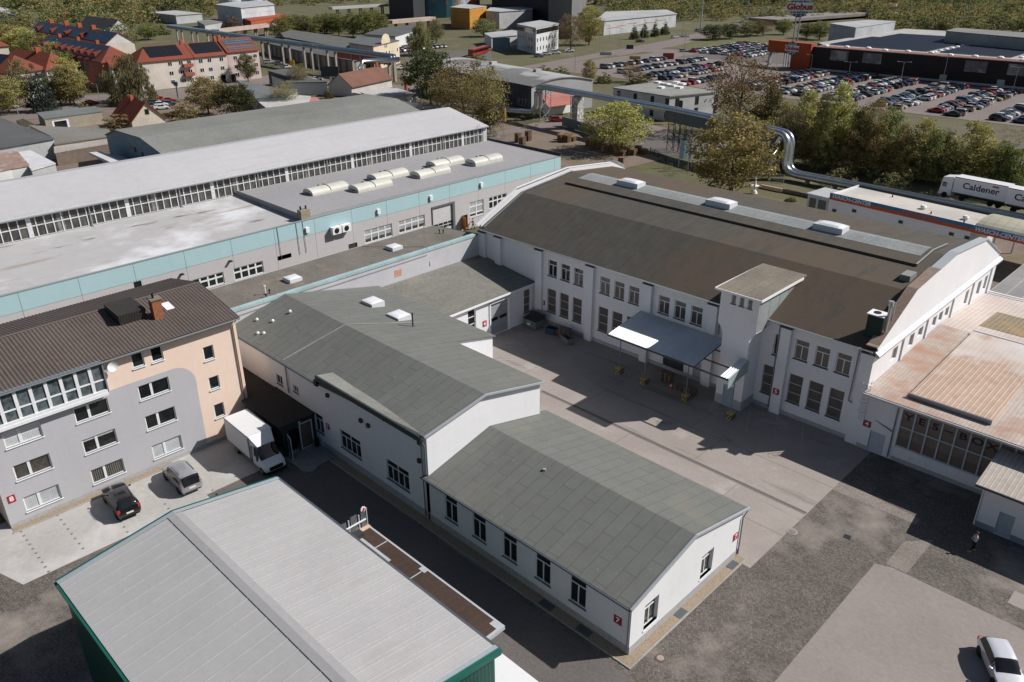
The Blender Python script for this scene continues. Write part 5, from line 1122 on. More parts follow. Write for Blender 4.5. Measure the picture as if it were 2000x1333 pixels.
for (u, z) in ((.7,2.3),(4.0,3.0),(11.5,3.0),(19.0,3.0),(21.2,3.0)):
    w = MB().fbox(FWc, u, u+.8, z, z+.6, 0, .03).build('window', GFRAME, wc); MB().fbox(FWc, u+.08, u+.72, z+.08, z+.52, .03, .04).build('pane', GL, w)
for (a, b) in ((13.0,4.0),(19.5,3.4)): MB().cyl(*wq(a,b,0)[:2], 4.75, 5.1, .35, 10).cyl(*wq(a,b,0)[:2], 5.1, 5.35, .5, 10, .3).build('roof_vent', COPW, wc)
for (a, b) in ((15.0,2.3),(20.0,1.8),(6.8,6.6)): MB().cyl(*wq(a,b,0)[:2], 4.75, 5.15, .1, 8).build('vent_pipe', BLK, wc)
va = MB(); n = 10; R0 = 3.4
for i in range(n):
    a0, a1 = math.pi*i/n, math.pi*(i+1)/n
    P = lambda an, u: wq(u, Dw/2-R0*math.cos(an)*1.15, 4.5+1.35*math.sin(an))
    va.poly([P(a0,Lw+.1),P(a1,Lw+.1),P(a1,Lf),P(a0,Lf)])
va.build('vaulted_canopy', M('yellowed_vault', (.42,.40,.31), .6, var=.06, lines=[('X', 1.25, .05, .6, 0)]), wc)
MB().prism([wq(Lw,.1,0),wq(Lf,.1,0),wq(Lf,.3,0),wq(Lw,.3,0)], 4.2, 4.5).prism([wq(Lw,Dw-.3,0),wq(Lf,Dw-.3,0),wq(Lf,Dw-.1,0),wq(Lw,Dw-.1,0)], 4.2, 4.6).build('canopy_beam', DKM, wc)
for u in (25.0, 32.5):
    for b in (.4, Dw-.4): MB().cyl(*wq(u,b,0)[:2], 0, 4.3, .13, 8).build('canopy_post', GALV, wc)
se = thing('corrugated_lean_to', 'small pale corrugated lean-to at the left end of the wash centre', 'shed', wq(-3.4,2,0))
a_, b_ = G(1595,378,4.2), G(1622,385,4.0)
MB().prism([wq(-4.2,.6,0),wq(-.1,.6,0),wq(-.1,5.5,0),wq(-4.2,5.5,0)], 0, 4.1).build('wall', M('pale_blue_wall', (.50,.57,.62), .7), se); MB().prism([wq(-4.4,.4,0),wq(0,.4,0),wq(0,5.8,0),wq(-4.4,5.8,0)], 4.1, 4.25).build('roof', CANW, se)
FSe = (Vector(wq(-4.2,.6,0)), ux, -uy); MB().fbox(FSe, .4, 1.6, 1.6, 3.6, 0, .04).fbox(FSe, 2.0, 3.4, 1.6, 3.6, 0, .04).build('window', GLB, se)
struct(MB().poly([wq(-6,-24,.012),wq(45,-24,.012),wq(45,26,.012),wq(-6,26,.012)]), 'wash_forecourt', EARTH)
def lorry(name, la, p0, ang, L_, cab, txt):
    t = thing(name, la, 'lorry', (p0.x,p0.y,0)); u = Vector((math.cos(ang),math.sin(ang),0)); v = Vector((-u.y,u.x,0))
    P = lambda a, b, z: p0+u*a+v*b+Vector((0,0,z))
    def bx(a0, a1, b0, b1, z0, z1): return MB().hexa([P(a0,b0,z0),P(a1,b0,z0),P(a1,b1,z0),P(a0,b1,z0),P(a0,b0,z1),P(a1,b0,z1),P(a1,b1,z1),P(a0,b1,z1)])
    x0 = 2.4 if cab else 0
    b = bx(x0, x0+L_, 0, 2.5, 1.2, 3.9).build('box_body', bpy.data.materials['truck_white'], t); Ff = (P(x0,0,0), u, -v)
    MB().fbox(Ff, 0, L_, 1.05, 1.25, 0, .03).fbox(Ff, 0, L_, 3.78, 3.9, 0, .03).build('edge_rail', DKM, t)
    text(txt, Ff, L_*.52, 2.6, 1.05, flat('dark_print', (.02,.03,.07), .6) if 'dark_print' not in bpy.data.materials else bpy.data.materials['dark_print'], b, 'lettering', .02, 1.1, .03)
    MB().fbox(Ff, L_*.72, L_*.84, 3.25, 3.5, .0, .02).build('red_mark', RED, b)
    bx(x0+.2, x0+L_-.2, .5, 2.0, .7, 1.2).build('chassis', BLK, t)
    if cab:
        c = MB().hexa([P(0.1,.05,.5),P(2.2,.05,.5),P(2.2,2.45,.5),P(.1,2.45,.5),P(.45,.15,3.5),P(2.2,.1,3.75),P(2.2,2.4,3.75),P(.45,2.35,3.5)]).build('cab', bpy.data.materials['truck_white'], t)
        MB().hexa([P(.55,-.01,1.9),P(1.25,.03,1.9),P(1.25,.06,1.9),P(.55,.06,1.9),P(.6,.06,2.7),P(1.25,.06,2.7),P(1.25,.1,2.7),P(.6,.1,2.7)]).build('side_window', CGL, c)
        MB().hexa([P(.16,.25,1.9),P(.3,.25,1.9),P(.3,2.25,1.9),P(.16,2.25,1.9),P(.29,.3,2.9),P(.43,.3,2.9),P(.43,2.2,2.9),P(.29,2.2,2.9)]).build('windscreen', CGL, c)
    for a in ((1.2,4.2,L_+.2,L_+1.5) if cab else (1.5,L_-1.5)):
        for bb in (.15,2.35): MB().tube([P(a,bb-.13,.5),P(a,bb+.13,.5)], .5, 14).build('wheel', CARTYRE, t)
    return t
q0 = G(1829,383,1.0); q1 = G(1950,408,1.0)
la_ = math.atan2(q1.y-q0.y, q1.x-q0.x)
lorry('white_lorry', 'white lorry with dark lettered box standing behind the pipe embankment', q0, la_, 8.6, True, 'Caldener'); 
q2 = G(1958,412,1.0); lorry('lorry_trailer', 'white drawbar trailer with dark lettering behind the white lorry', q2, la_, 8.0, False, 'Caldener')
# ================================================================ district heating pipes
def pipe_run(t, pts, r=.62, gap=1.5, n=12, mat=STEEL, name='pipe'):
    for s in (-.5, .5):
        off_ = []
        for i, p in enumerate(pts):
            a, b = pts[max(i-1,0)], pts[min(i+1,len(pts)-1)]; d = Vector((b.x-a.x, b.y-a.y, 0))
            d = d.normalized() if d.length > .5 else lastd
            lastd = d; off_.append(p+Vector((-d.y, d.x, 0))*gap*s)
        MB().tube(off_, r, n).build(name, mat, t, True)
def arc(p, q, corner, k=5):
    return [p*(1-i/k)**2+corner*2*(i/k)*(1-i/k)+q*(i/k)**2 for i in range(k+1)]
ph = thing('heating_pipeline', 'twin silver heating pipes crossing the yard on lattice supports', 'pipeline', G(1310,298))
ZP = 8.6
A0 = G(885,207,1.4); A1 = G(1018,232,1.4); T0 = G(1052,168,ZP); T1 = G(1310,214,ZP); T2 = G(1545,262,ZP)
dA = (T1-T0).normalized(); low = Vector((T0.x, T0.y, 1.4))-dA*0.0
A1 = low-dA*3.2; A0 = A1+(Vector((A0.x,A0.y,1.4))-A1).normalized()*26
pts = [A0]+arc(A1, low+Vector((0,0,2.5)), low)+arc(Vector((T0.x,T0.y,ZP-2.4)), T0+dA*2.4, T0)+[T1, T2-dA*2.6]
E1 = T2+Vector((0,0,0)); Fz = 1.3
L0 = Vector((T2.x,T2.y,Fz))+dA*1.0; LE = G(2040,436,Fz)
dL = (LE-L0).normalized()
pts += arc(T2-dA*2.4, T2+Vector((0,0,-2.6)), T2)[1:]+arc(Vector((T2.x,T2.y,Fz+2.6)), L0+dL*2.0, Vector((T2.x,T2.y,Fz)))+[LE]
pipe_run(ph, pts, .62, 1.5, 14)
MB().hexa([T1+Vector((-1.6*dA.y*0,0,-2.3))+Vector((dA.y*1.7,-dA.x*1.7,0)), T2-dA*3+Vector((0,0,-2.3))+Vector((dA.y*1.7,-dA.x*1.7,0)), T2-dA*3+Vector((0,0,-2.3))-Vector((dA.y*1.7,-dA.x*1.7,0)), T1+Vector((0,0,-2.3))-Vector((dA.y*1.7,-dA.x*1.7,0)),
  T1+Vector((0,0,-.1))+Vector((dA.y*1.7,-dA.x*1.7,0)), T2-dA*3+Vector((0,0,-.1))+Vector((dA.y*1.7,-dA.x*1.7,0)), T2-dA*3+Vector((0,0,-.1))-Vector((dA.y*1.7,-dA.x*1.7,0)), T1+Vector((0,0,-.1))-Vector((dA.y*1.7,-dA.x*1.7,0))]).build('pipe_bridge_girder', M('grey_girder', (.15,.16,.175), .7, lines=[('X', 4.0, .03, .5, 0)]), ph)
def lattice(p, h, w=1.7, mat=None, lean=0):
    m = MB(); c = [Vector((p.x+sx*w/2, p.y+sy*w*.6, 0)) for sx in (-1,1) for sy in (-1,1)]; top = [Vector((p.x+sx*w/2*(1-lean), p.y+sy*w*.6*(1-lean), h)) for sx in (-1,1) for sy in (-1,1)]
    for a, b in zip(c, top): m.tube([a, b], .10, 4)
    k = 5
    for i, j in ((0,1),(1,3),(3,2),(2,0)):
        for q in range(k):
            f0, f1 = q/k, (q+1)/k; A, B = c[i].lerp(top[i], f0), c[j].lerp(top[j], f1)
            if q % 2: A, B = c[j].lerp(top[j], f0), c[i].lerp(top[i], f1)
            m.tube([A, B], .05, 4)
    return m
for k, (px, py, mt) in enumerate(((1056,236,0),(1139,246,0),(1233,262,0),(1315,296,1),(1335,298,1))):
    p = T0.lerp(T1, (k*1.0)/3.1) if k < 3 else T1+dA*(1.5+(k-3)*3.2)
    if k == 0: p = T0+dA*2.8
    lattice(Vector((p.x,p.y,0)), ZP-.7, 1.8, None).build('lattice_support', GFRAME if not mt else DKM, ph)
pe = T2-dA*4; lattice(Vector((pe.x,pe.y,0)), ZP-2.2, 3.4, None, .6).build('lattice_support', GALV, ph)
p = T0.lerp(T1, .335); MB().obox(p.x, p.y, 0, 1.9, 2.3, ZP-.8, YAW*0).build('graffiti_tower', M('graffiti_concrete', (.42,.40,.37), .9, var=.2, vs=3, patches=[((.62,.62,.60), 1.6, .5, .6), ((.10,.10,.12), 1.1, .6, .66)]), ph)
m = MB()
for k in range(9):
    p = L0+dL*(4+k*5.5); m = MB().box(p.x-.15,p.y-1.2,0,p.x+.15,p.y+1.2,.7).build('pipe_saddle', CONC, ph)
# ================================================================ pallet yard
PALS = [(1100,273,6,'rear'),(1112,273,6,''),(1095,277,7,''),(1108,278,7,''),(1118,276,4,''),(1012,278,9,'a'),(1032,275,10,'b'),(1020,284,8,'c'),(1150,285,8,'d'),(1160,289,7,''),(1172,292,7,''),(1186,297,7,''),(1198,299,8,''),(1205,296,5,''),(1213,292,6,''),(1225,300,5,''),(1236,303,5,''),(1246,299,6,''),(1258,301,4,''),(1215,304,4,'')]
side = ['at the left edge', 'second from left', 'third from left']
srt = sorted(range(len(PALS)), key=lambda i: PALS[i][0])
ordn = ['first','second','third','fourth','fifth','sixth','seventh','eighth','ninth','tenth','eleventh','twelfth','thirteenth','fourteenth','fifteenth','sixteenth','seventeenth','eighteenth','nineteenth','twentieth']
def qstack(la, px, py, n, a, grp):
    p = G(px, py); t = thing('pallet_stack', la, 'pallets', (p.x,p.y,0), grp)
    for q in range(n):
        m = MB(); z = q*.16*1.25; c_, s_ = math.cos(a), math.sin(a)
        for dx in (-.55,0,.55): m.obox(p.x+dx*c_, p.y+dx*s_, z, .13, 1.15, .11, a)
        for k in range(4): m.obox(p.x-(k-1.5)*.34*s_, p.y+(k-1.5)*.34*c_, z+.11, 1.45, .2, .03, a)
        m.build('pallet', WOOD if (px+q) % 7 else WOODW, t)
for r_, i in enumerate(srt):
    px, py, n, _ = PALS[i]; qstack('pale wooden pallet stack, %s from the left in the pallet yard' % ordn[r_], px, py, n+2, .1*math.sin(i*2), 'pallet stacks in the yard behind the halls')
t = stack('pallet_stack', 'small wooden pallet frame standing alone on the grass behind the big hall', *G(1213,320)[:2], 9, WOOD, .3)
struct(MB().poly([tuple(G(*p, 0))[:2]+(.004,) for p in ((985,262),(1110,250),(1200,285),(1300,310),(1220,330),(1130,345),(960,330))]), 'pallet_yard', EARTH)
p_ = G(1195,325); gp = MB(); 
for k in range(30):
    pass
gh2 = MB().ball(p_.x,p_.y,-1.2,3.2,14,8,.75).build('gravel_heap', M('grey_gravel', (.20,.20,.20), .95, var=.3, vs=6, bump=1, bs=20)); gh2.location=(0,0,0); tag(gh2, 'low grey gravel heap behind the far end of the big hall', 'gravel')
# planks and sawn timber behind the hall
for i, (px, py, la) in enumerate(((1508,372,'pale stack of sawn timber behind the hall ridge'),(1540,378,'reddish low timber pile behind the hall ridge'),(1565,383,'long planks on the ground behind the hall ridge'))):
    p = G(px,py); t = thing('timber_pile', la, 'timber', (p.x,p.y,0))
    for k in range(7):
        MB().obox(p.x+.5*math.sin(k), p.y+(k%3)*.35, .02+.22*(k//3), 4.2 if i != 2 else 6, .28, .2, ang*.3).build('plank', WOODW if i else PLW, t)
p = G(1473,378); t = thing('white_statue', 'small white figure-like fountain standing behind the big hall', 'statue', (p.x,p.y,0)); MB().cyl(p.x,p.y,0,.5,.6,10,.4).cyl(p.x,p.y,.5,1.3,.2,10).build('pedestal', SIGNW, t); MB().cyl(p.x,p.y,1.3,1.45,.25,12,.75).build('bowl', SIGNW, t); MB().cyl(p.x,p.y,1.45,2.6,.22,10,.12).ball(p.x,p.y,2.75,.22,8,6).build('figure', SIGNW, t)
# flagpoles
FB = flat('flag_pale_blue', (.36,.50,.60), .7); FR = flat('flag_red', (.40,.05,.04), .7); FY = flat('flag_yellow', (.52,.33,.06), .7)
for (px, py, ty, col_, la) in ((1325,327,272,FB,'flagpole with broad pale blue banner behind the big hall'),(1343,333,276,FB,'flagpole with narrow pale blue banner beside the big round tree'),(1381,341,320,None,'bare pale pole left of the big tree behind the hall'),(1403,358,314,None,'bare pale pole in front of the big tree, middle of three'),(1424,362,308,None,'bare pale pole in front of the big tree, right of three'),(939,243,196,FR,'flagpole with a limp red flag beside the dark hall'),(983,265,208,FY,'flagpole with a limp yellow flag near the hall corner'),(914,238,190,None,'bare flagpole in front of the brown trees'),(962,245,205,None,'bare flagpole between the red and yellow flags')):
    p = G(px,py); h = rise((px,py),(px,ty)); t = thing('flagpole', la, 'flagpole', (p.x,p.y,0)); MB().cyl(p.x,p.y,0,h,.07,8,.04).build('pole', GALV, t)
    if col_:
        wd_ = 1.3 if py == 327 else .6; m = MB(); z0, z1 = h-.3, h-(4.0 if wd_ > 1 else 3.6)
        for k in range(6):
            a0, a1 = k/6, (k+1)/6; w0 = .12*math.sin(k*1.3); w1 = .12*math.sin((k+1)*1.3)
            m.poly([(p.x+.08+a0*wd_*.75,p.y+w0+a0*wd_*.66,z0),(p.x+.08+a1*wd_*.75,p.y+w1+a1*wd_*.66,z0),(p.x+.08+a1*wd_*.75,p.y+w1+a1*wd_*.66,z1),(p.x+.08+a0*wd_*.75,p.y+w0+a0*wd_*.66,z1)])
        m.build('flag', col_, t)
# ================================================================ trees
LF = {}
def leafm(name, c, var=.35):
    m = bpy.data.materials.new(name); m.use_nodes = True; N = m.node_tree.nodes; L = m.node_tree.links; b = N['Principled BSDF']
    b.inputs['Roughness'].default_value = .75; b.inputs['Specular IOR Level'].default_value = .15
    tc = N.new('ShaderNodeTexCoord'); n = N.new('ShaderNodeTexNoise'); n.inputs['Scale'].default_value = .9; n.inputs['Detail'].default_value = 3; L.new(tc.outputs['Object'], n.inputs[0])
    oi = N.new('ShaderNodeObjectInfo'); mr = N.new('ShaderNodeMapRange'); mr.inputs['From Min'].default_value = .35; mr.inputs['From Max'].default_value = .65; L.new(n.outputs['Fac'], mr.inputs[0])
    mx_ = N.new('ShaderNodeMix'); mx_.data_type = 'RGBA'; mx_.inputs[6].default_value = (*[v*(1-var) for v in c], 1); mx_.inputs[7].default_value = (*[v*(1+var) for v in c], 1); L.new(mr.outputs[0], mx_.inputs[0])
    hs_ = N.new('ShaderNodeHueSaturation'); ma = N.new('ShaderNodeMath'); ma.operation = 'MULTIPLY_ADD'; ma.inputs[1].default_value = .06; ma.inputs[2].default_value = .47
    L.new(oi.outputs['Random'], ma.inputs[0]); L.new(ma.outputs[0], hs_.inputs['Hue']); mb_ = N.new('ShaderNodeMath'); mb_.operation = 'MULTIPLY_ADD'; mb_.inputs[1].default_value = .5; mb_.inputs[2].default_value = .75
    L.new(oi.outputs['Random'], mb_.inputs[0]); L.new(mb_.outputs[0], hs_.inputs['Value']); L.new(mx_.outputs[2], hs_.inputs['Color']); L.new(hs_.outputs[0], b.inputs['Base Color'])
    tr = N.new('ShaderNodeBsdfTranslucent'); L.new(hs_.outputs[0], tr.inputs[0]); ms = N.new('ShaderNodeMixShader'); ms.inputs[0].default_value = .3
    L.new(b.outputs[0], ms.inputs[1]); L.new(tr.outputs[0], ms.inputs[2]); L.new(ms.outputs[0], N['Material Output'].inputs[0]); return m
LEAF = dict(green=leafm('leaf_green', (.19,.195,.07)), yellow=leafm('leaf_spring_yellow', (.34,.30,.11)), dark=leafm('leaf_dark', (.085,.10,.04)), brown=leafm('leaf_bud_brown', (.25,.195,.09)), olive=leafm('leaf_olive', (.20,.19,.09)), blue=leafm('needle_blue_green', (.05,.068,.056)), red=leafm('leaf_dark_red', (.10,.03,.03)))
BARK = M('bark', (.12,.095,.075), .95, var=.25, vs=3)
def crown_pts(shape, rnd, n, ls, clump):
    """leaf-sized faces gathered in clumps through the volume of a crown of height 1 and width 1 (unit box, foot at 0)"""
    v, f = [], []
    cl = []
    while len(cl) < clump:
        x, y, z = rnd.uniform(-.5,.5), rnd.uniform(-.5,.5), rnd.uniform(0,1); r = math.hypot(x, y)
        if shape == 'round': R_ = .5*math.sqrt(max(0, 1-((z-.55)/.46)**2)); ok = z > .12
        elif shape == 'tall': R_ = .46*min(1, (z/.22)**.6)*(1-max(0, z-.3)/.7)**.62; ok = z > .03
        elif shape == 'willow': R_ = .5*min(1, (1-z)**.5*1.5); ok = z > .10
        elif shape == 'cone': R_ = .5*(1-z)**.85; ok = z > .04
        elif shape == 'bush': R_ = .5*math.sqrt(max(0, 1-z*z)); ok = True
        else: R_ = .5*math.sqrt(max(0, 1-((z-.58)/.45)**2)); ok = z > .18
        if ok and R_*.2*rnd.random() < r < R_*.97: cl.append((x, y, z, rnd.uniform(.06,.13)))
    per = n//clump
    for (cx, cy, cz, cr) in cl:
        cr2 = cr*(1.25 if shape in ('round','open') else 1)
        for _ in range(per):
            a, b = rnd.uniform(0, 6.283), rnd.gauss(0, .5); rr = cr2*rnd.random()**.4
            if shape == 'willow': px, py, pz = cx+cr*.6*rnd.gauss(0,.5), cy+cr*.6*rnd.gauss(0,.5), cz-abs(rnd.gauss(0,.10))
            else: px, py, pz = cx+rr*math.cos(a)*math.cos(b), cy+rr*math.sin(a)*math.cos(b), cz+rr*math.sin(b)*.8
            if pz < 0: pz = rnd.uniform(0,.05)
            s = ls*rnd.uniform(.6,1.3); e1 = Vector((rnd.gauss(0,1), rnd.gauss(0,1), rnd.gauss(0,.6))).normalized()*s
            e2 = e1.cross(Vector((rnd.gauss(0,1), rnd.gauss(0,1), rnd.gauss(0,1))).normalized()); e2 = e2.normalized()*s*.7 if e2.length > 1e-4 else Vector((s,0,0))
            if shape == 'willow': e1 = Vector((rnd.gauss(0,.2)*s, rnd.gauss(0,.2)*s, -s*2.2)); e2 = Vector((rnd.gauss(0,1), rnd.gauss(0,1), 0)).normalized()*s*.5
            p = Vector((px, py, pz)); i = len(v); v += [tuple(p-e1*.5), tuple(p+e2*.5), tuple(p+e1*.5), tuple(p-e2*.5)]; f.append((i, i+1, i+2, i+3))
    return v, f
def tree_proto(shape, leaf, seed, n=2600, ls=.042, clump=110, h0=.2, name='tree'):
    rnd = random.Random(seed); t = bpy.data.objects.new(name, None); COL.objects.link(t); ORG[t.name] = Vector((0,0,0))
    v, f = crown_pts(shape, rnd, n, ls, clump); me = bpy.data.meshes.new('crown'); me.from_pydata(v, [], f); me.materials.append(LEAF[leaf]); o = bpy.data.objects.new('crown', me); COL.objects.link(o); o.parent = t
    m = MB(); top = .75; m.tube([(0,0,0),(.01,-.01,h0),(0,.01,.5),(.01,0,top)], [.028,.02,.013,.004], 6)
    for k in range(9):
        a = k*2.4; z = .18+.055*k; l_ = .34*(1-.4*k/9); m.tube([(0,0,z),(l_*.5*math.cos(a),l_*.5*math.sin(a),z+.09),(l_*math.cos(a),l_*math.sin(a),z+.22)], [.010,.007,.002], 4)
    m.build('trunk', BARK, t); return t
PROTO = {}
for key, sh, lf, sd_, n, ls, nm in (('poplar','tall','yellow',1,4200,.034,'poplar_tree'),('poplar2','tall','green',2,4200,.034,'poplar_tree'),('round','round','green',3,3600,.038,'broadleaf_tree'),('roundy','round','yellow',4,4200,.034,'broadleaf_tree'),('dark','round','dark',5,3600,.038,'broadleaf_tree'),('brown','open','brown',6,3200,.026,'budding_tree'),('willow','willow','olive',7,4200,.030,'willow_tree'),('conifer','cone','blue',8,3200,.036,'conifer_tree'),('fir','cone','dark',9,2600,.04,'conifer_tree'),('olive','round','olive',10,3200,.038,'broadleaf_tree'),('bush','bush','green',11,1500,.06,'shrub'),('bushb','bush','brown',12,1500,.05,'shrub')):
    PROTO[key] = tree_proto(sh, lf, sd_, int(n*2.1), ls, 170 if n > 2000 else 70, name=nm)
used_labels = set()
def tree(key, px, by, ty, w, label, group=None, z=0):
    p = G(px, by); h = rise((px, by), (px, ty)); d = (p-Vector((0,0,CH))).length; W = w*d/FPX*.98
    o = put(PROTO[key], p.x, p.y, 0, random.uniform(0,6.28), label, group); o['category'] = 'shrub' if key in ('bush','bushb') else 'tree'
    o.scale = (W/.92, W/.92, h/1.0)
    return o
RB = 'tall spring-green trees in front of the car park'
for (k, px, by, ty, w, la) in (
 ('roundy',1425,385,228,150,'big round yellow-green tree behind the middle of the hall roof'),
 ('roundy',1203,296,203,118,'round yellow-green tree over the pallet stacks'),
 ('brown',1440,262,108,120,'broad golden-brown tree behind the pipe bridge, left of the car park'),
 ('poplar2',1500,265,160,70,'green tree at the right flank of the golden-brown tree'),
 ('poplar',1563,300,170,90,'leafy green tree behind the end of the pipe bridge'),
 ('poplar',1622,322,152,84,'tallest slim yellow-green poplar right of the pipe bend'),
 ('poplar2',1668,330,205,80,'green poplar just right of the tallest one'),
 ('poplar2',1722,338,210,84,'green poplar between two yellower ones, middle of the row'),
 ('brown',1690,335,190,46,'thin budding tree squeezed between poplars'),
 ('poplar',1785,350,226,92,'wide yellow-green poplar left of the lorry cab'),
 ('poplar2',1835,352,255,70,'green poplar directly behind the lorry cab'),
 ('poplar',1890,366,232,112,'broad yellow-green poplar behind the white lorry box'),
 ('brown',1925,368,285,60,'low brownish tree right of the broad poplar by the lorry'),
 ('poplar2',1975,385,288,92,'dark green tree at the right edge above the lorry trailer'),
 ('poplar',1528,318,196,70,'leafy spring tree above the end of the pipe bridge'),('poplar2',1590,335,180,60,'slim green poplar touching the pipe bend'),('poplar',1700,345,232,66,'young yellow poplar left of the thin budding tree'),('poplar',1752,350,236,60,'young yellow poplar in the gap before the lorry cab'),('poplar2',1812,356,250,56,'young green poplar left behind the lorry cab'),('poplar2',1938,378,272,66,'green poplar between the lorry and its trailer'),('roundy',1475,330,238,80,'rounded spring tree behind the pipe gallery'),
 ('olive',1540,330,215,62,'small olive tree below the pipe bridge'),
 ('dark',842,205,96,92,'dense dark green tree left of the brown budding trees'),
 ('brown',905,240,120,110,'wide brown budding tree in front of the dark lettered hall'),
 ('brown',945,262,130,90,'brown budding tree touching the dark lettered wall'),
 ('brown',880,228,150,80,'reddish budding tree between the dark green tree and flagpoles'),
 ('olive',960,262,190,56,'olive tree below the dark lettered wall'),
 ('willow',822,108,40,46,'grey-green willow left of the full car park'),
 ('olive',852,85,38,30,'slim olive tree beside the willow by the car park'),
 ('willow',258,202,103,78,'weeping willow in front of the cream apartment row'),
 ('conifer',86,218,116,48,'blue-green spruce before the red-roofed block'),
 ('olive',52,205,118,40,'olive tree left of the spruce'),
 ('yellow' if 0 else 'roundy',18,222,150,64,'pale spring tree at the left edge below the red roofs'),
 ('olive',138,205,130,52,'green tree at the lower end of the plane-tree arc'),
 ('round',388,160,94,46,'green pyramidal tree in front of the cream apartments'),
 ('round',485,160,102,32,'small green tree before the pink apartment house'),
 ('roundy',408,222,152,66,'yellowish feathery tree left of the dark round tree'),
 ('dark',462,230,164,70,'dark green dense round tree by the garden sheds'),
 ('bushb',362,240,196,60,'large brown bare shrub beside the tiled cottage'),
 ('bushb',232,258,222,70,'bare brown shrub in the garden left of the cottage'),
 ('brown',560,215,160,50,'thin half-bare tree above the white workshop roof'),
 ('brown',585,180,125,34,'slim birch-like tree beside the roadside sign'),
 ('fir',627,184,160,10,'narrow dark cypress on the white garage wall'),
 ('bush',642,192,172,18,'clipped round bush beside the dark cypress'),
 ('bushb',165,18+200,198,20,'small shrub among the garden sheds'),
 ('olive',245,100,48,48,'green tree behind the solar-roofed block'),
 ('round',290,78,44,40,'green tree left of the pale hall beyond the apartments'),
 ('bush',315,68,45,30,'low green bush beside the pale distant hall'),
 ('brown',1115,98,28,48,'reddish brown tree beside the white cube office'),
 ('roundy',1150,88,14,50,'spring green tree behind the road verge'),
 ('olive',945,72,38,44,'round tree before the orange building'),
 ('olive',1075,45,14,40,'tree in front of the grey tower block'),
 ('bushb',455,68,30,40,'red-brown shrub over the orange-red shed'),
 ('fir',1238,77,44,18,'first slim conifer along the road, left of four'),('fir',1258,74,38,18,'second slim conifer along the road'),('fir',1279,72,38,18,'third slim conifer along the road'),('fir',1298,68,38,20,'fourth slim conifer along the road, nearest the hall corner'),
 ('dark',1392,78,48,44,'dark rounded tree at the bend of the road'),('dark',1425,76,46,36,'dark shrubby tree right of the rounded one'),('olive',1458,72,42,34,'olive tree along the bridge ramp'),('round',1478,70,40,26,'green tree along the bridge ramp near the sign'),('fir',1470,64,36,14,'dark pointed conifer at the foot of the ramp'),
 ('brown',1490,70,40,34,'brown tree between the ramp and the store sign'),('round',1530,68,36,30,'green tree in front of the bridge abutment'),('round',1575,75,44,30,'round green tree beside the store pylon'),('round',1600,78,40,34,'green bushy tree behind the orange portal'),
 ('roundy',1150,165,118,26,'small spring tree on the verge before the dark-roofed hall'),('bush',1095,150,130,36,'low bushes on the verge left of the lamp posts'),('bush',1062,146,128,34,'low bushes behind the grey vaulted hall'),
 ('brown',1230,160,126,34,'reddish small tree among the near parked cars'),('bush',1250,165,142,44,'green bush at the end of the parked cars'),('bush',1180,162,142,30,'leafy bush beside the near parked cars'),
 ('bush',930,120,106,40,'low hedge by the bus stop'),('bush',1105,215,190,30,'light shrub by the fenced yard'),
 ('bush',1900,245,236,18,'small round bush on the waste ground right of the parking'),('bush',1790,300,278,34,'low shrub between the poplars and the waste ground'),('bushb',1830,300,285,40,'low brown scrub on the waste ground'),
 ('bush',1545,412-20,385,20,'weeds beside the timber piles'),('roundy',1900,330,285,60,'low yellow-green bush behind the lorries'),('olive',1745,345,270,60,'olive green tree filling the gap in the poplar row'),
 ('poplar2',1600,325,240,60,'lower green tree beside the pipe bend'),('poplar',1655,338,250,70,'low yellow-green growth under the tallest poplar'),('olive',1860,360,290,60,'olive undergrowth behind the lorry cab')):
    tree(k, px, by, ty, w, la)
# arc of plane trees by the left apartment blocks
arcp = [(5,104,52,54),(30,108,53,54),(52,112,56,54),(75,122,62,54),(97,138,72,54),(114,152,84,54),(128,168,98,52),(137,185,114,50),(146,205,132,48),(120,206,146,42),(16,92,48,46)]
for i, (px, by, ty, w) in enumerate(arcp):
    tree('roundy' if i % 3 else 'round', px, by, ty, w, 'plane tree in the arc by the red-roofed blocks, %s from its left end' % ordn[sorted(range(len(arcp)), key=lambda q: arcp[q][0]).index(i)], 'plane trees in an arc')
rowp = [(562,75,28),(585,73,28),(608,72,30),(635,70,26),(662,70,24),(690,72,22),(716,74,18),(740,72,22),(548,78,34),(650,66,24),(730,66,18)]
for i, (px, by, ty) in enumerate(rowp):
    tree('round', px, by, ty, 36, 'green tree in the row behind the long dark sheds, %s from the left' % ordn[sorted(range(len(rowp)), key=lambda q: rowp[q][0]).index(i)], 'row of trees behind the sheds')
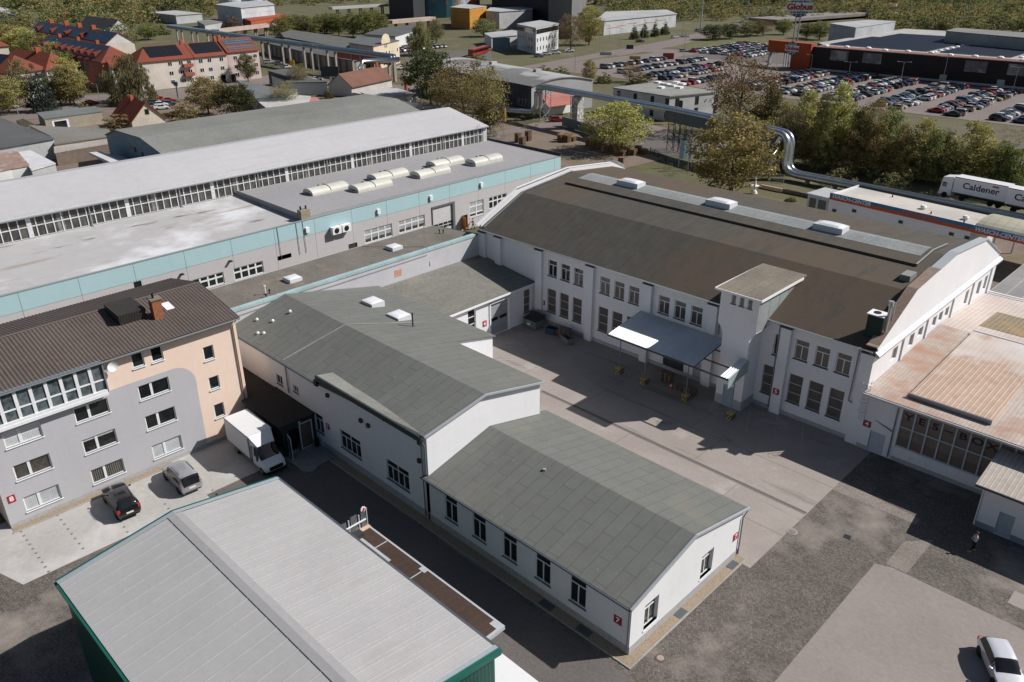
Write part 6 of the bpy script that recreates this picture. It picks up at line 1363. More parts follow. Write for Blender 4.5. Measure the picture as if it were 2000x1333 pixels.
# woodland beyond, one mass
import numpy as np
TPL = {}
def woodland(name, regs, seed, leaf, per, ls, gmul=1.0):
    rnd = random.Random(seed)
    if per not in TPL:
        TPL[per] = []
        for q in range(5):
            v, f = crown_pts('round', random.Random(90+q), per, ls, 30); TPL[per].append(np.array(v))
    out = []
    for (x0, x1, y0, y1, n, hh) in regs:
        for _ in range(n):
            px = rnd.uniform(x0, x1); py = rnd.uniform(y0, y1); p = G(px, py); h = hh*rnd.uniform(.65,1.3); w = h*rnd.uniform(.85,1.3)
            a = rnd.uniform(0,6.28); t = TPL[per][rnd.randrange(5)]; c_, s_ = math.cos(a), math.sin(a)
            out.append(np.stack([p.x+(t[:,0]*c_-t[:,1]*s_)*w, p.y+(t[:,0]*s_+t[:,1]*c_)*w, (t[:,2]-.12)*h], 1))
    V = np.concatenate(out); nq = len(V)//4
    me = bpy.data.meshes.new(name); me.vertices.add(len(V)); me.vertices.foreach_set('co', V.astype(np.float32).ravel())
    me.loops.add(nq*4); me.loops.foreach_set('vertex_index', np.arange(nq*4, dtype=np.int32)); me.polygons.add(nq); me.polygons.foreach_set('loop_start', np.arange(0, nq*4, 4, dtype=np.int32)); me.update(calc_edges=True); me.validate()
    me.materials.append(LEAF[leaf]); o = bpy.data.objects.new(name, me); COL.objects.link(o); o['kind'] = 'stuff'; return o
RG = [(-40,430,-4,24,150,11),(90,300,18,56,60,9),(400,620,-8,12,40,9),(560,900,-8,8,40,9),(1150,2040,-10,14,330,11),(1190,1440,12,42,90,8),(1440,1600,16,44,30,6),(1700,2040,12,66,190,8),(1600,1720,-2,36,50,9),(330,420,22,36,12,6),(180,260,60,92,14,8),(0,60,36,60,16,8)]
woodland('woodland_green', RG, 21, 'olive', 300, .11)
woodland('woodland_brown', [(a,b,c,d,int(n*.55),h*.95) for a,b,c,d,n,h in RG], 22, 'brown', 240, .09)
woodland('woodland_dark', [(a,b,c,d,int(n*.45),h*.9) for a,b,c,d,n,h in RG], 23, 'dark', 241, .10)
woodland('woodland_spring', [(a,b,c,d,int(n*.35),h*1.05) for a,b,c,d,n,h in RG], 24, 'yellow', 242, .095)
woodland('scrub', [(1620,2000,330,372,50,3.0),(1780,2000,255,300,36,1.6),(1100,1260,215,245,10,1.6),(1000,1060,225,262,10,1.4),(880,1000,262,276,16,1.6),(1290,1380,330,352,12,1.2),(0,170,40,60,12,6),(420,520,62,76,8,4)], 25, 'olive', 150, .09)
# ================================================================ roads and grounds of the background
def psheet(name, pts, mat, z=.0, kind='structure'): 
    P = [G(*p) for p in pts]; return struct(MB().poly([(q.x, q.y, z) for q in P]), name, mat, kind)
psheet('apartment_street', [(0,212),(150,188),(300,178),(430,165),(560,140),(640,150),(760,165),(830,170),(830,196),(700,190),(640,178),(560,168),(430,186),(300,200),(160,222),(0,240)], ASPR, .0)
psheet('works_ground', [(430,190),(780,190),(1010,240),(1010,300),(820,260),(430,300),(0,345),(0,232),(300,205)], EARTH, -.03)
psheet('main_road', [(830,170),(900,150),(1010,132),(1190,100),(1300,80),(1400,56),(1480,38),(1560,30),(1640,27),(1640,33),(1560,41),(1500,48),(1420,64),(1320,90),(1200,112),(1060,136),(960,158),(900,175)], ASPR, .0)
psheet('side_road', [(1240,92),(1330,98),(1420,110),(1500,98),(1500,106),(1420,120),(1320,108),(1220,98)], ASPR, .004)
psheet('verge', [(1245,90),(1330,72),(1460,62),(1500,78),(1490,92),(1420,106),(1330,96)], M('verge_grass', (.135,.135,.055), .95, var=.15, bump=.3, bs=5), -.01)
psheet('verge_strip', [(1000,140),(1200,108),(1230,112),(1180,122),(1060,140),(1010,150)], bpy.data.materials['verge_grass'], .008)
sheet([(-225,236),(-135,236),(-52,236),(-45,300),(-141,300),(-165,318),(-215,330)], .01, 'car_park', ASPR)
psheet('car_park_extension', [(1320,112),(1420,96),(1560,86),(1580,130),(1420,118)], ASPH, .012)
psheet('access_road', [(960,262),(1060,236),(1180,225),(1300,250),(1320,262),(1420,280),(1420,296),(1300,275),(1180,246),(1090,256),(1000,290)], ASPR, .0)
psheet('forecourt', [(1240,262),(1400,270),(1420,300),(1300,305),(1240,290)], ASPH, .004)
psheet('waste_ground', [(1760,240),(2010,250),(2010,330),(1800,320),(1720,280)], M('dry_ground', (.155,.135,.095), .95, var=.25, vs=.5, bump=.4, bs=4, patches=[((.11,.115,.05), .15, .5, .7)]), -.02)
psheet('shed_car_yard', [(790,100),(960,100),(960,128),(830,132),(790,120)], ASPH, .006)
# ================================================================ background buildings
ROOFR = M('red_tile_roof', (.215,.060,.036), .85, var=.12, vs=.5, lines=[('Z', .35, .3, .82, 0)], big=.08)
PV = M('solar_panels_blue', (.018,.035,.065), .25, .3, var=.2, vs=.3, lines=[('X', 1.7, .05, .5, 0), ('Z', .6, .06, .5, 0)], spec=.5)
PVB = M('solar_panels_black', (.014,.016,.020), .35, .2, var=.1, lines=[('Y', 1.7, .04, 1.8, 0), ('Z', .6, .06, 1.6, 0)], spec=.4)
PVG = M('solar_panels_grey', (.10,.12,.15), .3, .3, var=.1, lines=[('Y', 1.1, .07, 2.6, 0), ('Z', .55, .1, 2.4, 0)])
CREAM = M('cream_render', (.58,.53,.47), .9, var=.04); PINK = M('pink_render', (.56,.46,.42), .9, var=.04); DARKR = M('dark_stained_wall', (.20,.155,.14), .9, var=.1, vs=.2, lines=[('X', 4.5, .25, .6, 0)], patches=[((.30,.12,.08), .08, .52, .62)])
FELTG = M('grey_felt_far', (.21,.215,.20), .93, var=.08, vs=.2, patches=[((.13,.13,.12), 1.5, .7, .74)]); FELTD = M('dark_felt_far', (.11,.115,.115), .9, var=.1, vs=.3)
WALLG = M('grey_wall_far', (.42,.43,.44), .85, var=.05, vs=.3); WALLW = M('white_wall_far', (.62,.63,.63), .85, var=.05, vs=.3); WALLB = M('blue_grey_wall', (.22,.30,.37), .85, var=.08, vs=.3)
GREYROOF = M('pale_grey_roof', (.42,.43,.44), .7, var=.05, vs=.2)
def wins(root, F, spec, fm=WFRAME, gm=GL, cap=90):
    for k, (u, z, w, h) in enumerate(spec[:cap]):
        a = MB().fbox(F, u, u+w, z, z+h, 0, .05).build('window', fm, root); q = MB()
        q.fbox(F, u+.1, u+w/2-.05, z+.1, z+h-.1, .05, .06).fbox(F, u+w/2+.05, u+w-.1, z+.1, z+h-.1, .05, .06) if w > 1 else q.fbox(F, u+.08, u+w-.08, z+.08, z+h-.08, .05, .06)
        q.build('pane', gm, a)
def block(name, la, cat, pts, z, wall, roof, ov=.25, par=0, group=None):
    """flat-roofed building from the plan of its roof"""
    c = sum((Vector((p[0],p[1],0)) for p in pts), Vector())/len(pts); t = thing(name, la, cat, (c.x,c.y,0), group)
    MB().prism(pts, 0, z).build('wall', wall, t); pp = [(c.x+(p[0]-c.x)*(1+ov/10), c.y+(p[1]-c.y)*(1+ov/10)) for p in pts]
    MB().prism(pp, z+.004, z+.25).build('roof', roof, t); return t
def para(p0, p1, p2):
    a, b, c = Vector(p0), Vector(p1), Vector(p2); d = c-b; return [tuple(a)[:2], tuple(b)[:2], tuple(b+d)[:2], tuple(a+d)[:2]]
def gabled(name, la, cat, A, B, depth, ze, zr, wall, roof, hip=(0,0), ov=.5, gablemat=None, rdir=None):
    """house whose front eaves run from A to B (plan), body to the left of that line"""
    A, B = Vector((A[0],A[1],0)), Vector((B[0],B[1],0)); u = (B-A).normalized(); v = Vector((-u.y,u.x,0)); L_ = (B-A).length
    t = thing(name, la, cat, ((A.x+B.x)/2,(A.y+B.y)/2,0)); P = lambda a, b, z: tuple(A+u*a+v*b+Vector((0,0,z)))
    m = MB().hexa([P(0,0,0),P(L_,0,0),P(L_,depth,0),P(0,depth,0),P(0,0,ze),P(L_,0,ze),P(L_,depth,ze),P(0,depth,ze)]); m.build('wall', wall, t)
    g = MB()
    if not hip[0]: g.poly([P(-.01,0,ze),P(-.01,depth,ze),P(-.01,depth/2,zr-.1)])
    if not hip[1]: g.poly([P(L_+.01,0,ze),P(L_+.01,depth,ze),P(L_+.01,depth/2,zr-.1)])
    if g.v: g.build('gable', gablemat or wall, t)
    h0, h1 = hip; o = ov; ed = o if h0 else .2; ed1 = o if h1 else .2
    r = MB(); dz = o*(zr-ze)/(depth/2)
    r.slab([P(-ed,-o,ze-dz),P(L_+ed1,-o,ze-dz),P(L_+(.2 if not h1 else -h1),depth/2,zr),P((-.2 if not h0 else h0),depth/2,zr)], .22)
    r.slab([P((-.2 if not h0 else h0),depth/2,zr),P(L_+(.2 if not h1 else -h1),depth/2,zr),P(L_+ed1,depth+o,ze-dz),P(-ed,depth+o,ze-dz)], .22)
    if h0: r.slab([P(-o,-o,ze-dz),P(h0,depth/2,zr),P(-o,depth+o,ze-dz)], .22)
    if h1: r.slab([P(L_+o,-o,ze-dz),P(L_-h1,depth/2,zr),P(L_+o,depth+o,ze-dz)], .22)
    r.build('roof', roof, t); t['_P'] = 1; del t['_P']
    return t, P, (A, u, -v), L_
CHR = flat('chimney_red', (.36,.10,.05), .9)
def chimney(t, p, h=2.2, s=.5): MB().box(p[0]-s,p[1]-s,p[2]-1.2,p[0]+s,p[1]+s,p[2]+h*.5).build('chimney', CHR, t)
def pv(t, P, L_, depth, ze, zr, a0, a1, f0, f1, mat, dz=.12):
    q = lambda a, f: P(a, depth/2*f, ze+(zr-ze)*f+dz); MB().slab([q(a0,f0),q(a1,f0),q(a1,f1),q(a0,f1)], .06).build('solar_panels', mat, t)
# cream apartment row: front faces +X, runs along Y
segs = [('cream_apartment_house','cream apartment house with hipped red roof and black solar panels, behind the willow',108.5,127.0,CREAM,(5,0),PVB,(4.5,15.5)),('apartment_house','cream apartment house with black solar roof in the middle of the row',127.1,139.0,CREAM,(0,0),PVB,(1.2,11)),('pink_apartment_house','pinkish apartment house with grey solar rows on its red roof',139.1,151.0,PINK,(0,0),PVG,(1,11.2))]
for k, (nm, la, y0, y1, wl_, hp_, pm, (a0, a1)) in enumerate(segs):
    t, P, Fw, L_ = gabled(nm, la, 'apartment house', (-274,y0), (-274,y1), 11, 9.3 if k < 2 else 9.9, 13.0 if k < 2 else 13.6, wl_, ROOFR, hp_)
    ze = 9.3 if k < 2 else 9.9
    if k == 2:
        for f0, f1 in ((.08,.28),(.45,.64),(.66,.85)): pv(t, P, L_, 11, ze, ze+3.7, a0, a1, f0, f1, pm)
    else: pv(t, P, L_, 11, ze, ze+3.7, a0, a1, .15, .93, pm)
    sp = []
    for z in (1.3,4.0,6.9):
        for u in ([9.5,13.2,16.0] if k == 0 else [1.5,4.6,8.9] if k == 1 else [2.0,6.6,9.6]): sp.append((u, z, 1.5, 1.35))
    wins(t, Fw, sp)
    chimney(t, P(L_-.8 if k < 2 else .6, 5.5, ze+3.7))
    if k == 0:
        for z in (3.4,6.2): MB().fbox(Fw, 14.3, 17.6, z, z+1.0, 0, 1.3).build('balcony', M('balcony_red', (.36,.11,.07), .8) if 'balcony_red' not in bpy.data.materials else bpy.data.materials['balcony_red'], t)
    if k: 
        MB().fbox(Fw, .3 if k == 2 else 8.5, 2.0 if k == 2 else 10.2, 0, 2.3, 0, .06).build('doorway', BLK, t)
# long block with the stained wall: front faces -Y, along X
t, P, Fw, L_ = gabled('stained_apartment_block', 'long apartment block with dark stained wall, blue solar roof and red dormers', 'apartment block', (-345,100.5), (-282,100.5), 11, 9.4, 13.2, DARKR, ROOFR, (0,5.5))
pv(t, P, L_, 11, 9.4, 13.2, 1, L_-6, .1, .97, PV)
for k in range(9): 
    u = 6+k*6.0; q = P(u,1.2,9.9); MB().hexa([P(u,.9,9.6),P(u+1.7,.9,9.6),P(u+1.7,3.2,11.0),P(u,3.2,11.0),P(u-.2,.6,11.3),P(u+1.9,.6,11.3),P(u+1.5,3.6,11.9),P(u+.2,3.6,11.9)]).build('dormer', ROOFR, t)
for u in (12, 30, 47): chimney(t, P(u,5.5,13.2))
FEs = FE(-282+.0, 100.5); MB().fbox(FEs, 0, 3.4, 0, 9.3, 0, .05).build('orange_wall_strip', M('orange_brick', (.40,.15,.08), .9), t)
MB().fbox(FEs, 3.5, 7.5, .5, 9.0, 0, .08).build('glazed_stair', M('stair_glass', (.25,.33,.37), .3, lines=[('Z', 1.4, .2, 2.2, 0), ('Y', 1.0, .12, 2.2, 0)]), t)
t, P, Fw, L_ = gabled('low_link_house', 'low red-roofed link between the stained block and the cream apartments', 'house', (-279,102), (-279,111), 9, 7.8, 10.4, CREAM, ROOFR)
# second parallel block behind
t, P, Fw, L_ = gabled('rear_apartment_block', 'rear apartment block with blue solar roof, red dormers and white gable', 'apartment block', (-425,123), (-338,123), 11, 9.2, 13.0, CREAM, ROOFR, (0,0), .5, WALLW)
pv(t, P, L_, 11, 9.2, 13.0, .5, L_-.5, .1, .97, PV)
for u in (15, 33, 48, 63): chimney(t, P(u,5.5,13.2), 2.6, .8)
for k in range(4): u = 8+k*17; MB().hexa([P(u,.9,9.4),P(u+2.4,.9,9.4),P(u+2.4,3.2,10.8),P(u,3.2,10.8),P(u-.2,.6,11.2),P(u+2.6,.6,11.2),P(u+2.2,3.6,11.9),P(u+.2,3.6,11.9)]).build('dormer', ROOFR, t)
for i, (a, b, dp, la, hp_) in enumerate((((-330,62),(-282,73),12,'red hip-roofed block with black solar panels at the left edge',(0,5)),((-420,88),(-372,88),11,'far red-roofed block with a dark solar strip, upper left',(4,4)),((-310,78),(-283,84),10,'red-roofed cross wing with cream walls beside the spruce',(4,4)))):
    t, P, Fw, L_ = gabled('red_roofed_block', la, 'apartment block', a, b, dp, 8.6, 12.6, CREAM, ROOFR, hp_)
    if i < 2: pv(t, P, L_, dp, 8.6, 12.6, 4, L_-7, .35 if i == 0 else .2, .95 if i == 0 else .8, PVB)
    wins(t, Fw, [(u, z, 1.3, 1.3) for z in (1.2,3.9,6.6) for u in [2+3.6*q for q in range(int((L_-3)/3.6))]][:40]); chimney(t, P(L_*.6,dp/2,12.6), 2.4, .7)
t, P, Fw, L_ = gabled('white_gabled_house', 'white gabled house with dark roof beyond the rear solar block', 'house', (-470,160), (-430,160), 10, 7, 11.5, WALLW, FELTD)
t = block('pale_roof_building', 'pale flat roof building at the far upper left', 'building', para(tuple(G(0,24,6)), tuple(G(32,31,6)), tuple(G(18,19,6))), 6, WALLG, GREYROOF)
t = block('pale_flat_hall', 'pale flat-roofed hall standing alone beyond the trees, upper left', 'hall', para(tuple(G(293,25,5)), tuple(G(343,31,5)), tuple(G(394,27,5))), 5, WALLG, GREYROOF)
# garden colony and small works at the left
def slabb(name, la, cat, pix, z, wall, roof, **k): return block(name, la, cat, [tuple(G(*p, z))[:2] for p in pix], z, wall, roof, **k)
t = slabb('grey_roofed_workshop', 'grey felt-roofed workshop with pale walls at the left edge', 'workshop', [(-60,240),(0,232),(104,272),(30,285),(-60,300)], 4.2, WALLG, FELTD)
t = slabb('rusty_shed', 'shed with rusty sheet roof at the left edge below the workshop', 'shed', [(-40,310),(32,296),(57,325),(22,331),(-40,345)], 3.0, WALLW, M('rusty_sheet', (.33,.22,.18), .9, var=.15, vs=.4, lines=[('X', .8, .1, .7, 0)], patches=[((.40,.36,.34), .3, .5, .65)]))
t = slabb('white_roofed_shed', 'shed with bright white roof beside the rusty one', 'shed', [(34,300),(60,296),(108,321),(62,334)], 2.8, WALLG, M('bright_white_roof', (.62,.63,.64), .7))
t = slabb('grey_garage_row', 'long grey-roofed garage row before the gardens', 'garage row', [(58,247),(112,250),(208,254),(223,266),(107,283),(100,268)], 3.2, M('pale_garage_wall', (.48,.43,.37), .9, var=.1), M('grey_brown_felt', (.21,.20,.185), .93, var=.08, vs=.2))
t = slabb('garden_shed', 'grey-roofed garden bungalow with white patio door', 'bungalow', [(73,222),(185,210),(198,219),(87,234)], 3.0, M('beige_wall', (.36,.32,.25), .9), M('blue_grey_felt', (.17,.195,.19), .9))
FSd = FA(tuple(G(87,234,3.0)), tuple(G(198,219,3.0))); MB().fbox(FSd, 1.5, 5.5, .2, 2.4, 0, .06).build('patio_door', WFRAME, t); MB().fbox(FSd, 2.0, 5.0, .4, 2.2, .06, .08).build('pane', GL, t)
t = slabb('old_outbuilding', 'pale mossy-roofed outbuilding before the blue-grey hall', 'shed', [(107,288),(222,270),(225,280),(108,300)], 2.6, WOODW, M('mossy_pale_roof', (.44,.40,.36), .9, var=.2, vs=.6))
t = slabb('garden_greenhouse', 'small dark glazed greenhouse in the gardens', 'greenhouse', [(32,238),(46,234),(66,244),(50,248)], 2.0, GLB, GLM)
t, P, Fw, L_ = gabled('tiled_cottage', 'cream gabled cottage with red tiled roof among garden sheds', 'cottage', tuple(G(262,256,0))[:2], tuple(G(322,248,0))[:2], 13, 3.2, 3.3, M('cottage_cream', (.62,.56,.46), .9), ROOFR)
for o in list(t.children): bpy.data.objects.remove(o)
A, B = G(262,262), G(326,253); u = (B-A).normalized(); v = Vector((-u.y,u.x,0)); Wd = (B-A).length
P = lambda a, b, z: tuple(A+u*a+v*b+Vector((0,0,z)))
MB().hexa([P(0,0,0),P(Wd,0,0),P(Wd,13,0),P(0,13,0),P(0,0,3.0),P(Wd,0,3.0),P(Wd,13,3.0),P(0,13,3.0)]).poly([P(0,0,3.0),P(Wd,0,3.0),P(Wd/2,0,7.0)]).poly([P(0,13,3.0),P(Wd,13,3.0),P(Wd/2,13,7.0)]).build('wall', bpy.data.materials['cottage_cream'], t)
ROOFC = M('cottage_tiles', (.30,.07,.035), .85, var=.15, lines=[('Z', .3, .35, .7, 0)])
MB().slab([P(-.5,-.4,2.65),P(Wd/2,-.4,7.15),P(Wd/2,13.4,7.15),P(-.5,13.4,2.65)], .2).slab([P(Wd/2,-.4,7.15),P(Wd+.5,-.4,2.65),P(Wd+.5,13.4,2.65),P(Wd/2,13.4,7.15)], .2).build('roof', ROOFC, t)
Fc_ = (A, u, -v); wins(t, Fc_, [(Wd/2-.5,4.2,1.0,1.3),(1.6,.6,.9,.9),(Wd-2.2,.6,.9,.9)], flat('brown_win', (.12,.07,.05), .7)); chimney(t, P(Wd/2-.3,8,7.2), 1.6, .4)
# blue-grey hall behind the clerestory hall
bh = thing('grey_roofed_hall', 'long grey-roofed hall with blue-grey gable behind the white-roofed hall', 'hall', (-150,60,0))
z0, z1 = 7.2, 4.9
A0_, A1_, A2_ = G(223,260,7.2), G(262,268,7.6), G(322,304,5.6)
B2_ = G(828,220,5.6); B0_ = G(715,193,7.2)
xb = A2_.x; 
hx = [(A0_.x, 5.4), (A1_.x, 6.9), (xb, 5.0)]
ya, yb = A2_.y, B2_.y
prof_ = [(A2_.x, 5.5), (A1_.x+1.5, 7.5), (A0_.x-2, 7.3), (A0_.x-8, 5.5)]
m = MB(); m.poly([(x, ya, z) for x, z in prof_]+[(prof_[-1][0],ya,0),(prof_[0][0],ya,0)]); m.poly([(x, yb, z) for x, z in prof_]+[(prof_[-1][0],yb,0),(prof_[0][0],yb,0)]); m.build('gable_wall', WALLB, bh)
wallgrid(m2 := MB(), FE(A2_.x, ya), yb-ya, 0, 5.5); m2.build('side_wall', WALLG, bh)
r = MB()
for (x_, z_), (x2, z2) in zip(prof_, prof_[1:]): r.slab([(x_+.0,ya-.3,z_+.15),(x_,yb+.3,z_+.15),(x2,yb+.3,z2+.15),(x2,ya-.3,z2+.15)], .2)
r.build('roof', FELTG, bh)
Fb = FE(A2_.x, ya); n = 34; L_ = yb-ya
for k in range(n):
    if k % 6 == 5: continue
    w = MB().fbox(Fb, 1+k*(L_-2)/n, 1+(k+.82)*(L_-2)/n, 4.2, 5.2, 0, .06).build('window', WFRAME, bh); MB().fbox(Fb, 1.2+k*(L_-2)/n, 1+(k+.72)*(L_-2)/n, 4.35, 5.05, .06, .07).build('pane', GL, w)
Fg = (Vector((A2_.x,ya,0)), Vector((-1,0,0)), Vector((0,-1,0)))
for (u, z) in ((5.5,3.1),(7.2,3.2),(10.2,3.6),(13.5,4.1),(14.8,4.2),(16.1,4.4)): MB().fbox(Fg, u, u+.8, z, z+1.0, 0, .04).build('window', GL, bh)
t = thing('parapet_wall_annex', 'low dark flat annex with a broad white parapet by the blue-grey gable', 'annex', tuple(G(215,310)))
MB().prism([tuple(G(*p,3.2))[:2] for p in ((196,298),(225,300),(275,315),(250,325))], 0, 3.0).build('wall', WALLG, t); MB().slab([tuple(G(*p,3.3)) for p in ((174,298),(196,296),(248,318),(228,323))], .5).build('white_parapet', WALLW, t)
# works between the street and the grey hall
slabb('white_low_workshop', 'white-walled low workshop with grey roof right of the dark round tree', 'workshop', [(464,158),(545,175),(580,176),(560,190),(500,194)], 3.6, WALLW, M('slate_grey_roof', (.16,.175,.175), .9))
slabb('lower_white_roof', 'low white-roofed workshop in front of the slate one', 'workshop', [(505,200),(560,186),(606,190),(600,205),(520,212)], 2.6, WALLW, M('light_roof', (.52,.51,.50), .85))
slabb('pink_roofed_shed', 'small shed with a pink sheet roof', 'shed', [(588,195),(618,192),(628,201),(592,204)], 2.4, WALLB, M('pink_roof', (.48,.22,.20), .8))
slabb('dark_flat_garage', 'dark flat-roofed garage with white front and parked cars behind', 'garage', [(524,145),(560,142),(638,162),(565,163)], 3.6, WALLW, FELTD)
slabb('dark_box_store', 'dark grey box-like store behind the white garage', 'store', [(524,140),(556,136),(598,146),(566,152)], 4.6, DKM, FELTD)
A, B = G(688,190), G(766,172)
t, P, Fw, L_ = gabled('brown_tiled_house', 'detached house with brown tiled roof and white wall', 'house', (A.x,A.y), (B.x,B.y), 9, 3.3, 6.6, M('house_white', (.55,.52,.48), .9), M('brown_tile_roof', (.19,.095,.07), .9, var=.1, lines=[('Z', .3, .3, .8, 0)]), (0,0), .5)
chimney(t, P(L_-1.5,4.5,6.6), 2.4, .4)
slabb('white_terrace_roof', 'white flat roof in front of the brown-tiled house', 'annex', [(705,182),(765,172),(812,184),(740,196)], 2.6, WALLW, M('white_flat', (.50,.49,.48), .85))
slabb('solar_box_annex', 'small flat annex with dark solar sheet', 'annex', [(668,196),(690,183),(706,186),(694,197)], 2.8, WALLW, PVB)
slabb('white_storage_box', 'plain white storage building between grey hall and brown trees', 'store', [(784,200),(838,205),(862,209),(846,216),(800,214)], 3.4, M('bright_white_wall', (.62,.62,.61), .8), FELTD)
t = thing('brick_chimney', 'short round brick chimney behind the grey hall roof', 'chimney', tuple(G(794,190))); q = G(794,190); MB().cyl(q.x,q.y,0,6.2,.6,10,.45).build('stack', CHR, t); MB().cyl(q.x,q.y,6.2,6.5,.6,10).build('rim_ring', GFRAME, t)
# yellow villa with curved gable
t = slabb('yellow_gabled_villa', 'old cream villa with curved gable and grey roof beside the pipe', 'villa', [(682,85),(700,72),(738,76),(779,80),(729,92)], 8.4, M('villa_cream', (.58,.50,.38), .9, var=.05), M('slate_roof_far', (.13,.14,.145), .8))
Fv = FA(tuple(G(729,92,8.4)), tuple(G(779,80,8.4))); Wv = (G(779,80,8.4)-G(729,92,8.4)).length
m = MB(); cx = Wv*.47
m.poly([Fv[0]+Fv[1]*(cx+a)+Fv[2]*.1+Vector((0,0,z)) for a, z in [(-4,8.4),(-4,10.0)]+[(3.6*math.cos(math.pi-k*math.pi/8), 10.2+1.9*math.sin(k*math.pi/8)) for k in range(9)]+[(4,10.0),(4,8.4)]]); m.build('curved_gable', bpy.data.materials['villa_cream'], t)
wins(t, Fv, [(cx-1.2,7.0,.8,1.9),(cx+.3,7.0,.8,1.9),(1.3,4.5,.9,1.5),(cx-3.2,4.0,1,1.8),(cx-.5,4.0,1,1.8),(cx+2.2,4.0,1,1.8),(Wv-2.4,4.5,.9,1.5),(1.3,1,.9,1.6),(cx-3.2,.8,1,1.9),(cx-.5,.8,1,2),(cx+2.2,.8,1,1.9),(Wv-2.4,1,.9,1.6)])
Fv2 = FA(tuple(G(682,85,8.4)), tuple(G(729,92,8.4))); wins(t, Fv2, [(2+q*3.6, z, 1.0, 1.5) for q in range(5) for z in (1,4.3)])
# long sheds behind the elevated pipe
t = slabb('dark_long_shed', 'long dark-roofed railway shed in front of the row of trees', 'shed', [(550,66),(570,60),(725,82),(676,96),(556,74)], 5.0, M('shed_shadow', (.10,.10,.10), .9), M('shed_felt', (.13,.13,.125), .93))  # shed walls in one even dark grey
t = slabb('old_goods_shed', 'old pale goods shed with dark doors below the elevated pipe', 'shed', [(515,84),(560,78),(680,100),(720,112),(690,120),(600,104)], 4.5, M('goods_wall', (.30,.28,.24), .9, var=.15, lines=[('X', 5, .4, .45, 0)]), FELTD)
t = slabb('white_grey_works', 'grey-roofed works with white side wall right of the tree row', 'works', [(712,68),(745,56),(805,50),(806,62),(772,72)], 6.0, WALLW, FELTD)
# pale plant top left centre
t = slabb('white_plant', 'pale industrial plant with domed tanks, upper left of centre', 'plant', [(422,10),(445,6),(520,2),(535,10),(470,16)], 11, M('plant_wall', (.50,.54,.57), .7, lines=[('Z', 2.5, .08, .8, 0)]), GREYROOF)
for (px, py) in ((450,4),(492,2)): q = G(px,py,11); MB().cyl(q.x,q.y,11,13,7,20).ball(q.x,q.y,13,7,20,5,.35,True).build('domed_tank', flat('tank_blue_grey', (.40,.45,.49), .6), t)
slabb('orange_red_shed', 'orange-red low shed before the pale plant', 'shed', [(468,34),(540,27),(560,30),(490,42)], 5, M('orange_red_wall', (.38,.08,.035), .8), M('orange_red_roof', (.33,.09,.05), .8))
slabb('grey_low_plant', 'low grey roof building left of the orange-red shed', 'building', [(385,42),(418,38),(446,42),(400,50)], 3, WALLG, FELTG)
# elevated conveyor-like pipe bridge
def beam(name, la, cat, a, b, z, w, h, mat, posts=0, pm=CONC):
    A, B = G(*a, z), G(*b, z); d = (B-A); d.z = 0; d = d.normalized(); n_ = Vector((-d.y,d.x,0)); t = thing(name, la, cat, (A.x,A.y,0))
    MB().hexa([A-n_*w/2-Vector((0,0,h)),B-n_*w/2-Vector((0,0,h)),B+n_*w/2-Vector((0,0,h)),A+n_*w/2-Vector((0,0,h)),A-n_*w/2,B-n_*w/2,B+n_*w/2,A+n_*w/2]).build('girder', mat, t)
    for k in range(posts):
        for o_ in (.0,.03):
            q = A.lerp(B, (k+.5)/posts+o_); MB().box(q.x-.35,q.y-.35,0,q.x+.35,q.y+.35,z-h).build('post', pm, t)
    return t, A, B
PIPEB = M('blue_reflecting_pipe', (.30,.42,.50), .35, .6, var=.05)
t, A, B = beam('elevated_heating_pipe', 'elevated blue-grey pipe line on paired concrete posts behind the apartments', 'pipeline', (330,53), (768,113), 8.5, 2.2, .5, GFRAME, 11)
for s in (-.6,.6):
    d = (B-A).normalized(); n_ = Vector((-d.y,d.x,0)); MB().tube([A+n_*s+Vector((0,0,.5)),B+n_*s+Vector((0,0,.5))], .6, 10).build('pipe', PIPEB, t, True)
ad = MB().hexa([A.lerp(B,.81)+Vector((0,0,-2.6)),A.lerp(B,.99)+Vector((0,0,-2.6)),A.lerp(B,.99)+Vector((0.3,.3,-2.6)),A.lerp(B,.81)+Vector((.3,.3,-2.6)),A.lerp(B,.81)+Vector((0,0,-.4)),A.lerp(B,.99)+Vector((0,0,-.4)),A.lerp(B,.99)+Vector((.3,.3,-.4)),A.lerp(B,.81)+Vector((.3,.3,-.4))]); ad.build('banner_board', M('banner_red', (.36,.10,.07), .7, lines=[('Y', 9, .12, .3, .1)]), t)
pb = [G(705,120,8.2)+Vector((0,0,-4)), G(703,122,8.2)+Vector((0,0,-1.5)), G(710,120,8.2), G(780,116,8.2)]; MB().tube(pb, .75, 12).build('pipe_bend', STEEL, t, True); MB().tube([p+Vector((1.4,-1.4,0)) for p in pb], .75, 12).build('pipe_bend', STEEL, t, True)
q = G(772,160); MB().box(q.x-.5,q.y-.5,0,q.x+.5,q.y+.5,8).build('post', CONC, t)
beam('pink_conveyor_bridge', 'long pale pink conveyor bridge behind the trees, left half', 'bridge', (420,58), (545,44), 6, 5, 1.6, M('conveyor_pink', (.50,.40,.35), .8), 6)
beam('red_pipe_rack', 'pale red pipe rack bridge before the painted tank', 'bridge', (760,40), (845,33), 7, 5, 1.8, bpy.data.materials['conveyor_pink'], 4, flat('rack_red', (.30,.08,.08), .8))
beam('grey_pipe_rack', 'distant grey pipe rack bridge left of the dark works', 'bridge', (645,14), (755,8), 7, 5, 1.6, GFRAME, 5)
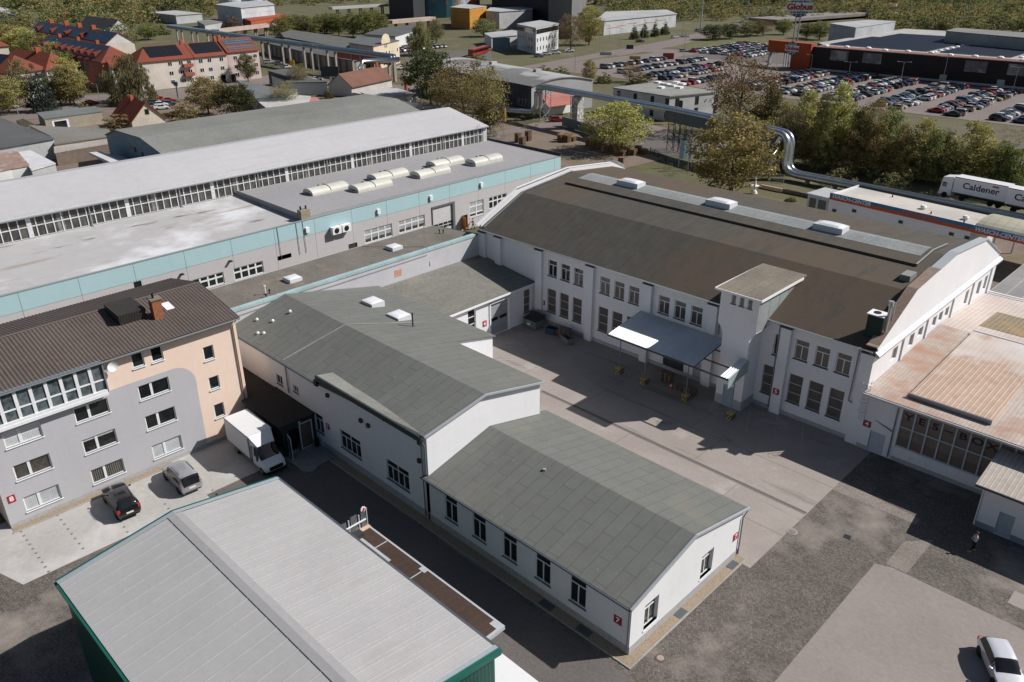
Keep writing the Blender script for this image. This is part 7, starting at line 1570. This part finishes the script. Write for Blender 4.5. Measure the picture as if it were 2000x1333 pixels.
# dark lettered vaulted hall
vh = thing('dark_lettered_hall', 'dark grey hall with vaulted roof and faint white lettering behind the pipe', 'hall', (-160,158,0))
a0, a1, a2 = G(995,166,7.6), G(1038,170,7.6), G(1158,156,7.6); b0 = G(905,122,7.6)
uu = Vector((a2.x-a1.x, a2.y-a1.y, 0)); Wd = uu.length; uu.normalize(); vv = Vector((-uu.y,uu.x,0)); Dp = (Vector((b0.x,b0.y,0))-Vector((a1.x,a1.y,0))).dot(vv)
P = lambda a, b, z: tuple(Vector((a1.x,a1.y,0))+uu*a+vv*b+Vector((0,0,z)))
n = 10; zr_ = lambda a: 7.6+1.5*math.sin(math.pi*min(max(a/Wd,0),1))
m = MB().poly([P(0,0,0),P(Wd,0,0)]+[P(Wd*(1-i/n),0,zr_(Wd*(1-i/n))) for i in range(n+1)]); m.build('gable_wall', WALLG, vh)
m = MB().poly([P(0,0,0),P(0,Dp,0),P(0,Dp,7.6),P(0,0,7.6)]); m.build('lettered_wall', M('anthracite_wall', (.05,.055,.065), .7, lines=[('Y', 1.2, .04, 1.6, 0)]), vh)
m = MB().poly([P(Wd,0,0),P(Wd,Dp,0),P(Wd,Dp,7.6),P(Wd,0,7.6)]).poly([P(0,Dp,0),P(Wd,Dp,0),P(Wd,Dp,7.6),P(0,Dp,7.6)]); m.build('rear_wall', WALLG, vh)
m = MB()
for i in range(n): a_, b_ = Wd*i/n, Wd*(i+1)/n; m.slab([P(a_,-.3,zr_(a_)+.15),P(b_,-.3,zr_(b_)+.15),P(b_,Dp,zr_(b_)+.15),P(a_,Dp,zr_(a_)+.15)], .2)
m.build('roof', M('vault_felt', (.20,.20,.195), .85, var=.08, vs=.2, patches=[((.34,.34,.345), .03, .5, .55)]), vh)
Fl = (Vector(P(0,Dp,0)), -vv, -uu); text('827', Fl, Dp-4.2, 2.9, 2.2, flat('faint_white', (.20,.21,.22), .8), vh, 'lettering', .06)
MB().box(*P(3,-3.5,0), *P(12,-.2,3.2)).build('porch', WALLW, vh); MB().slab([P(1.5,-5.5,3.0),P(12.5,-5.5,3.0),P(11,-.1,5.2),P(3,-.1,5.2)], .2).build('porch_roof', M('porch_red', (.42,.16,.13), .8, lines=[('Z', .4, .2, .7, 0)]), vh)
MB().box(*P(-.6,Dp-30,0), *P(-.2,0,1.4)).build('plinth_bank', GALV, vh)
for b in (12, 34): MB().box(*P(Wd*.5,b,8.9), *P(Wd*.5+2,b+1.6,10)).build('roof_unit', GREYROOF, vh)
# white two-storey office behind the pipe
t = slabb('white_office_building', 'white two-storey flat-roofed office behind the heating pipe', 'office building', [(1198,173),(1308,190),(1398,181),(1285,162)], 6.2, M('office_white', (.56,.57,.58), .8, lines=[('Z', 3.1, .02, .7, 0)]), M('office_roof', (.28,.28,.265), .9))
Fo1 = FA(tuple(G(1198,173,6.2)), tuple(G(1308,190,6.2))); Fo2 = FA(tuple(G(1308,190,6.2)), tuple(G(1398,181,6.2)))
wins(t, Fo1, [(u, z, 1.2, 1.9) for u in (1.5,7.5,13.5,18.5,23) for z in (.7,3.9)], DKM); wins(t, Fo2, [(u, z, 1.2, 2.1) for u in (2,8.5,15) for z in (.7,3.6)], DKM)
for k in range(9): q = G(1285+12*(k%5)+6*(k//5), 163+3*(k%3)+4*(k//5), 6.4); MB().box(q.x-.8,q.y-.8,6.4,q.x+.8,q.y+.8,6.9).build('roof_dome', SIGNW, t)
# cube office, orange works, painted tank, dark towers
t = slabb('white_cube_office', 'white cube-shaped three-storey office with dark attic band by the road', 'office building', [(1010,48),(1047,56),(1091,47),(1055,41)], 10.6, M('cube_white', (.60,.62,.63), .7), GREYROOF)
pA, pB, pC = G(1010,48,10.6), G(1047,56,10.6), G(1091,47,10.6); F1, F2 = FA(tuple(pA), tuple(pB)), FA(tuple(pB), tuple(pC)); L1, L2 = (pB-pA).length, (pC-pB).length
for F_, L_ in ((F1,L1),(F2,L2)): MB().fbox(F_, .3, L_-.3, 8.2, 10.1, 0, .06).build('attic_glazing', GL, t); wins(t, F_, [(1.2+q*3.4, z, .9, 1.5) for q in range(int((L_-2)/3.4)) for z in (1.5,5.0)], DKM)
slabb('low_white_office', 'low white office left of the cube-shaped one', 'office', [(946,66),(1000,60),(1012,62),(1010,70),(960,74)], 4.5, WALLW, GREYROOF)
ORG_ = M('orange_cladding', (.50,.24,.045), .7, lines=[('Z', 3, .05, .7, 0)])
slabb('orange_works', 'orange-clad works building in the distance', 'works', [(880,15),(917,18),(950,13),(905,9)], 11, ORG_, GREYROOF)
t = slabb('grey_orange_works', 'long grey works with an orange window band beside the orange block', 'works', [(949,22),(958,16),(1038,14),(1040,20),(975,24)], 9, M('works_grey', (.50,.51,.52), .8), GREYROOF)
Fw_ = FA(tuple(G(949,22,9)), tuple(G(1038,17,9)))
MB().fbox(Fw_, 8, 40, 4.5, 8.2, 0, .1).build('orange_band', ORG_, t); 
for k in range(4): MB().fbox(Fw_, 12+k*7, 16+k*7, 5.6, 6.8, .1, .15).build('window', GL, t)
t = thing('painted_storage_tank', 'huge round tank painted in turquoise and orange squares', 'tank', tuple(G(868,36))); q = G(866,30)
TANK = M('painted_squares', (.12,.28,.34), .8, brick=('XZ', 6, 5, 0, 1, .2), patches=[((.42,.20,.15), .055, .52, .55), ((.40,.52,.55), .08, .58, .60)])
MB().cyl(q.x, q.y-0, 0, 24, 26, 40).build('shell', TANK, t, False)
DGR = M('anthracite_cladding', (.035,.038,.042), .7, lines=[('X', 6, .02, 1.8, 0)])
slabb('dark_works_block', 'dark works block with orange top left of the painted tank', 'works', [(758,-14),(806,-10),(836,-16),(790,-20)], 16, DGR, ORG_)
slabb('charcoal_power_block', 'charcoal power station block at the top of the view', 'works', [(960,-40),(1072,-34),(1100,-44),(990,-52)], 24, DGR, DGR)
slabb('grey_power_block', 'mid-grey tower block right of the charcoal one', 'works', [(1072,-30),(1118,-24),(1146,-30),(1100,-38)], 24, M('mid_grey_cladding', (.16,.165,.17), .7), DGR)
t = slabb('long_white_hall', 'long white hall with red line graphics beyond the road', 'hall', [(1165,38),(1180,42),(1321,28),(1300,20),(1185,24)], 7, M('white_metal_hall', (.50,.52,.54), .7), GREYROOF)
Fh = FA(tuple(G(1180,42,7)), tuple(G(1321,28,7))); RL = flat('red_graphic', (.50,.10,.06), .7)
for k in range(6): MB().fbox(Fh, 3+k*9, 11+k*9, 3.2+.6*(k%3), 3.45+.6*(k%3), 0, .06).build('red_graphic_line', RL, t)
# ================================================================ supermarket
sm = thing('supermarket', 'huge dark brown supermarket with solar rows on its roof and picture panels', 'supermarket', (-100,300,0))
DB = M('dark_brown_cladding', (.032,.022,.022), .7, var=.1, lines=[('X', 5.2, .01, 1.8, 0)]); SX0, SX1, SYa, SYb = -146, -20, 300, 398
MB().prism([(SX0+5,SYa),(SX1,SYa),(SX1,SYb),(SX0,SYb),(SX0,SYa+14),(SX0+5,SYa+8)], 0, 8.2).build('wall', DB, sm)
MB().prism([(SX0+5.2,SYa+.3),(SX1,SYa+.3),(SX1,SYb-.3),(SX0+.3,SYb-.3),(SX0+.3,SYa+14),(SX0+5.2,SYa+8)], 8.2, 8.32).build('roof', M('store_roof', (.40,.39,.385), .85, var=.05, patches=[((.33,.13,.09), .012, .6, .62)]), sm)
MB().box(SX0+5.4,SYa+.5,8.33,SX1,SYa+6,8.38).box(-118,372,8.33,-95,384,8.38).build('red_roof_strip', M('red_gravel_roof', (.27,.12,.09), .95), sm)
PR = M('tilted_solar_rows', (.06,.075,.10), .35, .2, var=.1, lines=[('Y', 1.55, .28, 5.5, 0)])
for k, (x0, x1, y0, y1) in enumerate(((-139,-104,309,345),(-136,-106,347,366),(-100,-78,309,348),(-74,-50,309,352),(-46,-22,309,352))):
    m = MB(); y = y0
    while y < y1: m.slab([(x0,y,8.5),(x1,y,8.5),(x1,y+1.25,8.85),(x0,y+1.25,8.85)], .05); y += 1.7
    m.build('solar_rows', M('solar_row', (.022,.03,.05), .5, .0, lines=[('X', 1.05, .08, 3.0, 0)]) if 'solar_row' not in bpy.data.materials else bpy.data.materials['solar_row'], sm)
for k in range(16): 
    x = -138+7.2*k; MB().ball(x, SYa+4+(k%3)*1.5, 8.4, 1.1, 8, 4, .5, True).build('roof_light', SIGNW, sm)
for k in range(14): MB().ball(-102+ (k%2)*26, 310+2.8*k, 8.4, .9, 8, 4, .5, True).build('roof_light', SIGNW, sm)
Fs = FS(SX0+5, SYa); PIC = M('picture_panel', (.20,.20,.20), .7, var=.2, patches=[((.34,.33,.31), .18, .5, .6)])
for u in (7, 18.8, 52.5, 65.2, 78.4): MB().fbox(Fs, u, u+6.6, 4.2, 7.6, 0, .15).build('picture_panel', PIC, sm)
MB().fbox(Fs, 28, 110, .3, 1.0, 0, .2).fbox(Fs, 0, 28, .3, 1.0, 0, .2).build('trolley_rail', GFRAME, sm)
for u in (45.5, 63): MB().fbox(Fs, u, u+2.2, .1, 2.6, 0, .1).build('door', GFRAME, sm)
po = MB().prism([(-160,302),(-141,298.6),(-141,301.6),(-160,305)], 5.2, 9.3).prism([(-149,300.2),(-141,298.8),(-141,307),(-149,307)], 0, 5.2); po.build('orange_portal', M('portal_orange', (.42,.085,.025), .7), sm)
MB().prism([(-159.6,302.3),(-158.8,302.2),(-158.8,304.8),(-159.6,304.8)], 0, 5.2).build('portal_post', GALV, sm)
for k in range(6): 
    MB().prism([(-153.5+k*.9,303.2),(-153.1+k*.9,303.1),(-153.1+k*.9,303.4),(-153.5+k*.9,303.5)], 0, 5.2).build('entrance_mullion', GFRAME, sm)
GLOB = flat('globe_teal', (.07,.16,.16), .7); 
def globe_sign(root, F, u, z, r):
    m = MB(); P = lambda a, b, d: F[0]+F[1]*a+F[2]*d+Vector((0,0,b)); n = 24
    m.poly([P(u+r*math.cos(2*math.pi*k/n), z+r*math.sin(2*math.pi*k/n), .25) for k in range(n)]); m.poly([P(u+r*math.cos(2*math.pi*k/n), z+r*math.sin(2*math.pi*k/n), .05) for k in range(n)])
    for k in range(n): a, b = 2*math.pi*k/n, 2*math.pi*(k+1)/n; m.poly([P(u+r*math.cos(a),z+r*math.sin(a),.05),P(u+r*math.cos(b),z+r*math.sin(b),.05),P(u+r*math.cos(b),z+r*math.sin(b),.25),P(u+r*math.cos(a),z+r*math.sin(a),.25)])
    g = m.build('globe_disc', GLOB, root); gl = MB()
    for q in (-.6,-.25,.25,.6): 
        hh = math.sqrt(1-q*q)*r; gl.fbox(F, u-hh, u+hh, z+q*r-.05*r/2, z+q*r+.05*r/2, .25, .28); gl.fbox(F, u+q*r-.05*r/2, u+q*r+.05*r/2, z-hh, z+hh, .25, .28)
    gl.build('globe_grid', SIGNW, g); MB().fbox(F, u-r*1.28, u+r*1.28, z-r*.42, z+r*.42, .28, .34).build('word_panel', SIGNW, g)
    text('Globus', F, u, z, r*.56, flat('store_red', (.42,.03,.02), .6) if 'store_red' not in bpy.data.materials else bpy.data.materials['store_red'], g, 'lettering', .38, 1.12, .035*r)
Fp = FA((-160,302,0), (-141,298.6,0)); globe_sign(sm, Fp, 11.2, 7.2, 2.45)
t = slabb('grey_store_extension', 'pale grey slanted store extension with orange sign box behind the solar roof', 'building', [(1622,47),(1672,55),(1749,43),(1700,40)], 12, M('extension_wall', (.42,.44,.46), .8), GREYROOF)
slabb('grey_rooftop_block', 'long grey plant block on the back of the store roof', 'building', [(1848,62),(2030,78),(2040,68),(1870,56)], 12.5, M('rooftop_grey', (.32,.345,.365), .8), FELTG)
q = G(1672,62,9); MB()
t = thing('store_pylon', 'tall lattice pylon carrying the round red-lettered store sign', 'sign', tuple(G(1552,88))); q = G(1552,86); hh = rise((1552,86),(1552,14))
MB().tube([(q.x-1,q.y,0),(q.x-1,q.y,hh)], .3, 6).tube([(q.x+1,q.y,0),(q.x+1,q.y,hh)], .3, 6).build('mast', GALV, t); ml = MB()
for k in range(10): ml.tube([(q.x-1,q.y,k*hh/10),(q.x+1,q.y,(k+1)*hh/10)], .12, 4)
ml.build('bracing', GALV, t); Fy = (Vector((q.x,q.y,0)), Vector((.83,.56,0)).normalized(), Vector((.56,-.83,0)).normalized()); globe_sign(t, Fy, 0, hh, 4.6)
# lamp masts, street lamps
def lamp(px, by, ty, la, dbl=False, arm=1.6):
    p = G(px,by); h = rise((px,by),(px,ty)); t = thing('street_lamp', la, 'street lamp', (p.x,p.y,0)); MB().cyl(p.x,p.y,0,h,.11,7,.06).build('pole', GALV, t)
    m = MB().tube([(p.x,p.y,h),(p.x-arm,p.y-arm*.4,h+.15)], .05, 4).box(p.x-arm-.45,p.y-arm*.4-.15,h+.08,p.x-arm+.1,p.y-arm*.4+.15,h+.22)
    if dbl: m.tube([(p.x,p.y,h),(p.x+arm,p.y+arm*.4,h+.15)], .05, 4).box(p.x+arm-.1,p.y+arm*.4-.15,h+.08,p.x+arm+.45,p.y+arm*.4+.15,h+.22)
    m.build('lamp_head', GALV, t)
for (px, by, ty, la) in ((1657,150,122,'lamp mast among the parked cars, left of three by the store wall'),(1840,165,112,'lamp mast by the store wall, middle of three'),(1977,182,132,'lamp mast at the right edge of the car park'),(1055,240,172,'lamp beside the pipe support'),(625,150,90,'tall street lamp behind the dark garage'),(595,140,88,'street lamp at the left of the roadside sign'),(1170,98,62,'street lamp along the main road, left of the conifers'),(1255,86,52,'street lamp before the row of conifers'),(1333,70,40,'street lamp at the bend of the main road'),(1335,118,60,'thin lamp on the grass triangle'),(1123,140,80,'lamp on the verge behind the dark hall'),(1190,82,50,'lamp right of the red-brown tree'),(918,105,80,'curved street lamp beside the red bus'),(475,150,118,'curved lamp before the pink apartment house'),(36,225,160,'lamp among the trees at the left edge'),(195,195,165,'lamp before the stained block'),(1028,100,48,'thin mast before the cube office'),(1210,90,55,'lamp post by the yellow sign'),(1420,110,80,'lamp near the grass triangle car'),(1583,140,108,'lamp right of the orange portal'),(1758,165,122,'lamp before the store wall centre')):
    lamp(px, by, ty, la, px > 1600)
# background cars
CARM = {}
def carpaint(n):
    cs = dict(white=(.62,.63,.64), silver=(.38,.39,.41), grey=(.16,.165,.17), black=(.012,.012,.014), blue=(.03,.06,.14), red=(.28,.015,.015), teal=(.03,.10,.11), beige=(.36,.31,.22))
    if n not in CARM: CARM[n] = M('car_'+n, cs[n], .3, .3 if n in ('silver','grey') else 0, var=.02, big=.02, spec=.5, coat=.6)
    return CARM[n]
def far_car(st, wind, rear, side, name):
    p, ws, rw, sl, sr = car_hull(st, wind, rear, side, 1); V, Fc, mi = [], [], []
    def add(mb, k):
        b = len(V); V.extend(mb.v); Fc.extend([tuple(q+b for q in f) for f in mb.f]); mi.extend([k]*len(mb.f))
    add(p, 0)
    for g in (ws, rw, sl, sr): add(g, 1)
    w = MB(); W = max(s[1] for s in st)
    for x in (1.3,-1.3):
        for s in (-1,1): w.tube([(x,s*(W-.25),.31),(x,s*(W+.01),.31)], .31, 8)
    add(w, 2); tl = MB()
    for s in (-1,1): tl.box(st[-1][0]-.02,s*(W-.2)-.12,.7,st[-1][0]+.1,s*(W-.2)+.12,.9)
    add(tl, 3)
    me = bpy.data.meshes.new(name); me.from_pydata(V, [], Fc); 
    for m_ in (carpaint('white'), CGL, CARTYRE, TAILR): me.materials.append(m_)
    me.polygons.foreach_set('material_index', mi); me.polygons.foreach_set('use_smooth', [True]*len(Fc)); me.update()
    return me
FAR = [far_car(HATCH, (.2,.98), (-1.95,-1.42), (-1.62,.62), 'hatch'), far_car(SEDAN, (.15,1.0), (-1.6,-.9), (-1.2,.6), 'sedan'), far_car(SUV, (.2,1.02), (-2.2,-1.65), (-1.95,.6), 'suv'), far_car(VAN, (.42,1.25), (-2.22,-1.98), (-2.0,.75), 'van')]
rc = random.Random(5); ncar = [0]
def car_at(x, y, rz, label, group, col=None, kind=None, z=.02):
    o = bpy.data.objects.new('parked_car', FAR[kind if kind is not None else rc.choice((0,0,1,1,2,2,3))]); COL.objects.link(o)
    col = col or rc.choice(('white','white','silver','silver','silver','grey','grey','black','black','black','black','blue','blue','red','teal','beige'))
    o.material_slots[0].link = 'OBJECT'; o.material_slots[0].material = carpaint(col)
    o.location = (x, y, z); o.rotation_euler = (0,0,rz); tag(o, label.replace('COLOUR', {'blue':'dark blue'}.get(col, col)), 'car', group); ncar[0] += 1; return o
rows = [(-57.6,240,262,'sixth'),(-73.2,238,292,'fifth'),(-88.6,239,292,'fourth'),(-104,241,293,'third'),(-119.2,241,296,'second'),(-134.4,243,292,'first')]
for (x, y0, y1, rn) in rows:
    for s, fn in ((-1,'left'),(1,'right')):
        k = 0; y = y1
        while y > y0:
            k += 1
            if rc.random() < .84 and ncar[0] < 205: car_at(x+s*2.6+rc.uniform(-.3,.3), y+rc.uniform(-.1,.1), (0 if s < 0 else math.pi)+(math.pi if rc.random() < .25 else 0)+rc.uniform(-.03,.03), 'COLOUR car, bay %d from the store, %s file, %s parking row' % (k, fn, rn), 'cars parked before the supermarket')
            y -= 2.65
rows2 = [(-154,236,262,'nearest'),(-166,240,280,'second'),(-174,244,292,'third'),(-187,247,300,'fourth'),(-200,252,290,'fifth')]
for (x, y0, y1, rn) in rows2:
    k = 0; y = y1
    while y > y0:
        k += 1
        if rc.random() < .8 and ncar[0] < 276: car_at(x+rc.uniform(-.3,.3), y, (0 if rc.random() < .6 else math.pi)+rc.uniform(-.03,.03), 'COLOUR car, bay %d of the %s row behind the white office' % (k, rn), 'cars parked behind the white office')
        y -= 2.65
for (px, py, a, col, kd, la) in ((1087,238,YAW*0+.9,'red',0,'COLOUR car on the access road beside the pipe support'),(1112,102,1.0,'white',1,'COLOUR car driving past the cube office'),(1085,106,1.0,'white',3,'COLOUR van on the main road left of the cube office'),(1068,108,1.0,'white',0,'COLOUR car behind the van by the cube office'),(1052,112,1.0,'grey',2,'COLOUR car in the queue before the cube office'),(1250,83,1.15,'black',1,'COLOUR car on the main road before the conifers'),(1318,75,1.15,'white',0,'COLOUR car at the bend, left of two'),(1338,73,1.15,'silver',1,'COLOUR car at the bend, right of two'),(1365,62,1.2,'grey',2,'COLOUR car higher on the ramp'),(1375,65,1.2,'white',3,'COLOUR van higher on the ramp'),(1450,46,1.2,'grey',1,'COLOUR car on the bridge ramp'),(1500,35,1.2,'grey',2,'COLOUR car on the bridge'),(1588,25,1.2,'silver',2,'COLOUR car at the far bridge end'),(1390,97,0.2,'white',1,'COLOUR car on the side road past the grass'),(1335,102,.9,'silver',0,'COLOUR lone car near the grass triangle'),(178,205,1.6,'red',1,'COLOUR car by the garden fence under the trees'),(22,213,1.6,'beige',0,'COLOUR car parked at the left edge'),(305,194,1.3,'red',0,'COLOUR car by the willow, upper'),(330,200,1.3,'red',1,'COLOUR car by the willow, lower'),(304,204,1.3,'teal',0,'COLOUR car left of the dark blue one'),(330,206,1.3,'blue',0,'COLOUR car beside the red one by the cottage'),(315,208,1.3,'white',0,'COLOUR car beside the cottage, upper'),(316,214,1.3,'white',1,'COLOUR car beside the cottage, lower'),(618,158,1.3,'white',1,'COLOUR car behind the white garage'),(560,134,1.2,'white',1,'COLOUR car in the yard right of the pink house, front'),(545,127,1.2,'silver',0,'COLOUR car in the yard right of the pink house, middle'),(525,125,1.2,'silver',2,'COLOUR car in the yard right of the pink house, back'),(785,136,1.2,'white',1,'COLOUR car beside the villa corner'),(793,152,1.2,'silver',0,'COLOUR car below the villa corner')):
    p = G(px,py); car_at(p.x, p.y, a, la, None, col, kd)
# the crowded far corners of the car parks: one mass each
def car_mass(name, regs):
    V, Fc, mi = [], [], []; base = [FAR[0], FAR[1], FAR[2]]
    for (poly_x0, poly_x1, y0, y1, st_) in regs:
        x = poly_x0
        while x < poly_x1:
            y = y0
            while y < y1:
                if rc.random() < .85:
                    me = rc.choice(base); b = len(V); a = rc.choice((0, math.pi)); c_, s_ = math.cos(a), math.sin(a); pc = rc.choice((0,0,4,4,5,6,6,7))
                    V += [(x+v.co.x*c_-v.co.y*s_, y+v.co.x*s_+v.co.y*c_, v.co.z+.02) for v in me.vertices]
                    for f in me.polygons: Fc.append(tuple(q+b for q in f.vertices)); mi.append(pc if f.material_index == 0 else f.material_index)
                y += 2.7
            x += st_
    me = bpy.data.meshes.new(name); me.from_pydata(V, [], Fc)
    for m_ in (carpaint('white'), CGL, CARTYRE, TAILR, carpaint('silver'), carpaint('blue'), carpaint('grey'), carpaint('red')): me.materials.append(m_)
    me.polygons.foreach_set('material_index', mi); o = bpy.data.objects.new(name, me); COL.objects.link(o); o['kind'] = 'stuff'; return o
car_mass('distant_parked_cars', [(-206,-176,322,368,5.4), (-330,-300,232,262,5.4), (-400,-386,178,215,5.4)])
bs_ = thing('red_bus', 'long red bus waiting before the low white office', 'bus', tuple(G(935,112))); A, B = G(925,112), G(962,101); d = (B-A).normalized(); n_ = Vector((-d.y,d.x,0))
P = lambda a, b, z: A+d*a+n_*b+Vector((0,0,z)); Lb = min((B-A).length, 18)
MB().hexa([P(0,0,.4),P(Lb,0,.4),P(Lb,2.5,.4),P(0,2.5,.4),P(0,0,3.0),P(Lb,0,3.0),P(Lb,2.5,3.0),P(0,2.5,3.0)]).build('body', carpaint('red'), bs_); MB().hexa([P(.3,-.03,1.5),P(Lb-.3,-.03,1.5),P(Lb-.3,0,1.5),P(.3,0,1.5),P(.3,-.03,2.5),P(Lb-.3,-.03,2.5),P(Lb-.3,0,2.5),P(.3,0,2.5)]).build('side_windows', CGL, bs_)
for a in (2.5, Lb-3): MB().tube([P(a,.1,.5),P(a,.4,.5)], .5, 10).build('wheel', CARTYRE, bs_)
# signs on posts
def board(px, by, ty, w, h, mat, la, name='billboard'):
    p = G(px,by); top = rise((px,by),(px,ty)); t = thing(name, la, 'sign', (p.x,p.y,0)); d = Vector((.82,.57,0)); n_ = Vector((.57,-.82,0)); Fq = (Vector((p.x,p.y,0))-d*w/2, d, n_)
    MB().fbox(Fq, w/2-.25, w/2+.25, 0, top-h, -.25, .0).build('post', GALV, t); MB().fbox(Fq, 0, w, top-h, top, -.15, .15).build('board', mat, t); return t
board(646,158,130,6.5,3.4,flat('board_back_dark', (.03,.04,.04), .7),'dark back of a roadside billboard near the brown-tiled house')
board(573,150,118,1.8,1.8,flat('yellow_round', (.55,.30,.03), .6),'small yellow sign on a post by the street','road_sign')
board(979,98,74,8,5,M('colour_poster', (.16,.25,.30), .7, var=.2, patches=[((.45,.35,.05), .12, .55, .6)]),'large colourful billboard before the low white office')
board(1230,96,88,3.2,6,flat('price_board', (.05,.06,.07), .6),'dark tall price board at the road junction','price_sign')
board(1183,108,102,5,2.5,flat('poster_blue_small', (.35,.42,.46), .7),'pale blue small billboard on the verge'); board(1240,116,110,4.5,3,flat('poster_orange', (.48,.25,.10), .7),'orange small billboard between verge and parked cars'); board(1148,82,74,2.5,5,flat('advert_red', (.35,.05,.04), .7),'red advertising column on the verge'); board(1305,116,104,4.5,4,flat('kiosk_red', (.36,.06,.04), .7),'red and cream kiosk sign by the car park')
board(348,192,160,1.4,1.2,flat('cctv_blue', (.12,.20,.28), .6),'blue steel mast with box head beside the willow','steel_mast')
# bridge of the main road
t, A, B = beam('road_bridge', 'concrete road bridge at the top right before the woods', 'bridge', (1490,37), (1700,22), 3.0, 22, 1.6, M('bridge_deck', (.26,.23,.215), .9), 4)
q = G(1740,50); hh = rise((1740,50),(1740,-8)); t = thing('radio_mast', 'red and white lattice radio mast beyond the supermarket', 'mast', (q.x,q.y,0)); m = MB()
for k in range(8):
    z0_, z1_ = hh*k/8, hh*(k+1)/8; w0, w1 = 2.4*(1-k/10), 2.4*(1-(k+1)/10); m = MB()
    c0 = [(q.x+sx*w0, q.y+sy*w0, z0_) for sx, sy in ((-1,-1),(1,-1),(1,1),(-1,1))]; c1 = [(q.x+sx*w1, q.y+sy*w1, z1_) for sx, sy in ((-1,-1),(1,-1),(1,1),(-1,1))]
    for i in range(4): m.tube([c0[i],c1[i]], .17, 4); m.tube([c0[i],c1[(i+1)%4]], .09, 4)
    m.build('mast_section', SIGNW if k % 2 else flat('mast_red', (.40,.06,.05), .7) if 'mast_red' not in bpy.data.materials else (SIGNW if k % 2 else bpy.data.materials['mast_red']), t)
# distant power line masts
for i, (px, by, ty) in enumerate(((1368,60,-20),(1100,20,-20),(1950,30,-20),(1460,22,-16),(1890,24,-16),(1620,20,-16))):
    q = G(px,by); hh = rise((px,by),(px,ty)); t = thing('catenary_mast', 'thin grey mast in the far woods, %s from the left' % ordn[[1100,1368,1460,1620,1890,1950].index(px)], 'mast', (q.x,q.y,0)); MB().cyl(q.x,q.y,0,hh,.5,6,.2).build('pole', GALV, t); MB().box(q.x-4,q.y-.2,hh*.85,q.x+4,q.y+.2,hh*.85+.5).build('cross_arm', GALV, t)
# fences near the pallet yard
def fence(name, la, pts, h, mat, step=2.5, solid=False):
    t = thing(name, la, 'fence', (pts[0].x,pts[0].y,0))
    for a, b in zip(pts, pts[1:]):
        n = max(1, int((b-a).length/step)); d = (b-a).normalized(); m = MB(); Fq = (a, d, Vector((d.y,-d.x,0)))
        for k in range(n+1): MB().box(*(a.lerp(b,k/n)-Vector((.05,.05,0))), *(a.lerp(b,k/n)+Vector((.05,.05,h)))).build('post', mat, t)
        if solid: m.fbox(Fq, 0, (b-a).length, .05, h-.1, -.03, .03)
        else:
            for z in (.3, h*.55, h-.1): m.fbox(Fq, 0, (b-a).length, z, z+.05, -.02, .02)
            u = 0
            while u < (b-a).length: m.fbox(Fq, u, u+.03, .2, h, -.01, .01); u += .35
        m.build('panel', mat, t)
    return t
fence('grey_slab_fence', 'tall grey slab fence beside the graffiti-covered pipe support', [G(1098,246),G(1150,262),G(1180,282)], 2.4, M('slab_grey', (.20,.22,.24), .8), 1.6, True)
fence('green_fence', 'low green fence around the grass behind the pallets', [G(1270,300),G(1300,318),G(1375,338)], 1.3, flat('fence_green_blue', (.03,.07,.08), .7), 2.2)
fence('yard_fence', 'thin wire fence by the timber piles', [G(1470,345),G(1500,352),G(1530,358)], 1.6, GALV, 3)
